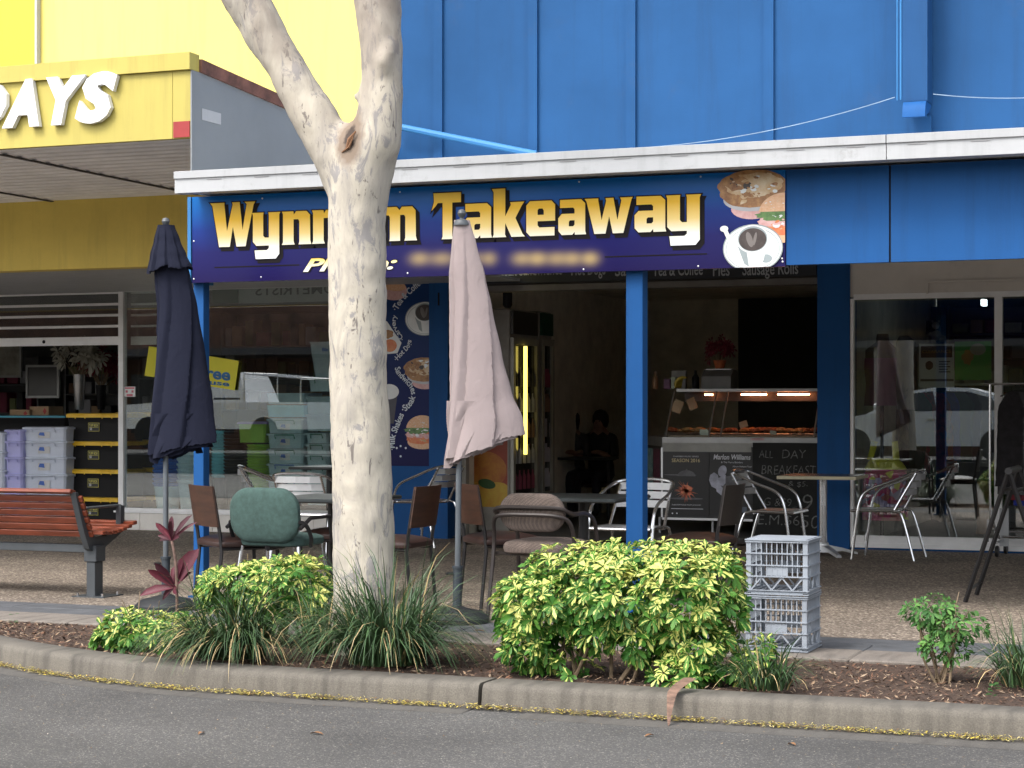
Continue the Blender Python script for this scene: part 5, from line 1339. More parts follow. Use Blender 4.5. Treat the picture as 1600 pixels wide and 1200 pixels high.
def leafmat(name, green, yellow, thr=0.5, dark=None, rough=0.38):
    # uv.x across the leaflet (-1..1), uv.y a random number per leaflet
    m, n, l, b = nt(name)
    uv = n.new('ShaderNodeUVMap'); uv.uv_map = 'UVMap'; s = n.new('ShaderNodeSeparateXYZ'); l.new(uv.outputs[0], s.inputs[0])
    ab = n.new('ShaderNodeMath'); ab.operation = 'ABSOLUTE'; l.new(s.outputs[0], ab.inputs[0])
    tc = n.new('ShaderNodeTexCoord'); no = n.new('ShaderNodeTexNoise'); no.inputs['Scale'].default_value = 55; no.inputs['Detail'].default_value = 2; l.new(tc.outputs['Object'], no.inputs['Vector'])
    ad = n.new('ShaderNodeMath'); ad.operation = 'MULTIPLY_ADD'; l.new(no.outputs[0], ad.inputs[0]); ad.inputs[1].default_value = 1.1; l.new(ab.outputs[0], ad.inputs[2])
    sb_ = n.new('ShaderNodeMath'); sb_.operation = 'SUBTRACT'; l.new(ad.outputs[0], sb_.inputs[0]); 
    rr = n.new('ShaderNodeMath'); rr.operation = 'MULTIPLY_ADD'; l.new(s.outputs[1], rr.inputs[0]); rr.inputs[1].default_value = 1.5; rr.inputs[2].default_value = thr; l.new(rr.outputs[0], sb_.inputs[1])
    mr = n.new('ShaderNodeMapRange'); mr.inputs[1].default_value = -.06; mr.inputs[2].default_value = .06; l.new(sb_.outputs[0], mr.inputs[0])
    gv = n.new('ShaderNodeMix'); gv.data_type = 'RGBA'; gv.inputs[6].default_value = c4(dark or green); gv.inputs[7].default_value = c4(green)
    fr = n.new('ShaderNodeMath'); fr.operation = 'FRACT'; m7 = n.new('ShaderNodeMath'); m7.operation = 'MULTIPLY'; l.new(s.outputs[1], m7.inputs[0]); m7.inputs[1].default_value = 7.31; l.new(m7.outputs[0], fr.inputs[0]); l.new(fr.outputs[0], gv.inputs[0])
    mx = n.new('ShaderNodeMix'); mx.data_type = 'RGBA'; l.new(mr.outputs[0], mx.inputs[0]); mx.inputs[6].default_value = c4(yellow); l.new(gv.outputs[2], mx.inputs[7])
    l.new(mx.outputs[2], b.inputs['Base Color']); b.inputs['Roughness'].default_value = rough + .1; b.inputs['Specular IOR Level'].default_value = .3
    tr = n.new('ShaderNodeBsdfTranslucent'); l.new(mx.outputs[2], tr.inputs[0])
    ms = n.new('ShaderNodeMixShader'); ms.inputs[0].default_value = .25; l.new(b.outputs[0], ms.inputs[1]); l.new(tr.outputs[0], ms.inputs[2])
    l.new(ms.outputs[0], n['Material Output'].inputs[0])
    return m
def frame_of(d):
    d = d.normalized(); a = Vector((0, 0, 1)) if abs(d.z) < .95 else Vector((1, 0, 0))
    x = d.cross(a).normalized(); y = x.cross(d).normalized()
    return d, x, y
def leaflet(mb, p, d, up, L, W, rnd, droop=.25, fold=.25, segs=3):
    # p base, d direction along, up surface normal
    side = d.cross(up).normalized(); up = side.cross(d).normalized()
    prof = {2: [(0, .12), (.55, 1), (1, .0)], 3: [(0, .1), (.35, .62), (.74, 1), (1, .12)], 4: [(0, .15), (.25, .7), (.55, 1), (.8, .75), (1, .0)]}[segs]
    vs = []; b0 = len(mb.v)
    for (s, w) in prof:
        c_ = p + d * (L * s) - Vector((0, 0, droop * L * s * s)) 
        vs += [c_ - side * (W / 2 * w) + up * (fold * W * w * .5), c_, c_ + side * (W / 2 * w) + up * (fold * W * w * .5)]
    fs = []
    for i in range(len(prof) - 1):
        a = i * 3; fs += [(a, a + 1, a + 4, a + 3), (a + 1, a + 2, a + 5, a + 4)]
    mb.useuv = True
    while len(mb.uv) < b0: mb.uv.append((0, 0))
    for (s, w) in prof: mb.uv += [(-1, rnd), (0, rnd), (1, rnd)]
    mb.add(vs, fs)
def rosette(mb, c_, d, R_, n, rn, yel, W=.46):
    d, x, y = frame_of(d); a0 = rn.uniform(0, 6.28)
    for i in range(n):
        a = a0 + 2 * math.pi * i / n + rn.uniform(-.2, .2)
        el = rn.uniform(.15, .8)
        dirv = ((x * math.cos(a) + y * math.sin(a)) * math.cos(el) + d * math.sin(el)).normalized()
        L = R_ * rn.uniform(.75, 1.2)
        leaflet(mb, c_ + dirv * .006, dirv, d, L, L * W * rn.uniform(.85, 1.15), min(.99, max(0, yel + rn.uniform(-.4, .4))), rn.uniform(.1, .5), rn.uniform(0, .4))
M_sch = leafmat('variegated_leaf', (0.1, 0.25, 0.035), (0.62, 0.62, 0.18), -0.1, (0.035, 0.13, 0.02))
M_twig = mat('twig_bark', (0.22, 0.16, 0.1), .9, var=.3, scale=20)
def lumpy(rn, k=5): return [(Vector((rn.uniform(-1, 1), rn.uniform(-1, 1), rn.uniform(-.6, 1))).normalized(), rn.uniform(-.26, .24)) for _ in range(k)]
def shrub(name, label, loc, blobs, n_ros, seed, R_=.042, stems=None, cat='shrub', m=None, keep=None, yel=(.2, .95), leafn=(6, 9), group='variegated shrubs in the garden bed'):
    # blobs: (dx,dy,z, rx,ry,rz)
    rn = random.Random(seed); root = thing(name, label, cat, loc, 0, group); mb = MB()
    vol = [bb[3] * bb[5] + bb[4] * bb[5] + bb[3] * bb[4] for bb in blobs]; tot = sum(vol)
    lum = [lumpy(rn, 7) for _ in blobs]
    done = 0; tries = 0
    while done < n_ros and tries < n_ros * 8:
        tries += 1
        q = rn.uniform(0, tot); i = 0
        while q > vol[i] and i < len(vol) - 1: q -= vol[i]; i += 1
        dx, dy, z, rx, ry, rz = blobs[i]
        v = Vector((rn.gauss(0, 1), rn.gauss(0, 1), rn.gauss(0, 1))).normalized()
        if v.y > .55 and rn.random() < .7: continue
        s = 1 + sum(k * max(0, v.dot(a)) ** 6 for a, k in lum[i])
        depth = rn.random() ** 3 * .45
        sc = s * (1 - depth) * (rn.uniform(.95, 1.05) if rn.random() < .93 else rn.uniform(1.08, 1.2))
        p = Vector((dx + v.x * rx * sc, dy + v.y * ry * sc, z + v.z * rz * sc))
        if p.z < .012: continue
        inside = False
        for j, (ex, ey, ez, sx, sy, sz) in enumerate(blobs):
            if j != i and ((p.x - ex) / sx) ** 2 + ((p.y - ey) / sy) ** 2 + ((p.z - ez) / sz) ** 2 < .55: inside = True
        if inside: continue
        if keep and not keep(p, rn): continue
        nd = Vector((v.x / rx, v.y / ry, v.z / rz)).normalized() + Vector((rn.uniform(-.4, .4), rn.uniform(-.5, .3), rn.uniform(.1, .8)))
        up = (p.z - z) / rz
        yy = yel[0] + (yel[1] - yel[0]) * min(1, max(0, (.5 + .5 * up) * (1 - depth * 1.5) + rn.uniform(-.45, .4)))
        rosette(mb, p, nd, R_ * rn.uniform(.65, 1.3), rn.randint(*leafn), rn, yy); done += 1
    mb.build('foliage', m or M_sch, root, angle=180, recalc=False)
    sb2 = MB()
    for (x0_, y0_, x1_, y1_, z1_, r_) in (stems or []):
        mid = Vector(((x0_ + x1_) / 2 + rn.uniform(-.03, .03), (y0_ + y1_) / 2, z1_ * .45))
        sb2.tube(smooth([(x0_, y0_, -.02), mid, (x1_, y1_, z1_)], 4), [r_ * (1 - .06 * i) for i in range(9)], 6)
        for k in range(3):
            f = rn.uniform(.4, .9); p = Vector((x0_, y0_, 0)).lerp(Vector((x1_, y1_, z1_)), f)
            sb2.tube([p, p + Vector((rn.uniform(-.1, .1), rn.uniform(-.1, .1), rn.uniform(.08, .2)))], [r_ * .5, r_ * .25], 5)
    sb2.build('stem', M_twig, root)
    return root
# big hedge in front of the doorway
def m2(px, Y): return 1 / ppm(px, Y)
YH = 9.02
gx = P(972, 900, YH).x
k = m2(972, YH)
def bx(px): return (px - 972) * k * 1.04
def hz(py): return H + (HOR - py) * k
rn0 = random.Random(21)
stems = []
for i in range(13):
    x0_ = rn0.uniform(-.35, .4); stems.append((x0_, rn0.uniform(-.12, .1), x0_ + rn0.uniform(-.28, .28), rn0.uniform(-.22, .18), rn0.uniform(.3, .5), rn0.uniform(.008, .014)))
def keep_hedge(p, rn):
    # thinner skirts with bare wood showing low down
    if p.z < .2 and abs(p.x + .02) < .28 and rn.random() < .6: return False
    return True
shrub('variegated_hedge', 'big yellow and green variegated hedge in front of the doorway, left of the milk crates', (gx, YH, 0),
      [(bx(850), -.02, hz(945), .25, .3, .17), (bx(960), 0, hz(925), .34, .34, .22), (bx(1068), .0, hz(930), .28, .34, .23), (bx(830), -.08, hz(1000), .13, .2, .14), (bx(1100), -.06, hz(1000), .16, .22, .14),
       (bx(1120), .04, hz(905), .09, .2, .13), (bx(890), .05, hz(890), .22, .2, .1), (bx(1040), .03, hz(880), .36, .2, .1), (bx(920), -.15, hz(1045), .12, .12, .06), (bx(1080), -.2, hz(1040), .17, .14, .08), (bx(870), -.1, hz(1010), .14, .16, .1), (bx(1010), -.05, hz(985), .16, .2, .12), (bx(940), -.05, hz(975), .14, .2, .1)],
      1450, 11, R_=.046, stems=stems, keep=keep_hedge)
YB1 = 9.55; k1 = m2(415, YB1); gx1 = P(415, 900, YB1).x
def b1(px): return (px - 415) * k1 * 1.03
def h1(py): return H + (HOR - py) * k1
stems = [(rn0.uniform(-.05, .22), rn0.uniform(-.1, .1), rn0.uniform(-.22, .28), rn0.uniform(-.15, .15), rn0.uniform(.25, .4), .012) for _ in range(10)]
shrub('variegated_shrub', 'rounded yellow and green variegated shrub left of the tree trunk, under the green chair', (gx1, YB1, 0),
      [(b1(395), 0, h1(915), .25, .25, .15), (b1(470), 0, h1(905), .17, .24, .14), (b1(345), 0, h1(920), .12, .16, .12), (b1(440), -.12, h1(945), .13, .1, .08), (b1(505), 0, h1(940), .08, .14, .12)], 520, 12, R_=.048, stems=stems)
YB2 = 9.12; gx2 = P(225, 980, YB2).x; k2 = m2(225, YB2)
def b2(px): return (px - 225) * k2
def h2(py): return H + (HOR - py) * k2
shrub('variegated_shrub', 'low sprawling variegated shrub at the left end of the garden bed', (gx2, YB2, 0),
      [(b2(215), 0, h2(985), .2, .2, .1), (b2(270), .05, h2(985), .14, .2, .08), (b2(175), -.05, h2(1000), .07, .12, .07)], 260, 13, R_=.046,
      stems=[(0, 0, -.12, 0, .15, .008), (.02, 0, .1, 0, .14, .008), (0, 0, 0, -.1, .16, .008)], leafn=(5, 8), yel=(.15, .8))
YB3 = 8.98; gx3 = P(1190, 1020, YB3).x
shrub('variegated_sprig', 'small loose variegated sprig below the milk crates', (gx3, YB3, 0),
      [(0, 0, .12, .07, .08, .1), (-.09, -.03, .08, .06, .07, .07)], 60, 14, R_=.045, stems=[(0, 0, .02, 0, .16, .005), (0, 0, -.06, 0, .1, .005)], leafn=(5, 8))
# nandina-like shrub at the right with reddish leaves
M_nan = leafmat('fresh_leaf', (0.14, 0.3, 0.07), (0.35, 0.14, 0.06), -.75, (0.045, 0.14, 0.035), .5)
YN1 = 9.4; gx4 = P(1473, 1000, YN1).x; k4 = m2(1473, YN1)
shrub('small_shrub', 'small upright green shrub with a few reddish leaves at the right of the bed', (gx4, YN1, 0),
      [(-.06, 0, H + (HOR - 955) * k4, .12, .12, .075), (.08, 0, H + (HOR - 975) * k4, .12, .12, .06), (.0, 0, H + (HOR - 1010) * k4, .12, .1, .055)], 200, 15, R_=.034,
      stems=[(rn0.uniform(-.04, .04), rn0.uniform(-.03, .03), rn0.uniform(-.12, .14), rn0.uniform(-.08, .08), rn0.uniform(.15, .36), .007) for _ in range(9)], m=M_nan, leafn=(4, 6), yel=(0, .5), group=None)

# ---------------------------------------------------------------- grasses
def grassmat(name, green, dry):
    m, n, l, b = nt(name)
    uv = n.new('ShaderNodeUVMap'); uv.uv_map = 'UVMap'; s = n.new('ShaderNodeSeparateXYZ'); l.new(uv.outputs[0], s.inputs[0])
    cr = n.new('ShaderNodeValToRGB'); e = cr.color_ramp.elements
    e[0].position = 0; e[0].color = c4([x * .45 for x in green]); e[1].position = .62; e[1].color = c4(green)
    for p, c_ in ((.8, [x * 1.7 for x in green]), (.86, [green[0] * 2.2, green[1] * 1.5, green[2]]), (.9, dry), (1, [x * 1.25 for x in dry])): q = e.new(p); q.color = c4(c_)
    l.new(s.outputs[1], cr.inputs[0]); l.new(cr.outputs[0], b.inputs['Base Color']); b.inputs['Roughness'].default_value = .5
    return m
M_gr = grassmat('strap_grass', (0.04, 0.085, 0.03), (0.4, 0.3, 0.15))
def grass(label, loc, n, Lr, spread, seed, rad=.12, fwd=0.0, dry=.12, width=.008, lean=(0, 0), name='grass_clump'):
    rn = random.Random(seed); root = thing(name, label, 'grass', loc, 0, 'clumps of strap-leaved grass'); mb = MB(); mb.useuv = True
    for i in range(n):
        a = rn.uniform(0, 6.283); r0 = rad * math.sqrt(rn.random()); p0 = Vector((math.cos(a) * r0, math.sin(a) * r0, 0))
        L = rn.uniform(*Lr); a2 = a + rn.uniform(-.7, .7); out = rn.random() ** .7 * spread
        dv = Vector((math.cos(a2), math.sin(a2) * .8, 0)) * out + Vector((lean[0], lean[1] - fwd * rn.random(), 0))
        isdry = rn.random() < dry
        N = 6; pts = []
        p = p0.copy(); d = (Vector((dv.x * .75, dv.y * .75, 1))).normalized()
        g_ = (1.3 + 2.2 * out) * (1.5 if isdry else 1)
        for s in range(N + 1):
            pts.append(p.copy()); p = p + d * (L / N); d = (d + Vector((dv.x * .22, dv.y * .22, -.16 * g_ * (s + 1) / N * 1.6))).normalized()
            floor_ = .005 if loc[1] + p.y > KF(loc[0] + p.x) + .05 else ZR + .004
            if p.z < floor_: p.z = floor_ + rn.uniform(0, .004)
        sv = Vector((-dv.y, dv.x, 0)) + Vector((rn.uniform(-.3, .3), rn.uniform(-.3, .3), 0)); sv = sv.normalized() if sv.length > 1e-6 else Vector((1, 0, 0))
        w = width * rn.uniform(.6, 1.2); rv = rn.uniform(.9, 1) if isdry else rn.uniform(0, .88)
        b0 = len(mb.v); vs = []; fs = []
        for s, q in enumerate(pts):
            ww = w * (1 - (s / N) ** 2.2) * .5 + .0004; vs += [q - sv * ww, q + sv * ww]; mb.uv += [(0, rv), (1, rv)]
        for s in range(N): fs.append((2 * s, 2 * s + 1, 2 * s + 3, 2 * s + 2))
        mb.add(vs, fs)
    mb.build('blades', M_gr, root, angle=180, recalc=False)
    return root
def gl(px, Y): p = P(px, 900, Y); return (p.x, Y, 0)
grass('dense dark green clump of strap grass at the foot of the tree trunk', gl(605, 9.0), 900, (.38, .72), 1.15, 31, .2, dry=.05, width=.008)
grass('long grass clump spilling over the kerb in dry strands, left of the tree', gl(362, 8.92), 620, (.34, .6), 1.0, 32, .18, 1.0, .12)
grass('small grass tuft below the milk crates beside the hedge', gl(1195, 8.8), 170, (.16, .34), .9, 33, .12, .2, .12)
grass('grass clump cut off by the right edge of the picture', gl(1612, 9.35), 300, (.25, .42), .95, 34, .14)
grass('thin grass tuft between the tree and the left shrub', gl(505, 9.25), 150, (.25, .5), .8, 35, .12)

# ---------------------------------------------------------------- cordyline
M_cor = leafmat('burgundy_leaf', (0.14, 0.03, 0.045), (0.2, 0.05, 0.07), -.6, (0.05, 0.014, 0.022), .35)
YCo = 9.75; kc = m2(272, YCo); Cx = P(272, 900, YCo).x
root = thing('cordyline', 'burgundy broad-leaved plant beside the navy umbrella pole', 'plant', (Cx, YCo, 0))
mb = MB(); rn = random.Random(4)
def C_(px, py): return Vector(((px - 272) * kc, 0, H + (HOR - py) * kc))
for (bx_, by_, ls) in ((273, 918, [(228, 930, .05), (236, 885, .05), (312, 846, .085), (246, 872, .05), (290, 925, .035), (262, 880, .04), (300, 890, .05), (255, 935, .04), (285, 860, .06)]),
                       (268, 845, [(266, 798, .035), (240, 812, .04), (300, 797, .03), (307, 812, .02), (238, 846, .03), (250, 822, .04), (292, 836, .03), (285, 806, .035), (244, 836, .025)])):
    base = C_(bx_, by_)
    for (px, py, w) in ls:
        tip = C_(px, py) + Vector((0, rn.uniform(-.12, .08), 0)); d = tip - base
        leaflet(mb, base, (d + Vector((0, 0, .25 * d.length))).normalized(), Vector((rn.uniform(-.4, .4), -1, .5)), d.length * 1.1, w * 1.1, rn.random(), .25, .5, 4)
mb.build('leaves', M_cor, root, angle=180, recalc=False)
b = MB(); b.tube(smooth([(0.02, 0, -.02), C_(277, 930), C_(275, 880), C_(268, 845)], 4), .009, 7); b.build('stem', mat('cordyline_stem', (0.16, 0.1, 0.08), .8, var=.3, scale=30), root)
# fallen palm frond base on the kerb
g = G(1082, 1078); g2 = Vector((G(1046, 1140, ZR).x, G(1046, 1140, ZR).y, ZR))
b = MB(); A = Vector((g.x + .0, KF(g.x) + .16, .06)); Bp = Vector((A.x - .03, KF(A.x) - .0, .025)); Cp = Vector((g2.x - .03, KF(g2.x) - .14, ZR + .008))
pts = smooth([A, Bp, (Bp + Cp) / 2 + Vector((0, -.02, .01)), Cp], 4)
vs = []; fs = []
for i, p in enumerate(pts):
    w = .034 * (1 - (i / (len(pts) - 1)) ** 1.3 * .85); sv = Vector((.95, -.2, 0)).normalized()
    vs += [p - sv * w, p + Vector((0, -.01, -.008)), p + sv * w, p + Vector((0, -.006, .004))]
for i in range(len(pts) - 1):
    for j in range(4): fs.append((i * 4 + j, i * 4 + (j + 1) % 4, i * 4 + 4 + (j + 1) % 4, i * 4 + 4 + j))
fs += [(0, 1, 2, 3)]
b.add(vs, fs); tag(b.build('fallen_frond_sheath', mat('dry_sheath', (0.2, 0.12, 0.085), .8, var=.35, scale=8, stretch=(1, 1, 6))), 'dry brown frond sheath hanging over the kerb under the hedge', 'dead frond')
# weeds
for lab, px, Y, n_, L_ in (('tiny weed in the mulch at the left edge of the bed', 22, 9.7, 9, .035), ('small green weed in the mulch near the right edge', 1552, 8.85, 16, .04)):
    p = P(px, 1000, Y); root = thing('weed', lab, 'weed', (p.x, Y, 0)); mb = MB(); rn = random.Random(px)
    for i in range(n_):
        a = rn.uniform(0, 6.28); z = rn.uniform(.01, .07); leaflet(mb, Vector((0, 0, z)), Vector((math.cos(a), math.sin(a), .4)).normalized(), Vector((0, 0, 1)), L_, L_ * .5, 0, .3, .2)
    mb.build('leaves', M_nan, root, angle=180, recalc=False)

# ---------------------------------------------------------------- litter
def scatter(name, label, pts, size, mats, seed, lift=.003, tall=.3):
    rn = random.Random(seed); mb = MB()
    for (x, y, z) in pts:
        s = rn.uniform(*size); a = rn.uniform(0, 6.28); el = rn.uniform(.3, 1); ti = rn.uniform(-tall, tall)
        ax = Vector((math.cos(a), math.sin(a), ti)) * s; ay = Vector((-math.sin(a), math.cos(a), rn.uniform(-tall, tall))) * s * el * .4
        c_ = Vector((x, y, z + lift + abs(ti) * s * .8)); kk = rn.randrange(len(mats))
        mb.add([c_ - ax, c_ + ay * .8 - ax * .2, c_ + ax, c_ - ay], [(0, 1, 2, 3)], kk)
    return tag(mb.build(name, mats, smooth=False, recalc=False), kind='stuff')
rn = random.Random(99)
pts = []
for _ in range(16000):
    x = rn.uniform(-8, 1.5); y0 = KF(x); 
    off = abs(rn.gauss(0, .02)); 
    if rn.random() < .45 + .5 * math.sin(x * 7) ** 2: pts.append((x, y0 - .008 - off, ZR + .008 + max(0, .02 - off * .5) * rn.random()))
scatter('kerb_litter', None, pts, (.006, .013), [mat('litter_yellow', (0.62, 0.48, 0.06), .9, var=.2), mat('litter_olive', (0.3, 0.27, 0.06), .9), mat('litter_brown', (0.18, 0.1, 0.04), .9), mat('litter_pale', (0.5, 0.42, 0.18), .9)], 1)
pts = []
for _ in range(13000):
    x = rn.uniform(-8, 1.5); y = rn.uniform(KF(x) + .26, YE - .01); pts.append((x, y, -.012))
scatter('bark_mulch', None, pts, (.006, .022), [mat('mulch_brown', (0.1, 0.055, 0.035), 1), mat('mulch_red', (0.17, 0.085, 0.05), 1), mat('mulch_dark', (0.04, 0.025, 0.02), 1), mat('mulch_tan', (0.28, 0.19, 0.12), 1), mat('mulch_pale', (0.3, 0.22, 0.15), 1), MATS['mulch_brown']], 2, tall=.5)
pts = []
for _ in range(1500):
    x = rn.uniform(-8, 1); d = abs(rn.gauss(0, .9)) + .12; pts.append((x, KF(x) - d, ZR))
for _ in range(60):
    x = rn.uniform(-8, 1); pts.append((x, rn.uniform(YD, YA + 1.5), 0.002))
scatter('road_debris', None, pts, (.002, .009), [mat('debris_pale', (0.5, 0.44, 0.35), .9), mat('debris_tan', (0.35, 0.24, 0.13), .9), MATS['litter_brown']], 3, tall=.15)
# single fallen leaves
M_dl = mat('dead_leaf', (0.28, 0.14, 0.06), .8, var=.35, scale=30)
for i, (px, py, z, lab) in enumerate(((505, 1149, ZR, 'curled brown leaf on the road below the left kerb length'), (1243, 1166, ZR, 'long dry leaf on the road at the right'), (1022, 1150, ZR, 'curved dry leaf on the road below the hedge'), (740, 987, .006, 'brown leaf on the edging beside the pink umbrella base'),
                               (1522, 1046, .0, 'reddish brown leaf in the mulch right of the small shrub'), (310, 1149, ZR, 'pale dry leaf on the road near the left'), (1330, 1122, ZR, 'brown leaf in the kerb litter at the right'))):
    g = G(px, py, z); mb = MB(); rr_ = random.Random(i + 40); a = rr_.uniform(0, 6.28)
    leaflet(mb, Vector((0, 0, .004)), Vector((math.cos(a), math.sin(a), .25)).normalized(), Vector((0, 0, 1)), rr_.uniform(.05, .085), .022, 0, .3, .5, 4)
    mb.useuv = False
    o = mb.build('fallen_leaf', M_dl, angle=180, recalc=False, loc=g); tag(o, lab, 'leaf', 'fallen leaves')
# crown, above the frame
rn = random.Random(77); mb = MB(); mb.useuv = True
cl = [T(640, -900), T(760, -560, .4), T(380, -620, -.4), T(480, -780, .5), T(0, -640, -.3), T(150, -600), T(560, -650, -.8)]
for c_ in cl:
    for _ in range(16):
        q = c_ + Vector((rn.gauss(0, .55), rn.gauss(0, .55), rn.gauss(.2, .4)))
        for _ in range(14):
            p = q + Vector((rn.gauss(0, .14), rn.gauss(0, .14), rn.gauss(0, .12))); a = rn.uniform(0, 6.28)
            leaflet(mb, p, Vector((math.cos(a), math.sin(a), -.8)).normalized(), Vector((0, 0, 1)), .11, .022, rn.random() * .3, .3, .2, 2)
mb.build('crown', leafmat('gum_leaf', (0.09, 0.13, 0.06), (0.12, 0.16, 0.08), -.5), tree, angle=180, recalc=False)

# ================================================================== goods in the discount store
def tub(name, label, cat, x, y, z, w, d, h, body, lid, group=None, handle=None, hcount=2, lab=None, taper=.05, rz=0, lip=.02, parent=None):
    t = thing(name, label, cat, (x, y, z), rz, group)
    b = MB(); w0, d0 = w / 2 * (1 - taper), d / 2 * (1 - taper); w1, d1 = w / 2, d / 2
    def ring(a, c_, z_, q=.02): return [(-a + q, -c_, z_), (a - q, -c_, z_), (a, -c_ + q, z_), (a, c_ - q, z_), (a - q, c_, z_), (-a + q, c_, z_), (-a, c_ - q, z_), (-a, -c_ + q, z_)]
    zs = [0, .01, h * .55, h * .6, h - .03, h - .028, h - .005]; ks = [0, .03, .58, .66, .93, 1.03, 1.03]
    vs = []
    for z_, s in zip(zs, ks): vs += ring(w0 + (w1 - w0) * s, d0 + (d1 - d0) * s, z_)
    fs = [(i * 8 + j, i * 8 + (j + 1) % 8, (i + 1) * 8 + (j + 1) % 8, (i + 1) * 8 + j) for i in range(len(zs) - 1) for j in range(8)] + [tuple(range(7, -1, -1)), tuple(len(zs) * 8 - 8 + j for j in range(8))]
    b.add(vs, fs); b.build('box_body', body, t)
    if lid:
        b = MB(); vs = ring(w1 + lip, d1 + lip, h - .038 if lid is M_ylid else h - .015, .03) + ring(w1 + lip, d1 + lip, h + .004, .03) + ring(w1 - .01, d1 - .01, h + .012, .03) + ring(w1 - .04, d1 - .04, h + .003, .03)
        fs = [(i * 8 + j, i * 8 + (j + 1) % 8, (i + 1) * 8 + (j + 1) % 8, (i + 1) * 8 + j) for i in range(3) for j in range(8)] + [tuple(range(7, -1, -1)), tuple(24 + j for j in range(8))]
        b.add(vs, fs)
        ld = b.build('lid', lid, t)
    if handle:
        for i in range(hcount):
            hx = (i - (hcount - 1) / 2) * w * .5 if hcount > 1 else 0
            b = MB(); hw_ = w * (.09 if hcount > 1 else .27)
            b.tube([(hx - hw_, -d1 - .004, h - .05), (hx - hw_, -d1 - .022, h - .008), (hx + hw_, -d1 - .022, h - .008), (hx + hw_, -d1 - .004, h - .05)], .006, 5); b.build('latch', handle, t)
    if lab: lab(t, w, d1, h)
    return t
M_bkp = mat('black_plastic', (0.01, 0.01, 0.011), 0.5, var=.1, scale=9, spec=.2)
M_ylid = mat('yellow_lid_plastic', (0.85, 0.52, 0.02), 0.42, var=.08, scale=5)
M_lblk = mat('label_black', (0.02, 0.02, 0.02), .5); M_lyel = mat('label_yellow', (0.55, 0.5, 0.08), .5); M_lwht = mat('label_white', (0.6, 0.6, 0.6), .5)
def tuff(t, w, d1, h):
    b = MB(); x0, x1, z0, z1 = -.07, .075, h * .36, h * .68; Y_ = -d1 - .002
    b.box(x0, x1, Y_ - .002, Y_, z0, z1); lb = b.build('label', M_lyel, t)
    b = MB(); b.box(x0 + .005, x1 - .005, Y_ - .0035, Y_ - .0025, z0 + .005, z1 - .005); b.build('label_field', M_lblk, lb)
    b = MB(); wall_text(b, 'TUFF BOX', x0 + .012, z0 + (z1 - z0) * .55, Y_ - .0045, x1 - x0 - .024, (z1 - z0) * .3, offset=.03); b.box(x0 + .01, x1 - .01, Y_ - .0045, Y_ - .004, z0 + (z1 - z0) * .44, z0 + (z1 - z0) * .48); b.build('label_words', M_lyel, lb)
    b = MB(); wall_text(b, '50', x0 + .02, z0 + .012, Y_ - .0045, .03, .03, offset=.03); b.build('label_words', M_lwht, lb)
Y0b = 18.25
xa, xb = P(104, 700, Y0b).x, P(188, 700, Y0b).x; wb = xb - xa
names = ['bottom', 'second from the bottom', 'third from the bottom', 'top']
for i in range(4):
    tub('storage_box', 'black storage box with yellow lid, %s of the front stack' % names[i], 'storage box', (xa + xb) / 2, Y0b + .26, .02 + i * .312, wb, .5, .30, M_bkp, M_ylid, 'black and yellow storage boxes', M_ylid, 2, tuff, rz=R(-3 + i))
# second stack of the same behind, reaching past the mullion
for i in range(4):
    tub('storage_box', 'black storage box with yellow lid, %s of the rear stack' % names[i], 'storage box', (xa + xb) / 2 + .28, Y0b + .85, .02 + i * .316, wb, .55, .30, M_bkp, M_ylid, 'black and yellow storage boxes', M_ylid, 2, None, rz=R(2 - i))
M_lav = mat('lavender_plastic', (0.5, 0.5, 0.85), 0.3, var=.05)
M_clr = mat('clear_plastic', (0.7, 0.76, 0.88), 0.25, trans=.1, var=.06)
M_clr2 = mat('clear_bluish_plastic', (0.5, 0.66, 0.72), 0.2, trans=.1, var=.1, scale=3)
M_tealp = mat('teal_lid_plastic', (0.02, 0.3, 0.42), .35); M_gh = mat('green_handle', (0.02, 0.2, 0.12), .4); M_bh = mat('blue_handle', (0.03, 0.12, 0.5), .4); M_oh = mat('orange_handle', (0.7, 0.35, 0.08), .4)
M_lime = mat('lime_plastic', (0.3, 0.55, 0.05), .4); M_pur = mat('purple_lid', (0.35, 0.25, 0.55), .4); M_aqua = mat('aqua_plastic', (0.2, 0.62, 0.75), .25)
def sticker(t, w, d1, h, m=None):
    b = MB(); b.box(-w * .14, w * .14, -d1 - .003, -d1 - .001, h * .25, h * .7); s_ = b.build('sticker', M_lwht, t)
    b = MB(); b.add([(-w * .13, -d1 - .0035, h * .45), (w * .02, -d1 - .0035, h * .4), (w * .0, -d1 - .0035, h * .66), (-w * .1, -d1 - .0035, h * .66)], [(0, 1, 2, 3)]); b.build('sticker_print', M_bh, s_, smooth=False)
Yf = 18.1
ordn = ['bottom', 'second', 'third', 'fourth', 'fifth', 'sixth', 'top']
def stack(px0, px1, Y, pys, d, labfmt, body, lid, handles, group, lab=None, hc=1, name='storage_box'):
    x0, x1 = P(px0, 700, Y).x, P(px1, 700, Y).x
    zs = [P((px0 + px1) / 2, py, Y).z for py in pys]       # bottom .. top edges
    for i in range(len(zs) - 1):
        hd = handles[i % len(handles)] if handles else None; bd = body[i % len(body)] if isinstance(body, list) else body
        o_ = 'topmost' if i == len(zs) - 2 else ordn[i] + (' from the bottom' if i else 'most')
        tub(name, labfmt % o_, 'storage box', (x0 + x1) / 2, Y + d / 2, zs[i] + .003, x1 - x0, d, zs[i + 1] - zs[i] - .006, bd, lid, group, hd, hc, lab)
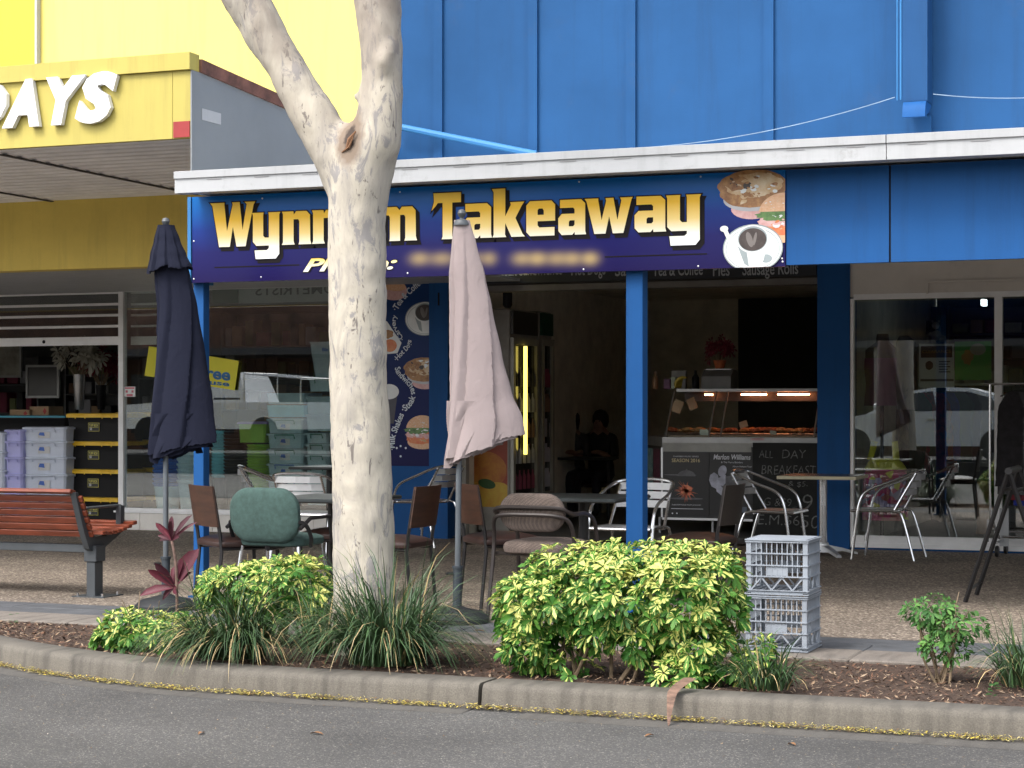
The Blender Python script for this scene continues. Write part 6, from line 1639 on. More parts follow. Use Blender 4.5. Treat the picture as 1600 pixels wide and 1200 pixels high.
stack(36, 102, Yf, [824, 797, 770, 742, 715, 690, 668], .5, 'clear plastic storage box behind the bench, %s of its stack', M_clr, M_clr, [M_clr], 'clear boxes stacked behind the bench', sticker)
stack(8, 34, Yf - .06, [824, 797, 770, 742, 715, 690, 672], .45, 'lavender plastic storage box behind the bench, %s of its stack', M_lav, M_lav, [M_lav], 'lavender boxes stacked behind the bench')
stack(-40, 6, Yf - .1, [824, 795, 765, 735, 706, 676], .45, 'clip box at the left picture edge, %s of its stack', M_clr, M_clr, [M_oh, M_oh, M_bh, M_gh], 'clip boxes at the left picture edge', sticker)
stack(-60, 104, 18.75, [822, 762, 702, 650], .6, 'wide dark box with a teal lid, %s of its stack', M_bkp, M_tealp, None, 'dark boxes with teal lids')
# window display behind the glass
stack(418, 473, Yf + .1, [778, 749, 725, 702, 678, 655], .4, 'clear box with bright clip in the window, %s of its stack', M_clr2, M_clr2, [M_bh, M_bh, M_gh, M_gh, M_gh], 'clip-lidded boxes in the store window', sticker)
stack(478, 512, Yf + .1, [790, 762, 744, 728, 711, 694, 677], .35, 'clear box with green clip beside the trunk, %s of its stack', M_clr2, M_clr2, [M_gh], 'green-clipped boxes in the store window')
stack(416, 478, Yf + .15, [652, 632, 613], .4, 'aqua plastic-wrapped box, %s of two', [M_aqua, M_clr2], None, None, 'wrapped boxes in the store window')
stack(478, 530, Yf + .05, [674, 648, 620], .35, 'clear wrapped tub beside the trunk, %s of two', M_clr2, M_clr2, None, 'wrapped tubs beside the trunk')
stack(372, 414, Yf + .1, [692, 660], .4, 'lime green box with a purple lid, %s one', M_lime, M_pur, None, None)
stack(520, 600, Yf + .2, [790, 750, 710, 670, 630], .4, 'clear box hidden behind the trunk, %s of its stack', M_clr2, M_clr2, [M_gh], 'boxes behind the trunk')
def nested(label, px, Y, py0, py1, r, n_, m, rimm, name='bucket_stack', rimtall=.5):
    x = P(px, 700, Y).x; z0, z1 = P(px, py0, Y).z, P(px, py1, Y).z
    t = thing(name, label, 'bucket', (x, Y + r, max(.02, z0)), 0, 'nested buckets and tubs in the store window')
    h = (z1 - z0); first = h * .45; step = (h - first) / max(1, n_ - 1)
    b = MB(); b.lathe([(r * .72, 0), (r * .95, first), (r * .9, first)], 22); b.build('tub_wall', m, t)
    for i in range(n_):
        z = first + i * step * .98
        b = MB(); b.lathe([(r * .92, z - step * .8), (r * 1.0, z - step * .3), (r * 1.04, z - step * .25), (r * 1.04, z + step * .1), (r * .97, z + step * .1)], 22); b.build('rim', rimm, t)
    return t
M_bkt = mat('pale_blue_bucket', (0.55, 0.75, 0.85), .35); M_bkb = mat('blue_rim', (0.03, 0.15, 0.6), .4)
nested('stack of nested pale blue buckets with blue rims', 250, Yf + .1, 800, 700, .16, 9, M_bkt, M_bkb)
nested('stack of nested pale buckets left of the blue post in the window', 288, Yf + .15, 800, 690, .17, 8, M_bkt, M_bkt)
nested('stack of nested aqua tubs just right of the left blue post', 338, Yf + .1, 800, 672, .1, 14, M_bkp, M_aqua)
nested('stack of nested black tubs in the window', 358, Yf + .1, 800, 668, .12, 14, M_bkp, M_bkp)
nested('stack of nested lime green tubs in the window', 396, Yf + .1, 800, 694, .13, 12, M_lime, M_lime)
# tall pale tub on top
xx = P(500, 560, Yf + .1).x; z0, z1 = P(500, 590, Yf).z, P(500, 533, Yf).z
stack(482, 528, Yf + .02, [612, 591], .35, 'clear box under the tall pale bin, %s one', M_clr2, M_clr2, [M_gh], None)
t = tub('plastic_bin', 'tall pale open bin with blue print, standing highest in the window beside the trunk', 'bin', xx + .06, Yf + .2, z0, .33, .3, z1 - z0, mat('pale_bin', (0.5, 0.6, 0.66), .4), None, taper=.28)
b = MB(); wall_text(b, 'Bin', .0, (z1 - z0) * .72, -.165, .07, .04, offset=.03); b.build('bin_print', M_bh, t)
M_wrap = mat('clear_wrap', (0.7, 0.75, 0.78), .15, trans=.8)
# vase with white lilies, red blooms
def bouquet(name, label, x, y, z, Rr, n_, mats, seed, vase_r, vase_h, vm, petal=.07, group=None):
    t = thing(name, label, 'flowers', (x, y, z), 0, group); rn = random.Random(seed)
    b = MB(); b.lathe([(vase_r * .7, 0), (vase_r * .75, .01), (vase_r * 1.1, vase_h), (vase_r * 1.0, vase_h)], 18); b.build('vase', vm, t)
    mb = MB(); mb.useuv = True; st = MB()
    for i in range(n_):
        v = Vector((rn.gauss(0, 1), rn.gauss(0, .8), abs(rn.gauss(0, 1)) - .2)).normalized() * Rr * rn.uniform(.5, 1); p = Vector((0, 0, vase_h + Rr * .55)) + v
        if rn.random() < .5: st.tube([(0, 0, vase_h * .8), p], .004, 4)
        rosette(mb, p, v + Vector((0, -.4, 0)), petal, 6, rn, .2, W=.4)
    mb.build('blooms', mats, t, angle=180, recalc=False); st.build('stalk', M_twig, t)
    return t
M_lily = leafmat('cream_bloom', (0.42, 0.4, 0.33), (0.5, 0.48, 0.4), 0); M_dkred = leafmat('dark_red_bloom', (0.16, 0.015, 0.03), (0.25, 0.02, 0.04), 0)
p = P(124, 632, 19.3); z0 = P(124, 640, 19.3).z
bouquet('lily_vase', 'silver vase of cream lilies behind the shutter opening', p.x, 19.3, z0, .28, 46, M_lily, 6, .07, (640 - 585) / ppm(124, 19.3), mat('silver_vase', (0.4, 0.4, 0.4), .25, .7), petal=.09)
p = P(158, 640, 20.0)
bouquet('artificial_flowers', 'dark red artificial flowers behind the lily vase', p.x, 20.0, p.z, .3, 40, M_dkred, 8, .06, .3, M_bkp, petal=.08)
# shelves
M_shelf = mat('shelf_steel', (0.1, 0.1, 0.1), .6); M_cart = mat('carton_card', (0.36, 0.24, 0.14), .9)
def shelfunit(label, px0, px1, Y, pys, seed, cols):
    x0, x1 = P(px0, 600, Y).x, P(px1, 600, Y).x; rn = random.Random(seed); zt = P((px0 + px1) / 2, pys[-1], Y).z
    t = thing('shelf_unit', label, 'shelves', (x0, Y, .02), 0, 'shelf units inside the store')
    b = MB(); b.box(0, .03, 0, .4, 0, zt); b.box(x1 - x0 - .03, x1 - x0, 0, .4, 0, zt); b.box(.031, x1 - x0 - .031, .38, .4, 0, zt); b.build('frame', M_shelf, t)
    for i, py in enumerate(pys[:-1]):
        z = P((px0 + px1) / 2, py, Y).z - .02
        b = MB(); b.box(.031, x1 - x0 - .031, 0, .379, z - .02, z); sh_ = b.build('shelf', M_shelf, t)
        x = .05; zn = P((px0 + px1) / 2, pys[i + 1], Y).z - .05 - .02
        while x < x1 - x0 - .15:
            w = rn.uniform(.08, .2); hh = rn.uniform(.4, .95) * max(.06, zn - z); b = MB(); b.bbox(x, x + w, .03, .3, z + .001, z + hh, .008); b.build('boxed_goods', cols[rn.randrange(len(cols))], sh_); x += w + rn.uniform(.01, .06)
    return t
GOODS = [mat('goods_grey', (0.3, 0.3, 0.32), .7), mat('goods_white', (0.5, 0.5, 0.5), .7), mat('goods_maroon', (0.2, 0.03, 0.06), .7), mat('goods_brown', (0.16, 0.09, 0.05), .7), mat('goods_black', (0.03, 0.03, 0.03), .6), M_cart, mat('goods_olive', (0.16, 0.18, 0.07), .7)]
shelfunit('tall shelf unit of dim goods at the back, behind the lily vase', 100, 190, 22.5, [740, 690, 650, 615, 585, 555], 3, GOODS)
shelfunit('dim shelf unit at the back, far left of the store', -60, 60, 22.8, [740, 690, 645, 600, 560], 4, GOODS)
shelfunit('shelf unit of dim goods behind the window boxes', 215, 330, 22.5, [740, 690, 640, 590, 540, 490], 5, GOODS)
shelfunit('shelf unit deep in the store behind the left post', 345, 520, 22.5, [740, 690, 640, 590, 540, 490], 6, GOODS)
def carton(label, px0, px1, py0, py1, Y):
    x0, x1 = P(px0, 600, Y).x, P(px1, 600, Y).x; z0, z1 = P(px0, py0, Y).z, P(px0, py1, Y).z
    t = thing('carton', label, 'carton', ((x0 + x1) / 2, Y, z0), 0, 'cartons behind the boxes'); w = x1 - x0
    b = MB(); b.bbox(-w / 2, w / 2, 0, .3, 0, z1 - z0, .004); b.build('box_body', M_cart, t)
    b = MB(); b.add([(w * .2, -.002, (z1 - z0) * .5), (w * .3, -.002, (z1 - z0) * .15), (w * .4, -.002, (z1 - z0) * .5), (w * .3, -.002, (z1 - z0) * .85)], [(0, 1, 2, 3)]); b.build('red_mark', mat('red_print', (0.4, 0.03, 0.03), .6), t, smooth=False)
carton('lower left brown carton resting on the teal lids', 15, 46, 652, 640, 18.9); carton('brown carton with a red mark on the teal lids', 46, 76, 650, 635, 18.95)
def frame_thing(name, label, cat, px0, px1, py0, py1, Y, fm, inner, fw=.03):
    x0, x1 = P(px0, 600, Y).x, P(px1, 600, Y).x; z0, z1 = P((px0 + px1) / 2, py0, Y).z, P((px0 + px1) / 2, py1, Y).z
    t = thing(name, label, cat, (x0, Y, z0)); w, h = x1 - x0, z1 - z0
    b = MB(); b.box(0, w, 0, .03, 0, fw); b.box(0, w, 0, .03, h - fw, h); b.box(0, fw, 0, .03, fw, h - fw); b.box(w - fw, w, 0, .03, fw, h - fw); b.build('frame', fm, t)
    b = MB(); b.box(fw, w - fw, .01, .02, fw, h - fw); b.build('picture', inner, t); return t
frame_thing('mirror_frame', 'pale framed dark mirror standing left of the lily vase', 'mirror', 40, 92, 622, 570, 20.5, mat('dull_white_frame', (.4, .4, .38), .6), mat('mirror_dark', (.03, .028, .025), .3))
frame_thing('picture_frame', 'cream panel hanging at the upper left inside the store', 'picture', -20, 33, 590, 535, 21.5, MATS['dull_white_frame'], mat('panel_cream', (.36, .34, .28), .8, var=.3, scale=3))
# lettered panel and green card added behind the glass in place of reflections
t = thing('reflected_sign_panel', 'pale grey panel put in for a reflected sign, mirrored lettering high in the window', 'sign', (0, 0, 0))
bpy.data.objects.remove
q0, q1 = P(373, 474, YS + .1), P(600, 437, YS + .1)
b = MB(); b.box(q0.x, q1.x, YS + .1, YS + .11, q0.z, q1.z + .1); b.build('panel_sheet', mat('reflected_sign_grey', (0.55, 0.58, 0.56), .6, var=.04), t)
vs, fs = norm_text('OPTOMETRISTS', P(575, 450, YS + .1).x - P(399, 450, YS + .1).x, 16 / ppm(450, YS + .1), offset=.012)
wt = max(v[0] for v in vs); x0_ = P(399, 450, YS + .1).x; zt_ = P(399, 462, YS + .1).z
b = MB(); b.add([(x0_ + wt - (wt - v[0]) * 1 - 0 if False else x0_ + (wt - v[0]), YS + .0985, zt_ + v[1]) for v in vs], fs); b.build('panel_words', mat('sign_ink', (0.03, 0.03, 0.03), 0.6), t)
q0, q1 = P(332, 474, YS + .1), P(371, 437, YS + .1)
b = MB(); b.box(q0.x, q1.x, YS + .1, YS + .11, q0.z, q1.z + .1); tag(b.build('green_reflection_card', mat('deep_green_reflection', (0.03, 0.1, 0.04), .7, var=.2)), 'dark green card put in for a reflection beside the mirrored lettering panel', 'sign')

# ================================================================== inside the takeaway
FX = P(796, 600, 18.55).x
def fridge(label, px_end, y0, ztop, header, seed):
    y1 = PX(px_end, 600, FX).y
    t = thing('drinks_fridge', label, 'fridge', (0, 0, 0), 0, 'glass door drinks fridges along the left wall')
    b = MB(); b.bbox(XI + .04, FX, y0, y1, .04, ztop, .01); b.build('cabinet', mat('fridge_white', (0.3, 0.28, 0.25), .5), t)
    b = MB(); b.box(FX + .002, FX + .03, y0 + .03, y1 - .03, ztop - .26, ztop - .02); hd = b.build('header', header, t)
    b = MB(); za, zb = .35, ztop - .3
    b.box(FX + .002, FX + .04, y0 + .02, y0 + .08, za, zb); b.box(FX + .002, FX + .04, y1 - .08, y1 - .02, za, zb); b.box(FX + .002, FX + .04, y0 + .081, y1 - .081, za, za + .07); b.box(FX + .002, FX + .04, y0 + .081, y1 - .081, zb - .07, zb)
    d = b.build('door', mat('fridge_frame', (0.33, 0.32, 0.28), .45, .2), t)
    b = MB(); b.box(FX + .003, FX + .008, y0 + .08, y1 - .08, za + .07, zb - .07); b.build('door_glass', mat('fridge_inside_dark', (0.03, 0.03, 0.03), .15), d)
    b = MB(); b.tube([(FX + .07, y0 + .1, .9), (FX + .07, y0 + .1, 1.25)], .01, 6); b.build('handle', M_bkp, d)
    rn = random.Random(seed)
    for k in range(5):
        b = MB(); z = za + .12 + k * .27
        for j in range(5):
            yy = y0 + .14 + j * (y1 - y0 - .28) / 4; b.lathe([(.001, 0), (.028, 0), (.028, .13), (.012, .17), (.012, .2), (.001, .2)], 8, c=(FX + .012 - .03 + .024, yy, z))
        b.build('bottle_row', [GOODS[(0, 2, 3, 4)[rn.randrange(4)]]], t)
    b = MB(); b.box(FX + .002, FX + .02, y0 + .03, y1 - .03, .1, .32); b.build('grille', mat('fridge_grille', (0.36, 0.33, 0.28), .6), t)
    return t
y0f = 18.55
f1 = fridge('nearest drinks fridge with a lit yellow tube and a fruit picture on its side', 838, y0f, P(796, 482, y0f).z, mat('header_dark', (0.04, 0.035, 0.03), .4), 1)
yb = PX(842, 600, FX).y
f2 = fridge('second drinks fridge with a dark green header, deeper along the wall', 862, yb, P(842, 486, yb).z, mat('header_green', (0.01, 0.06, 0.03), .4), 2)
yt = PX(821, 600, FX + .06).y
b = MB(); z0, z1 = P(821, 710, yt).z, P(821, 541, yt).z; b.tube([(FX + .06, yt, z0), (FX + .06, yt, z1)], .02, 10); b.build('lit_tube', emis('tube_glow', (1.0, 0.8, 0.16), 0.95), f1)
# fruit picture on the fridge side
M_or = mat('fruit_orange_print', (0.55, 0.25, 0.03), .5, scale=6, col2=(0.35, 0.08, 0.02)); M_rdp = mat('fruit_red_print', (0.3, 0.05, 0.02), .5); M_yl = mat('fruit_yellow_print', (0.6, 0.42, 0.05), .5, scale=5, col2=(0.5, 0.2, 0.02)); M_gl = mat('fruit_leaf_print', (0.03, 0.09, 0.02), .5)
x0, x1 = P(738, 700, y0f).x, P(793, 700, y0f).x
b = MB(); yq = y0f - .004; zz0, zz1 = P(765, 792, y0f).z, P(765, 600, y0f).z; w_ = x1 - x0
wall_poly(b, [(x0, zz0), (x1, zz0), (x1, zz1), (x0, zz1)], yq, 0)
cl_ = lambda pts: [(min(max(a, x0), x1), min(max(c_, zz0), zz1)) for a, c_ in pts]
wall_poly(b, cl_(ell(x0 + w_ * .35, zz0 + .38, .25, .2, 24)), yq - .001, 1); wall_poly(b, cl_(ell(x0 + w_ * .7, zz0 + .02, .3, .24, 24)), yq - .002, 2); wall_poly(b, cl_(ell(x0 + w_ * .1, zz0 + .1, .14, .16, 24)), yq - .0015, 2)
wall_poly(b, ell(x0 + w_ * .42, zz0 + .24, .1, .05, 16, rot=-.2), yq - .003, 3)
b.build('side_picture', [M_rdp, M_or, M_yl, M_gl], f1, smooth=False)
b = MB(); b.box(xJ1 + 0.01, P(737, 700, YS + .4).x, YS + .25, YS + .33, .02, 2.1); b.build('white_board', mat('dull_white_board', (0.36, 0.34, 0.3), .7), take)
# counter with heated food display
YC = 19.2
A_ = P(1035, 700, YC); Bq = G(1012, 800, .18)
xR_ = xQ1 - .2
zcb, zc_ = P(1100, 810, YC).z, P(1100, 683, YC).z
ct = thing('food_counter', 'stainless serving counter with a glass heated food display inside the takeaway', 'counter', (0, 0, 0))
M_st = mat('stainless_dull', (0.36, 0.36, 0.36), .35, .6, var=.1); M_std = mat('counter_dark', (0.03, 0.03, 0.032), .5)
plan = [(A_.x, YC), (xR_, YC), (xR_, YC + 1.2), (Bq.x, YC + 1.2), (Bq.x, YC + .95)]
b = MB(); b.prism(plan, zcb, zc_ - .1, 'z'); b.build('cabinet', M_std, ct)
b = MB(); b.prism(plan, zc_ - .099, zc_ - .002, 'z'); b.build('steel_band', M_st, ct)
b = MB(); z1, z0 = P(1100, 692, YC).z, P(1100, 706, YC).z; b.box(A_.x + .005, P(1174, 700, YC).x, YC - .006, YC - .001, z0, z1); b.build('white_band', mat('counter_white', (0.42, 0.42, 0.4), .6), ct)
b = MB(); b.box(A_.x, xR_, YC - .012, YC + .02, zcb - .02, zcb + .003); b.box(A_.x - .012, A_.x + .008, YC - .013, YC + .01, zcb + .004, zc_ - .11); b.build('bottom_rail', M_alu, ct)
for px in (1030, 1113, 1150, 1220):
    xl = P(px, 820, YC + .1).x; b = MB(); b.tube([(xl, YC + .12, .02), (xl, YC + .12, zcb)], .015, 8); b.build('leg', M_alu, ct)
zs_ = P(1100, 612, YC + .35).z
M_tray = mat('food_tray', (0.3, 0.24, 0.17), .5, .2)
b = MB(); b.box(A_.x + .05, xR_, YC + .35, YC + 1.1, zs_, zs_ + .03); b.build('top_shelf', M_st, ct)
for px in (1047, 1114, 1132, 1277):
    xl = P(px, 640, YC + .2).x; b = MB(); b.tube([(xl, YC + .03, zc_), (xl, YC + .35, zs_)], .009, 6); b.build('display_post', M_st, ct)
b = MB(); b.add([(A_.x + .05, YC + .03, zc_), (xR_, YC + .03, zc_), (xR_, YC + .35, zs_), (A_.x + .05, YC + .35, zs_)], [(0, 1, 2, 3)]); b.build('display_glass', M_glass2, ct, smooth=False)
b = MB(); b.box(A_.x + .05, xR_, YC + .05, YC + 1.1, zc_, zc_ + .02); b.build('tray', M_tray, ct)
for pa, pb in ((1101, 1114), (1158, 1198), (1215, 1265)):
    b = MB(); b.tube([(P(pa, 622, YC + .5).x, YC + .5, zs_ - .03), (P(pb, 622, YC + .5).x, YC + .5, zs_ - .03)], .007, 8); b.build('heat_lamp', emis('heat_glow', (1.0, 0.33, 0.14), 16.0), ct)
b = MB(); b.box(A_.x + .06, xR_, YC + .62, YC + .65, zs_ - .1, zs_ - .003); b.build('lamp_hood', M_std, ct)
b = MB(); wall_poly(b, [(P(1173, 685, YC).x, zc_ - .03), (P(1194, 685, YC).x, zc_ - .03), (P(1194, 685, YC).x, zc_ - .008), (P(1173, 685, YC).x, zc_ - .008)], YC - .003); b.build('maker_plate', mat('plate_redwhite', (0.5, 0.3, 0.3), .5), ct)
M_food = [mat('fried_food', (0.5, 0.22, 0.06), .6, var=.35, scale=40), mat('pastry_food', (0.6, 0.38, 0.16), .6, var=.3, scale=30), mat('dark_food', (0.3, 0.1, 0.04), .6, var=.3, scale=30)]
rn = random.Random(12)
fr_ = 0
for px in range(1052, 1276, 22):
    xl = P(px, 670, YC + .3).x
    t = thing('food_tray', 'steel tray of hot food in the display, tray number %s from the left post' % ['one', 'two', 'three', 'four', 'five', 'six', 'seven', 'eight', 'nine', 'ten', 'eleven'][fr_], 'food tray', (xl, YC + .3, zc_ + .021), rn.uniform(-.1, .1), 'trays of hot food in the display'); fr_ += 1
    b = MB(); b.bbox(-.07, .07, -.14, .2, 0, .02, .01); b.build('tray_pan', M_st, t)
    b = MB()
    for k in range(9):
        c_ = (rn.uniform(-.05, .05), rn.uniform(-.11, .15), .022 + rn.uniform(0, .012)); r_ = rn.uniform(.028, .05)
        b.lathe([(.002, 0), (r_, r_ * .4), (r_ * .7, r_ * .9), (.002, r_)], 7, c=c_, sx=rn.uniform(.7, 1.4))
    b.build('hot_food', M_food[rn.randrange(3)], t)
def card(label, px0, px1, py0, py1, Y, m, tilt=0.0, name='price_card', cat='card', group='price cards in the food display', th=.003):
    c_ = P((px0 + px1) / 2, (py0 + py1) / 2, Y); w, h = (px1 - px0) / ppm(px0, Y), (py0 - py1) / ppm(px0, Y)
    b = MB(); b.box(-w / 2, w / 2, 0, th, -h / 2, h / 2); o = b.build(name, m, loc=c_); o.rotation_euler = (0, tilt, 0); return tag(o, label, cat, group)
M_card = mat('card_cream', (0.55, 0.42, 0.28), .7); M_cardw = mat('card_white', (0.5, 0.58, 0.5), .7)
card('white card standing at the front left of the food display', 1093, 1107, 681, 671, YC + .06, M_cardw); card('cream card tilted above the middle trays', 1155, 1168, 668, 658, YC + .2, M_card, -.3); card('small white card near the right trays', 1203, 1213, 679, 673, YC + .08, M_cardw, .2)
card('cream paper hanging at the left under the display hood', 1051, 1066, 645, 625, YC + .42, M_card, .4); card('cream paper hanging beside it under the display hood, tilted the other way', 1074, 1088, 640, 622, YC + .42, M_card, -.4)
# on top of the counter
zT = zs_ + .032; YT_ = YC + .6
def onx(px): return P(px, 600, YT_).x
t = thing('cash_register', 'dull steel cash register box on the counter top', 'cash register', (onx(1122), YT_, zT)); b = MB(); b.prism([(-.12, 0), (.18, 0), (.18, .2), (-.02, .2), (-.12, .13)], -.15, .17, 'x'); b.build('case', mat('register_grey', (0.16, 0.16, 0.16), .5), t)
b = MB(); b.box(-.13, .15, -.026, .17, .2005, .212); b.build('drawer_top', M_st, t)
p = thing
bouquet('flower_pot', 'dark red flowers in an orange pot on the cash register', onx(1122), YT_ + .07, zT + .215, .16, 40, M_dkred, 3, .065, .09, mat('orange_pot', (0.4, 0.1, 0.03), .6), petal=.05)
t = thing('banana_bunch', 'bunch of yellow bananas on the left end of the counter top', 'fruit', (onx(1070), YT_ - .15, zT))
for k in range(4):
    b = MB(); a = -.5 + k * .3; b.tube(smooth([(-.06 + k * .012, k * .02, .01), (-.05 + k * .01, k * .02, .07), (0, k * .015, .115), (.06, k * .01, .12)], 4), [.008, .014, .018, .02, .021, .021, .021, .02, .019, .018, .014, .01, .006], 7); b.build('banana', mat('banana_skin', (0.5, 0.38, 0.03), .5), t)
for lab, px, w, h, m, nm in (('white tissue packet beside the bananas', 1053, .05, .13, M_cardw, 'packet'), ('purple and white packet left of the tissue', 1043, .07, .11, mat('packet_purple', (.2, .1, .2), .6), 'packet'), ('brown bottle at the left end of the counter', 1024, .06, .19, mat('bottle_brown', (.25, .13, .07), .4), 'bottle'),
                             ('pale card display box behind the bananas', 1057, .16, .2, mat('display_card', (.3, .3, .3), .7), 'display_box'), ('dark figure-like dispenser between bananas and register', 1087, .08, .2, M_bkp, 'dispenser')):
    t = thing(nm, lab, nm.replace('_', ' '), (onx(px), YT_ + (.1 if 'behind' in lab else 0), zT)); b = MB()
    if nm in ('bottle', 'dispenser'): b.lathe([(w * .45, 0), (w * .5, .01), (w * .5, h * .6), (w * .2, h * .8), (w * .2, h), (.002, h)], 12)
    else: b.bbox(-w / 2, w / 2, -.03, .03, 0, h, .006)
    b.build('body', m, t)
# posters on the counter front
def poster(label, px0, px1, py0, py1, base, deco, Y=YC - .004, name='poster'):
    x0, x1 = P(px0, 750, Y).x, P(px1, 750, Y).x; z0, z1 = P((px0 + px1) / 2, py0, Y).z, P((px0 + px1) / 2, py1, Y).z
    t = thing(name, label, 'poster', (0, 0, 0)); b = MB(); b.box(x0, x1, Y - .004, Y - .001, z0, z1); b.build('sheet', base, t)
    s = (x1 - x0) / (px1 - px0)
    def q(px, py): return x0 + (px - px0) * s, P(px, py, Y).z
    deco(t, q, Y - .005, s); return t
M_pblk = mat('poster_black', (0.012, 0.012, 0.014), .35); M_gold = mat('poster_gold', (0.75, 0.62, 0.35), .5); M_pw = mat('poster_white', (0.8, 0.82, 0.88), .5); M_pg = mat('poster_grey', (0.2, 0.2, 0.22), .5, scale=8, col2=(.06, .06, .07)); M_pred = mat('poster_red', (0.85, 0.1, 0.05), .5, scale=40, col2=(.9, .4, .2))
def deco1(t, q, Y, s):
    b = MB(); x, z = q(1050, 722); wall_text(b, 'SEASON 2016', x, z, Y, 44 * s, 5.5 * s, offset=.01); b.build('heading', M_gold, t)
    b = MB(); x, z = q(1052, 714); wall_text(b, 'CHAMBER MUSIC SERIES', x, z, Y, 40 * s, 2 * s); x, z = q(1050, 790); wall_text(b, 'SUBSCRIPTIONS FROM JANUARY', x, z, Y, 46 * s, 2.4 * s)
    x, z = q(1049, 795); b.box(x, x + 50 * s, Y - .0005, Y, z, z + 1.0 * s)
    for px in (1043, 1051, 1058): x, z = q(px, 802); wall_poly(b, ell(x, z, 1.2 * s, 1.2 * s, 8), Y)
    b.build('small_print', M_pw, t)
    b = MB(); cx, cz = q(1073, 766); rn = random.Random(2)
    wall_poly(b, ell(cx, cz, 9 * s, 8 * s, 20, wob=.3), Y - .0005)
    for k in range(44):
        a = rn.uniform(0, 6.28); L = rn.uniform(12, 20) * s; wv = Vector((-math.sin(a), math.cos(a))) * .7 * s; d_ = Vector((math.cos(a), math.sin(a)))
        wall_poly(b, [(cx + wv.x, cz + wv.y), (cx + d_.x * L, cz + d_.y * L), (cx - wv.x, cz - wv.y)], Y - .001)
    b.build('urchin_picture', M_pred, t, smooth=False)
    b = MB(); x, z = q(1073, 744); wall_poly(b, ell(x, z, 14 * s, 9 * s, 20, 0, 180), Y); wall_poly(b, ell(x, z + 9 * s, 1.6 * s, 2 * s, 8), Y); x, z = q(1073, 779); wall_poly(b, ell(x, z, 26 * s, 1.6 * s, 20), Y); x, z = q(1063, 742); wall_poly(b, ell(x, z, 26 * s, 1.0 * s, 20), Y - .0008); b.build('dome_picture', M_pg, t, smooth=False)
poster('black poster headed SEASON 2016 with a red spiky ball on the counter front', 1036, 1108, 806, 707, M_pblk, deco1)
def deco2(t, q, Y, s):
    b = MB(); x, z = q(1115, 718); wall_text(b, 'Marlon Williams', x, z, Y, 58 * s, 8 * s, shear=.2, offset=.02); b.build('heading', M_pw, t)
    b = MB(); x, z = q(1127, 723.5); wall_text(b, '& The Yarra Benders', x, z, Y, 34 * s, 2.6 * s); x, z = q(1145, 730); wall_text(b, 'Album Release Tour', x, z, Y, 30 * s, 2.4 * s); b.build('small_print', M_pw, t)
    # a pale bent figure in smoke
    def poly(pts, yy, k): wall_poly(b, [q(*p_) for p_ in pts], yy, k)
    b = MB(); x, z = q(1114, 747); wall_poly(b, [q(*p_) for p_ in ((1110, 742), (1116, 738), (1122, 742), (1124, 752), (1120, 764), (1112, 760), (1108, 750))], Y - .0002, 0); x, z = q(1129, 736); wall_poly(b, ell(x, z, 6.5 * s, 9 * s, 20, rot=-.35), Y - .0005, 0)
    poly([(1120, 748), (1134, 742), (1138, 750), (1130, 760), (1122, 756)], Y - .001, 0); poly([(1118, 756), (1124, 755), (1134, 768), (1150, 774), (1148, 780), (1130, 776), (1120, 768)], Y - .0006, 0)
    poly([(1148, 752), (1158, 748), (1164, 776), (1146, 776)], Y - .0012, 0); poly([(1134, 744), (1158, 742), (1160, 752), (1146, 762), (1134, 758)], Y - .0015, 1)
    b.build('figure_picture', [mat('poster_smoke', (0.7, 0.72, 0.85), .5, scale=8, col2=(.25, .25, .32)), M_pg], t, smooth=False)
    b = MB(); x, z = q(1151, 801); b.box(x, x + 16 * s, Y - .0005, Y, z, z + 9 * s); b.build('print_block', mat('poster_block', (.12, .15, .2), .5), t)
poster('black concert poster lettered Marlon Williams with a smoky figure on the counter front', 1109, 1176, 806, 707, M_pblk, deco2)
cb_ = thing('chalkboard', 'large chalkboard with hand-written breakfast prices leaning on the counter', 'chalkboard', (0, 0, 0))
YK = YC - .08
x0, x1 = P(1176, 760, YK).x, P(1280, 760, YK).x + .25; z0, z1 = P(1230, 838, YK).z, P(1230, 692, YK).z
b = MB(); b.box(x0, x1, YK, YK + .02, z0, z1); b.build('board', mat('slate_black', (0.014, 0.015, 0.015), .8, var=.3, scale=2), cb_)
M_chalk = mat('chalk', (0.34, 0.34, 0.34), 1.0, scale=40, col2=(.05, .05, .05))
b = MB()
for body, px, py, w, h in (('ALL', 1186, 715, 22, 11), ('DAY', 1222, 716, 38, 13), ('BREAKFAST', 1190, 741, 86, 14), ('& $5.', 1232, 761, 30, 9), ('G &$9_', 1194, 792, 52, 14), ('9', 1254, 797, 16, 24), ('E.M.$6', 1184, 822, 66, 18), ('50', 1251, 825, 30, 20)):
    q = P(px, py, YK); s = 1 / ppm(px, YK); vs, fs = norm_text(body, w * s, h * s, shear=.08, offset=-.012)
    rr_ = random.Random(len(body)); b = MB(); b.add([(q.x + v[0], YK - .0015, q.z + v[1] + .004 * math.sin(v[0] * 40)) for v in vs], fs); b.build('chalk_writing', M_chalk, cb_)
pb = P(1020, 740, YC + .4)
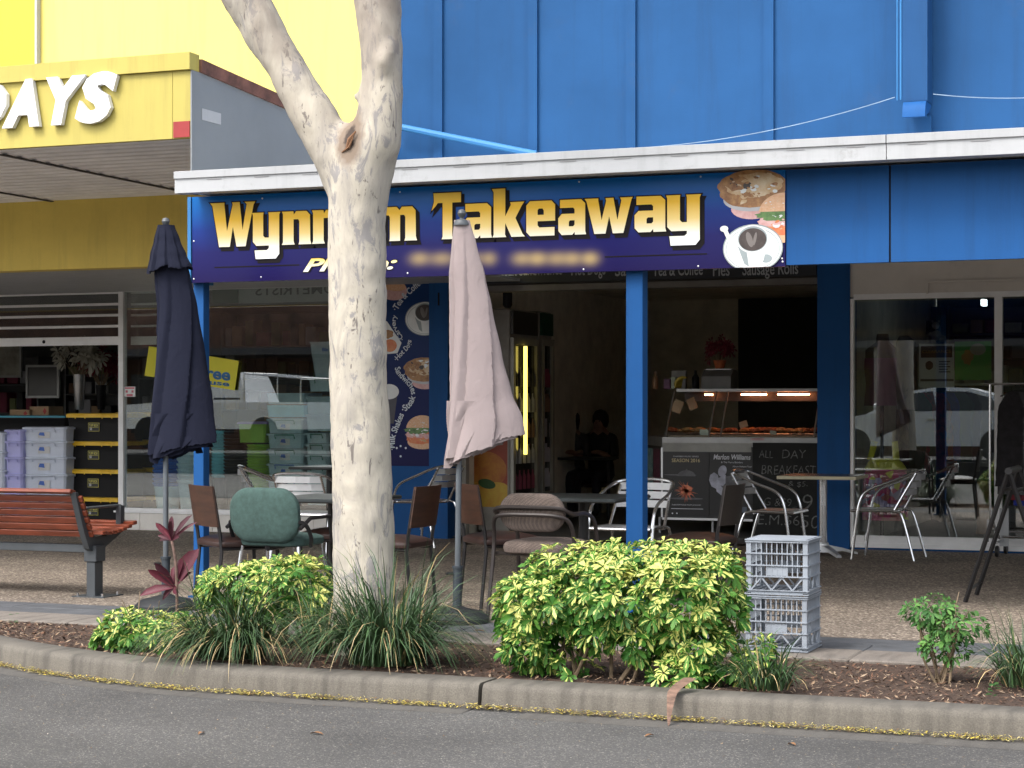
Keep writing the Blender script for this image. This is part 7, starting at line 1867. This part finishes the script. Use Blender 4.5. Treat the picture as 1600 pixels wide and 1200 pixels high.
for lab, px, m in (('teal sheet taped to the left return of the counter', 1014, mat('sheet_teal', (.03, .12, .14), .6, scale=20, col2=(.3, .4, .4))), ('magenta sheet taped to the left return of the counter', 1027, mat('sheet_magenta', (.2, .05, .1), .6, scale=22, col2=(.02, .02, .02)))):
    f = (P(px, 700, YC).x - A_.x); 
    ang = math.atan2((YC + .95) - YC, Bq.x - A_.x); L = math.hypot(.95, Bq.x - A_.x)
    s0 = (.5 if px == 1014 else .1) * L; s1 = s0 + .36 * L
    dx_, dy_ = math.cos(ang), math.sin(ang); nx, ny = -dy_ * -1, dx_ * -1
    off = .006
    pts = [(A_.x + dx_ * s_ - (dy_) * off * (1), YC + dy_ * s_ + dx_ * off) for s_ in (s0, s1)]
    b = MB(); za, zb2 = zcb + .12, zc_ - .13
    b.add([(pts[0][0], pts[0][1] - .01, za), (pts[1][0], pts[1][1] - .01, za), (pts[1][0], pts[1][1] - .01, zb2), (pts[0][0], pts[0][1] - .01, zb2)], [(0, 1, 2, 3)]); tag(b.build('taped_sheet', m, smooth=False), lab, 'sheet')

# seated people in the dark interior
def person(label, x, y, shirt, hair, face_rz, longhair, seed):
    t = thing('person', label, 'person', (x, y, .02), face_rz, 'people sitting inside the takeaway')
    vs = []; es = []; rs = []
    def v(p_, r_): vs.append(p_); rs.append(r_); return len(vs) - 1
    def e(a, b_): es.append((a, b_))
    pel = v((0, 0, .52), (.15, .12)); ab = v((0, .02, .68), (.14, .105)); ch = v((0, .0, .88), (.165, .12)); ne = v((0, .01, 1.03), (.06, .06)); hd = v((0, .03, 1.13), (.075, .085)); tp_ = v((0, .02, 1.23), (.06, .07)); ja = v((0, .07, 1.08), (.045, .045))
    e(pel, ab); e(ab, ch); e(ch, ne); e(ne, hd); e(hd, tp_); e(hd, ja)
    for s in (-1, 1):
        sh_ = v((s * .17, 0, .95), (.065, .06)); el = v((s * .23, .08, .7), (.045, .045)); wr = v((s * .12, .3, .78), (.03, .03)); hnd = v((s * .1, .37, .79), (.035, .025)); e(ch, sh_); e(sh_, el); e(el, wr); e(wr, hnd)
        for k in range(4): fg = v((s * .1 + (k - 1.5) * .018, .45 - abs(k - 1.3) * .008, .775), (.009, .009)); e(hnd, fg)
        th = v((s * .1 - s * .045, .4, .79), (.01, .01)); e(hnd, th)
        hp = v((s * .1, .02, .5), (.1, .09)); kn = v((s * .13, .42, .5), (.07, .07)); an = v((s * .13, .4, .09), (.04, .04)); to = v((s * .14, .56, .045), (.035, .03)); e(pel, hp); e(hp, kn); e(kn, an); e(an, to)
    me = bpy.data.meshes.new('body'); me.from_pydata(vs, es, []); me.materials.append(shirt); o = bpy.data.objects.new('rough', me); COL.objects.link(o)
    m_ = o.modifiers.new('s', 'SKIN'); m_.use_smooth_shade = True
    for i, r_ in enumerate(rs): me.skin_vertices[0].data[i].radius = r_
    me.skin_vertices[0].data[0].use_root = True
    o.modifiers.new('ss', 'SUBSURF').levels = 1
    dg = bpy.context.evaluated_depsgraph_get(); dg.update(); m2_ = bpy.data.meshes.new_from_object(o.evaluated_get(dg)); bpy.data.objects.remove(o)
    skin = mat('dim_skin', (0.35, 0.2, 0.14), .6); trou = mat('dark_trousers', (0.02, 0.022, 0.03), .9)
    m2_.materials.clear(); m2_.materials.append(shirt); m2_.materials.append(skin); m2_.materials.append(trou)
    for p_ in m2_.polygons:
        c_ = p_.center; p_.material_index = 1 if (c_.z > 1.01 or (c_.y > .2 and .62 < c_.z)) else (2 if c_.z < .57 else 0)
    bo = bpy.data.objects.new('body', m2_); COL.objects.link(bo); bo.parent = t
    b = MB(); b.lathe([(.01, .14), (.06, .125), (.095, .07), (.1, .0), (.085, -.06 if not longhair else -.1), (.07, -.08 if not longhair else -.22)], 16, c=(0, -.005, 1.15)); b.build('hair', hair, t)
    b = MB(); b.add([(-.012, .11, 1.12), (.012, .11, 1.12), (0, .135, 1.12), (0, .105, 1.16)], [(0, 1, 2), (0, 2, 3), (2, 1, 3), (0, 3, 1)]); b.build('nose', skin, t)
    for s in (-1, 1): b = MB(); b.lathe([(.001, -.01), (.011, 0), (.001, .01)], 8, c=(s * .032, .108, 1.15)); b.build('eye', M_bkp, t)
    return t
M_hair = mat('dark_hair', (0.012, 0.009, 0.008), .7)
pA, pB = P(893, 650, 21.8), P(934, 650, 21.8)
person('person with long dark hair sitting inside, left of the two', pA.x, 21.8, mat('dim_blouse', (.1, .09, .09), .9, scale=25, col2=(.03, .03, .04)), M_hair, R(180), True, 1)
person('person with short dark hair in a black top sitting inside, right of the two', pB.x, 21.9, mat('dim_black_top', (.02, .02, .022), .9), M_hair, R(175), False, 2)
t = thing('indoor_table', 'dark table before the two people sitting inside', 'table', ((pA.x + pB.x) / 2, 21.35, .02)); b = MB(); b.bbox(-.5, .5, -.25, .25, .7, .73, .005); b.build('tabletop', M_ttop, t)
for sx in (-.45, .45): b = MB(); b.tube([(sx, 0, 0), (sx, 0, .7)], .02, 6); b.build('leg', M_blackst, t)
for i, q in enumerate((pA, pB)):
    t = thing('stool', 'stool under the %s sitting person' % ['left', 'right'][i], 'stool', (q.x, 21.85, .02)); b = MB(); b.tube([(0, 0, 0), (0, 0, .38)], .03, 8); b.build('leg', M_blackst, t); b = MB(); pad(b, 0, 0, .36, .42, .36, .36, .1); b.build('seat', M_vinyl, t)
t = thing('wall_speaker', 'small black oval speaker high on the inner wall over the fridge', 'speaker', P(793, 463, 18.45)); b = MB(); b.lathe([(.03, -.12), (.05, -.09), (.05, .09), (.03, .12)], 12); b.build('case', M_bkp, t)

# ================================================================== clothes shop display
YW = YS + .16
def W(px, py, dy=0): return P(px, py, YW + dy)
s1 = 1 / ppm(1380, YW)
def shellmesh(sections, n=24):      # sections: (z, cx, rx, ry)
    vs = []; fs = []
    for (z, cx, rx, ry) in sections:
        for j in range(n): a = 2 * math.pi * j / n; vs.append((cx + rx * math.cos(a), ry * math.sin(a), z))
    for i in range(len(sections) - 1):
        for j in range(n): fs.append((i * n + j, i * n + (j + 1) % n, (i + 1) * n + (j + 1) % n, (i + 1) * n + j))
    return vs, fs
def print_fabric(name, cols, scale):
    m, n, l, b = nt(name); tc = n.new('ShaderNodeTexCoord'); vo = n.new('ShaderNodeTexVoronoi'); vo.inputs['Scale'].default_value = scale; l.new(tc.outputs['Object'], vo.inputs['Vector'])
    sp = n.new('ShaderNodeSeparateColor'); l.new(vo.outputs['Color'], sp.inputs[0]); cr = n.new('ShaderNodeValToRGB'); cr.color_ramp.interpolation = 'CONSTANT'
    while len(cr.color_ramp.elements) < len(cols): cr.color_ramp.elements.new(.5)
    for i, c_ in enumerate(cols): cr.color_ramp.elements[i].position = i / len(cols); cr.color_ramp.elements[i].color = c4(c_)
    l.new(sp.outputs[0], cr.inputs[0]); l.new(cr.outputs[0], b.inputs['Base Color']); b.inputs['Roughness'].default_value = .85; return m
t = thing('floral_dress', 'yellow and magenta floral dress hanging in the clothes shop window', 'dress', (0, YW, 0))
M_fl = print_fabric('floral_print', [(0.7, 0.1, 0.25), (0.55, 0.06, 0.18), (0.85, 0.8, 0.15), (0.5, 0.42, 0.75), (0.75, 0.1, 0.3), (0.6, 0.2, 0.2)], 16); M_flt = mat('yellow_bodice', (0.85, 0.8, 0.1), .8, var=.15, scale=12)
def sec(py, l_, r_, ry): p0, p1 = W(l_, py), W(r_, py); return (p0.z, (p0.x + p1.x) / 2, (p1.x - p0.x) / 2, ry)
b = MB(); vs, fs = shellmesh([sec(732, 1352, 1417, .07), sec(745, 1349, 1417, .08), sec(780, 1347, 1418, .1), sec(812, 1346, 1420, .11)]); b.add(vs, fs); b.build('skirt', M_fl, t)
b = MB(); vs, fs = shellmesh([sec(716, 1364, 1402, .06), sec(722, 1356, 1410, .07), sec(733, 1350, 1418, .075)]); b.add(vs, fs); b.build('bodice', M_flt, t)
for a, c_ in ((1361, 1367), (1402, 1398)): b = MB(); p0, p1 = W(a, 718), W(c_, 690); b.tube([(p0.x, -.05, p0.z), (p1.x, 0, p1.z)], .03, 8, flat=.35); b.build('strap', M_flt, t)
t = thing('dress_form', 'headless dress form in a plum singlet in the clothes shop window', 'mannequin', (0, YW + .35, 0))
M_form = mat('form_skin', (0.16, 0.13, 0.1), .7)
b = MB(); YW0 = YW; YW = YW0 + .35
b.add(*shellmesh([sec(522, 1370, 1388, .05), sec(535, 1368, 1390, .05), sec(547, 1352, 1404, .09), sec(570, 1352, 1402, .11), sec(632, 1354, 1398, .12)])); b.build('torso', M_form, t)
b = MB(); b.add(*shellmesh([sec(560, 1351, 1404, .115), sec(575, 1350, 1403, .125), sec(600, 1353, 1400, .12), sec(634, 1350, 1403, .135)])); b.build('singlet', mat('plum_cloth', (0.3, 0.1, 0.22), .85), t)
b = MB(); c_ = W(1378, 700); b.tube([(c_.x, 0, 0.02), (c_.x, 0, W(1378, 630).z)], .02, 8); b.lathe([(.2, 0), (.2, .02), (.03, .05)], 16, c=(c_.x, 0, .02)); b.build('stand', M_blackst, t)
t = thing('grey_shirt', 'grey shirt hanging right of the plum singlet in the window', 'shirt', (0, YW, 0))
b = MB(); b.add(*shellmesh([sec(525, 1405, 1420, .05), sec(535, 1400, 1432, .08), sec(600, 1400, 1434, .1), sec(640, 1402, 1434, .1)])); b.build('cloth', mat('grey_cloth', (0.16, 0.16, 0.15), .9), t)
YW = YW0
t = thing('mannequin_legs', 'tan mannequin leg standing low at the right of the window', 'mannequin', (0, YW + .2, 0))
b = MB(); b.add(*shellmesh([sec(752, 1522, 1545, .07), sec(775, 1521, 1545, .07), sec(800, 1522, 1541, .055), sec(836, 1520, 1540, .05)])); b.build('leg', mat('tan_form', (0.3, 0.15, 0.08), .6), t)
t = thing('soft_toy', 'small white soft toy sitting on a shelf high in the clothes shop window', 'soft toy', W(1463, 532, .8)); s_ = s1
b = MB()
for (cx, cz, r_) in ((0, 8, 9), (-1, 24, 6.5), (10, 3, 6), (-6, 31, 2), (4, 31, 2), (-9, 10, 4)): b.lathe([(.001, -r_ * s_), (r_ * .7 * s_, -r_ * .7 * s_), (r_ * s_, 0), (r_ * .7 * s_, r_ * .7 * s_), (.001, r_ * s_)], 12, c=(cx * s_, 0, cz * s_))
b.build('plush_body', mat('white_plush', (0.45, 0.4, 0.38), .95), t)
M_pst = mat('notice_paper', (0.7, 0.68, 0.65), .7, var=.06)
t = thing('notice_poster', 'white notice with a brown heading band taped inside the clothes shop window', 'poster', (0, 0, 0)); YQ = YS + .05
def wb_(b, l_, r_, top, bot, dy, k=None): p0, p1 = P(l_, bot, YQ), P(r_, top, YQ); b.box(p0.x, p1.x, YQ - .002 - dy, YQ - dy, p0.z, p1.z, k)
b = MB(); wb_(b, 1436, 1491, 537, 606, 0); b.build('sheet', M_pst, t); b = MB(); wb_(b, 1439, 1488, 540, 559, .003); b.build('heading_band', mat('band_brown', (.1, .05, .03), .7), t)
b = MB(); q = P(1441, 552, YQ); wall_text(b, 'CLEARANCE', q.x, q.z, YQ - .006, 44 * s1, 5 * s1, offset=.02); b.build('heading', mat('heading_ochre', (.4, .22, .05), .7), t)
b = MB(); q = P(1452, 571, YQ); wall_poly(b, ell(q.x, q.z, 6 * s1, 7 * s1, 16, wob=.1), YQ - .0025); b.build('portrait_spot', MATS['band_brown'], t); b = MB()
for k in range(5): wb_(b, 1467, 1485 - (k % 2) * 4, 564 + k * 4, 566 + k * 4, .003)
wb_(b, 1438, 1490, 592, 596, .003); b.build('notice_text', mat('notice_ink', (.16, .12, .1), .7), t)
t = thing('green_poster', 'green poster with a yellow cartoonish splash and white bubble in the window', 'poster', (0, 0, 0))
t['label'] = 'green poster with an orange splash and a white bubble beside the notice'
b = MB(); wb_(b, 1492, 1549, 533, 594, 0); b.build('sheet', mat('poster_green', (.1, .42, .08), .7, var=.05), t)
b = MB(); q = P(1512, 558, YQ); wall_poly(b, ell(q.x, q.z, 9 * s1, 11 * s1, 22, wob=.35), YQ - .0025); b.build('orange_splash', mat('splash_orange', (.45, .25, .04), .7), t)
b = MB(); q = P(1528, 546, YQ); wall_poly(b, ell(q.x, q.z, 12 * s1, 9 * s1, 24), YQ - .0035); b.build('white_bubble', mat('bubble_white', (.45, .45, .35), .7), t)
# rails of dim clothes within
rn = random.Random(61)
t = thing('indoor_rail', 'rail of dim clothes deep inside the clothes shop', 'clothes rail', (P(1420, 600, 20.5).x, 20.5, .02))
b = MB(); b.tube([(-.8, 0, 1.55), (2.2, 0, 1.55)], .015, 6); b.tube([(-.8, 0, 0), (-.8, 0, 1.55)], .015, 6); b.tube([(2.2, 0, 0), (2.2, 0, 1.55)], .015, 6); b.build('rail_frame', M_alu, t)
CL = [M_bk, M_bl, M_rd, mat('dim_green_cloth', (.03, .08, .05), .9), mat('dim_white_cloth', (.25, .25, .25), .9), mat('dim_brown_cloth', (.1, .06, .04), .9)]
for i in range(26):
    o = garment('dim garment on the rail deep inside the clothes shop', 0, .4, 1.55, rn.uniform(.5, .9), CL[rn.randrange(6)], i + 70, turn=rn.uniform(60, 85), group='dim clothes on the indoor rail', name='hung_garment'); o.location = (t.location.x - .7 + i * .11, 20.5, .02)
def shelfx(): pass
shelfunit('shelf unit at the back of the clothes shop, left part of the window', 1345, 1470, 22.3, [740, 690, 640, 600, 560, 520, 480], 9, GOODS)
shelfunit('shelf unit at the back of the clothes shop, right part of the window', 1480, 1640, 22.3, [740, 690, 640, 600, 560, 520, 480], 10, GOODS)
for o in list(bpy.data.objects):
    if o.type == 'MESH' and o.parent is not None: o.matrix_parent_inverse = Matrix.Identity(4)
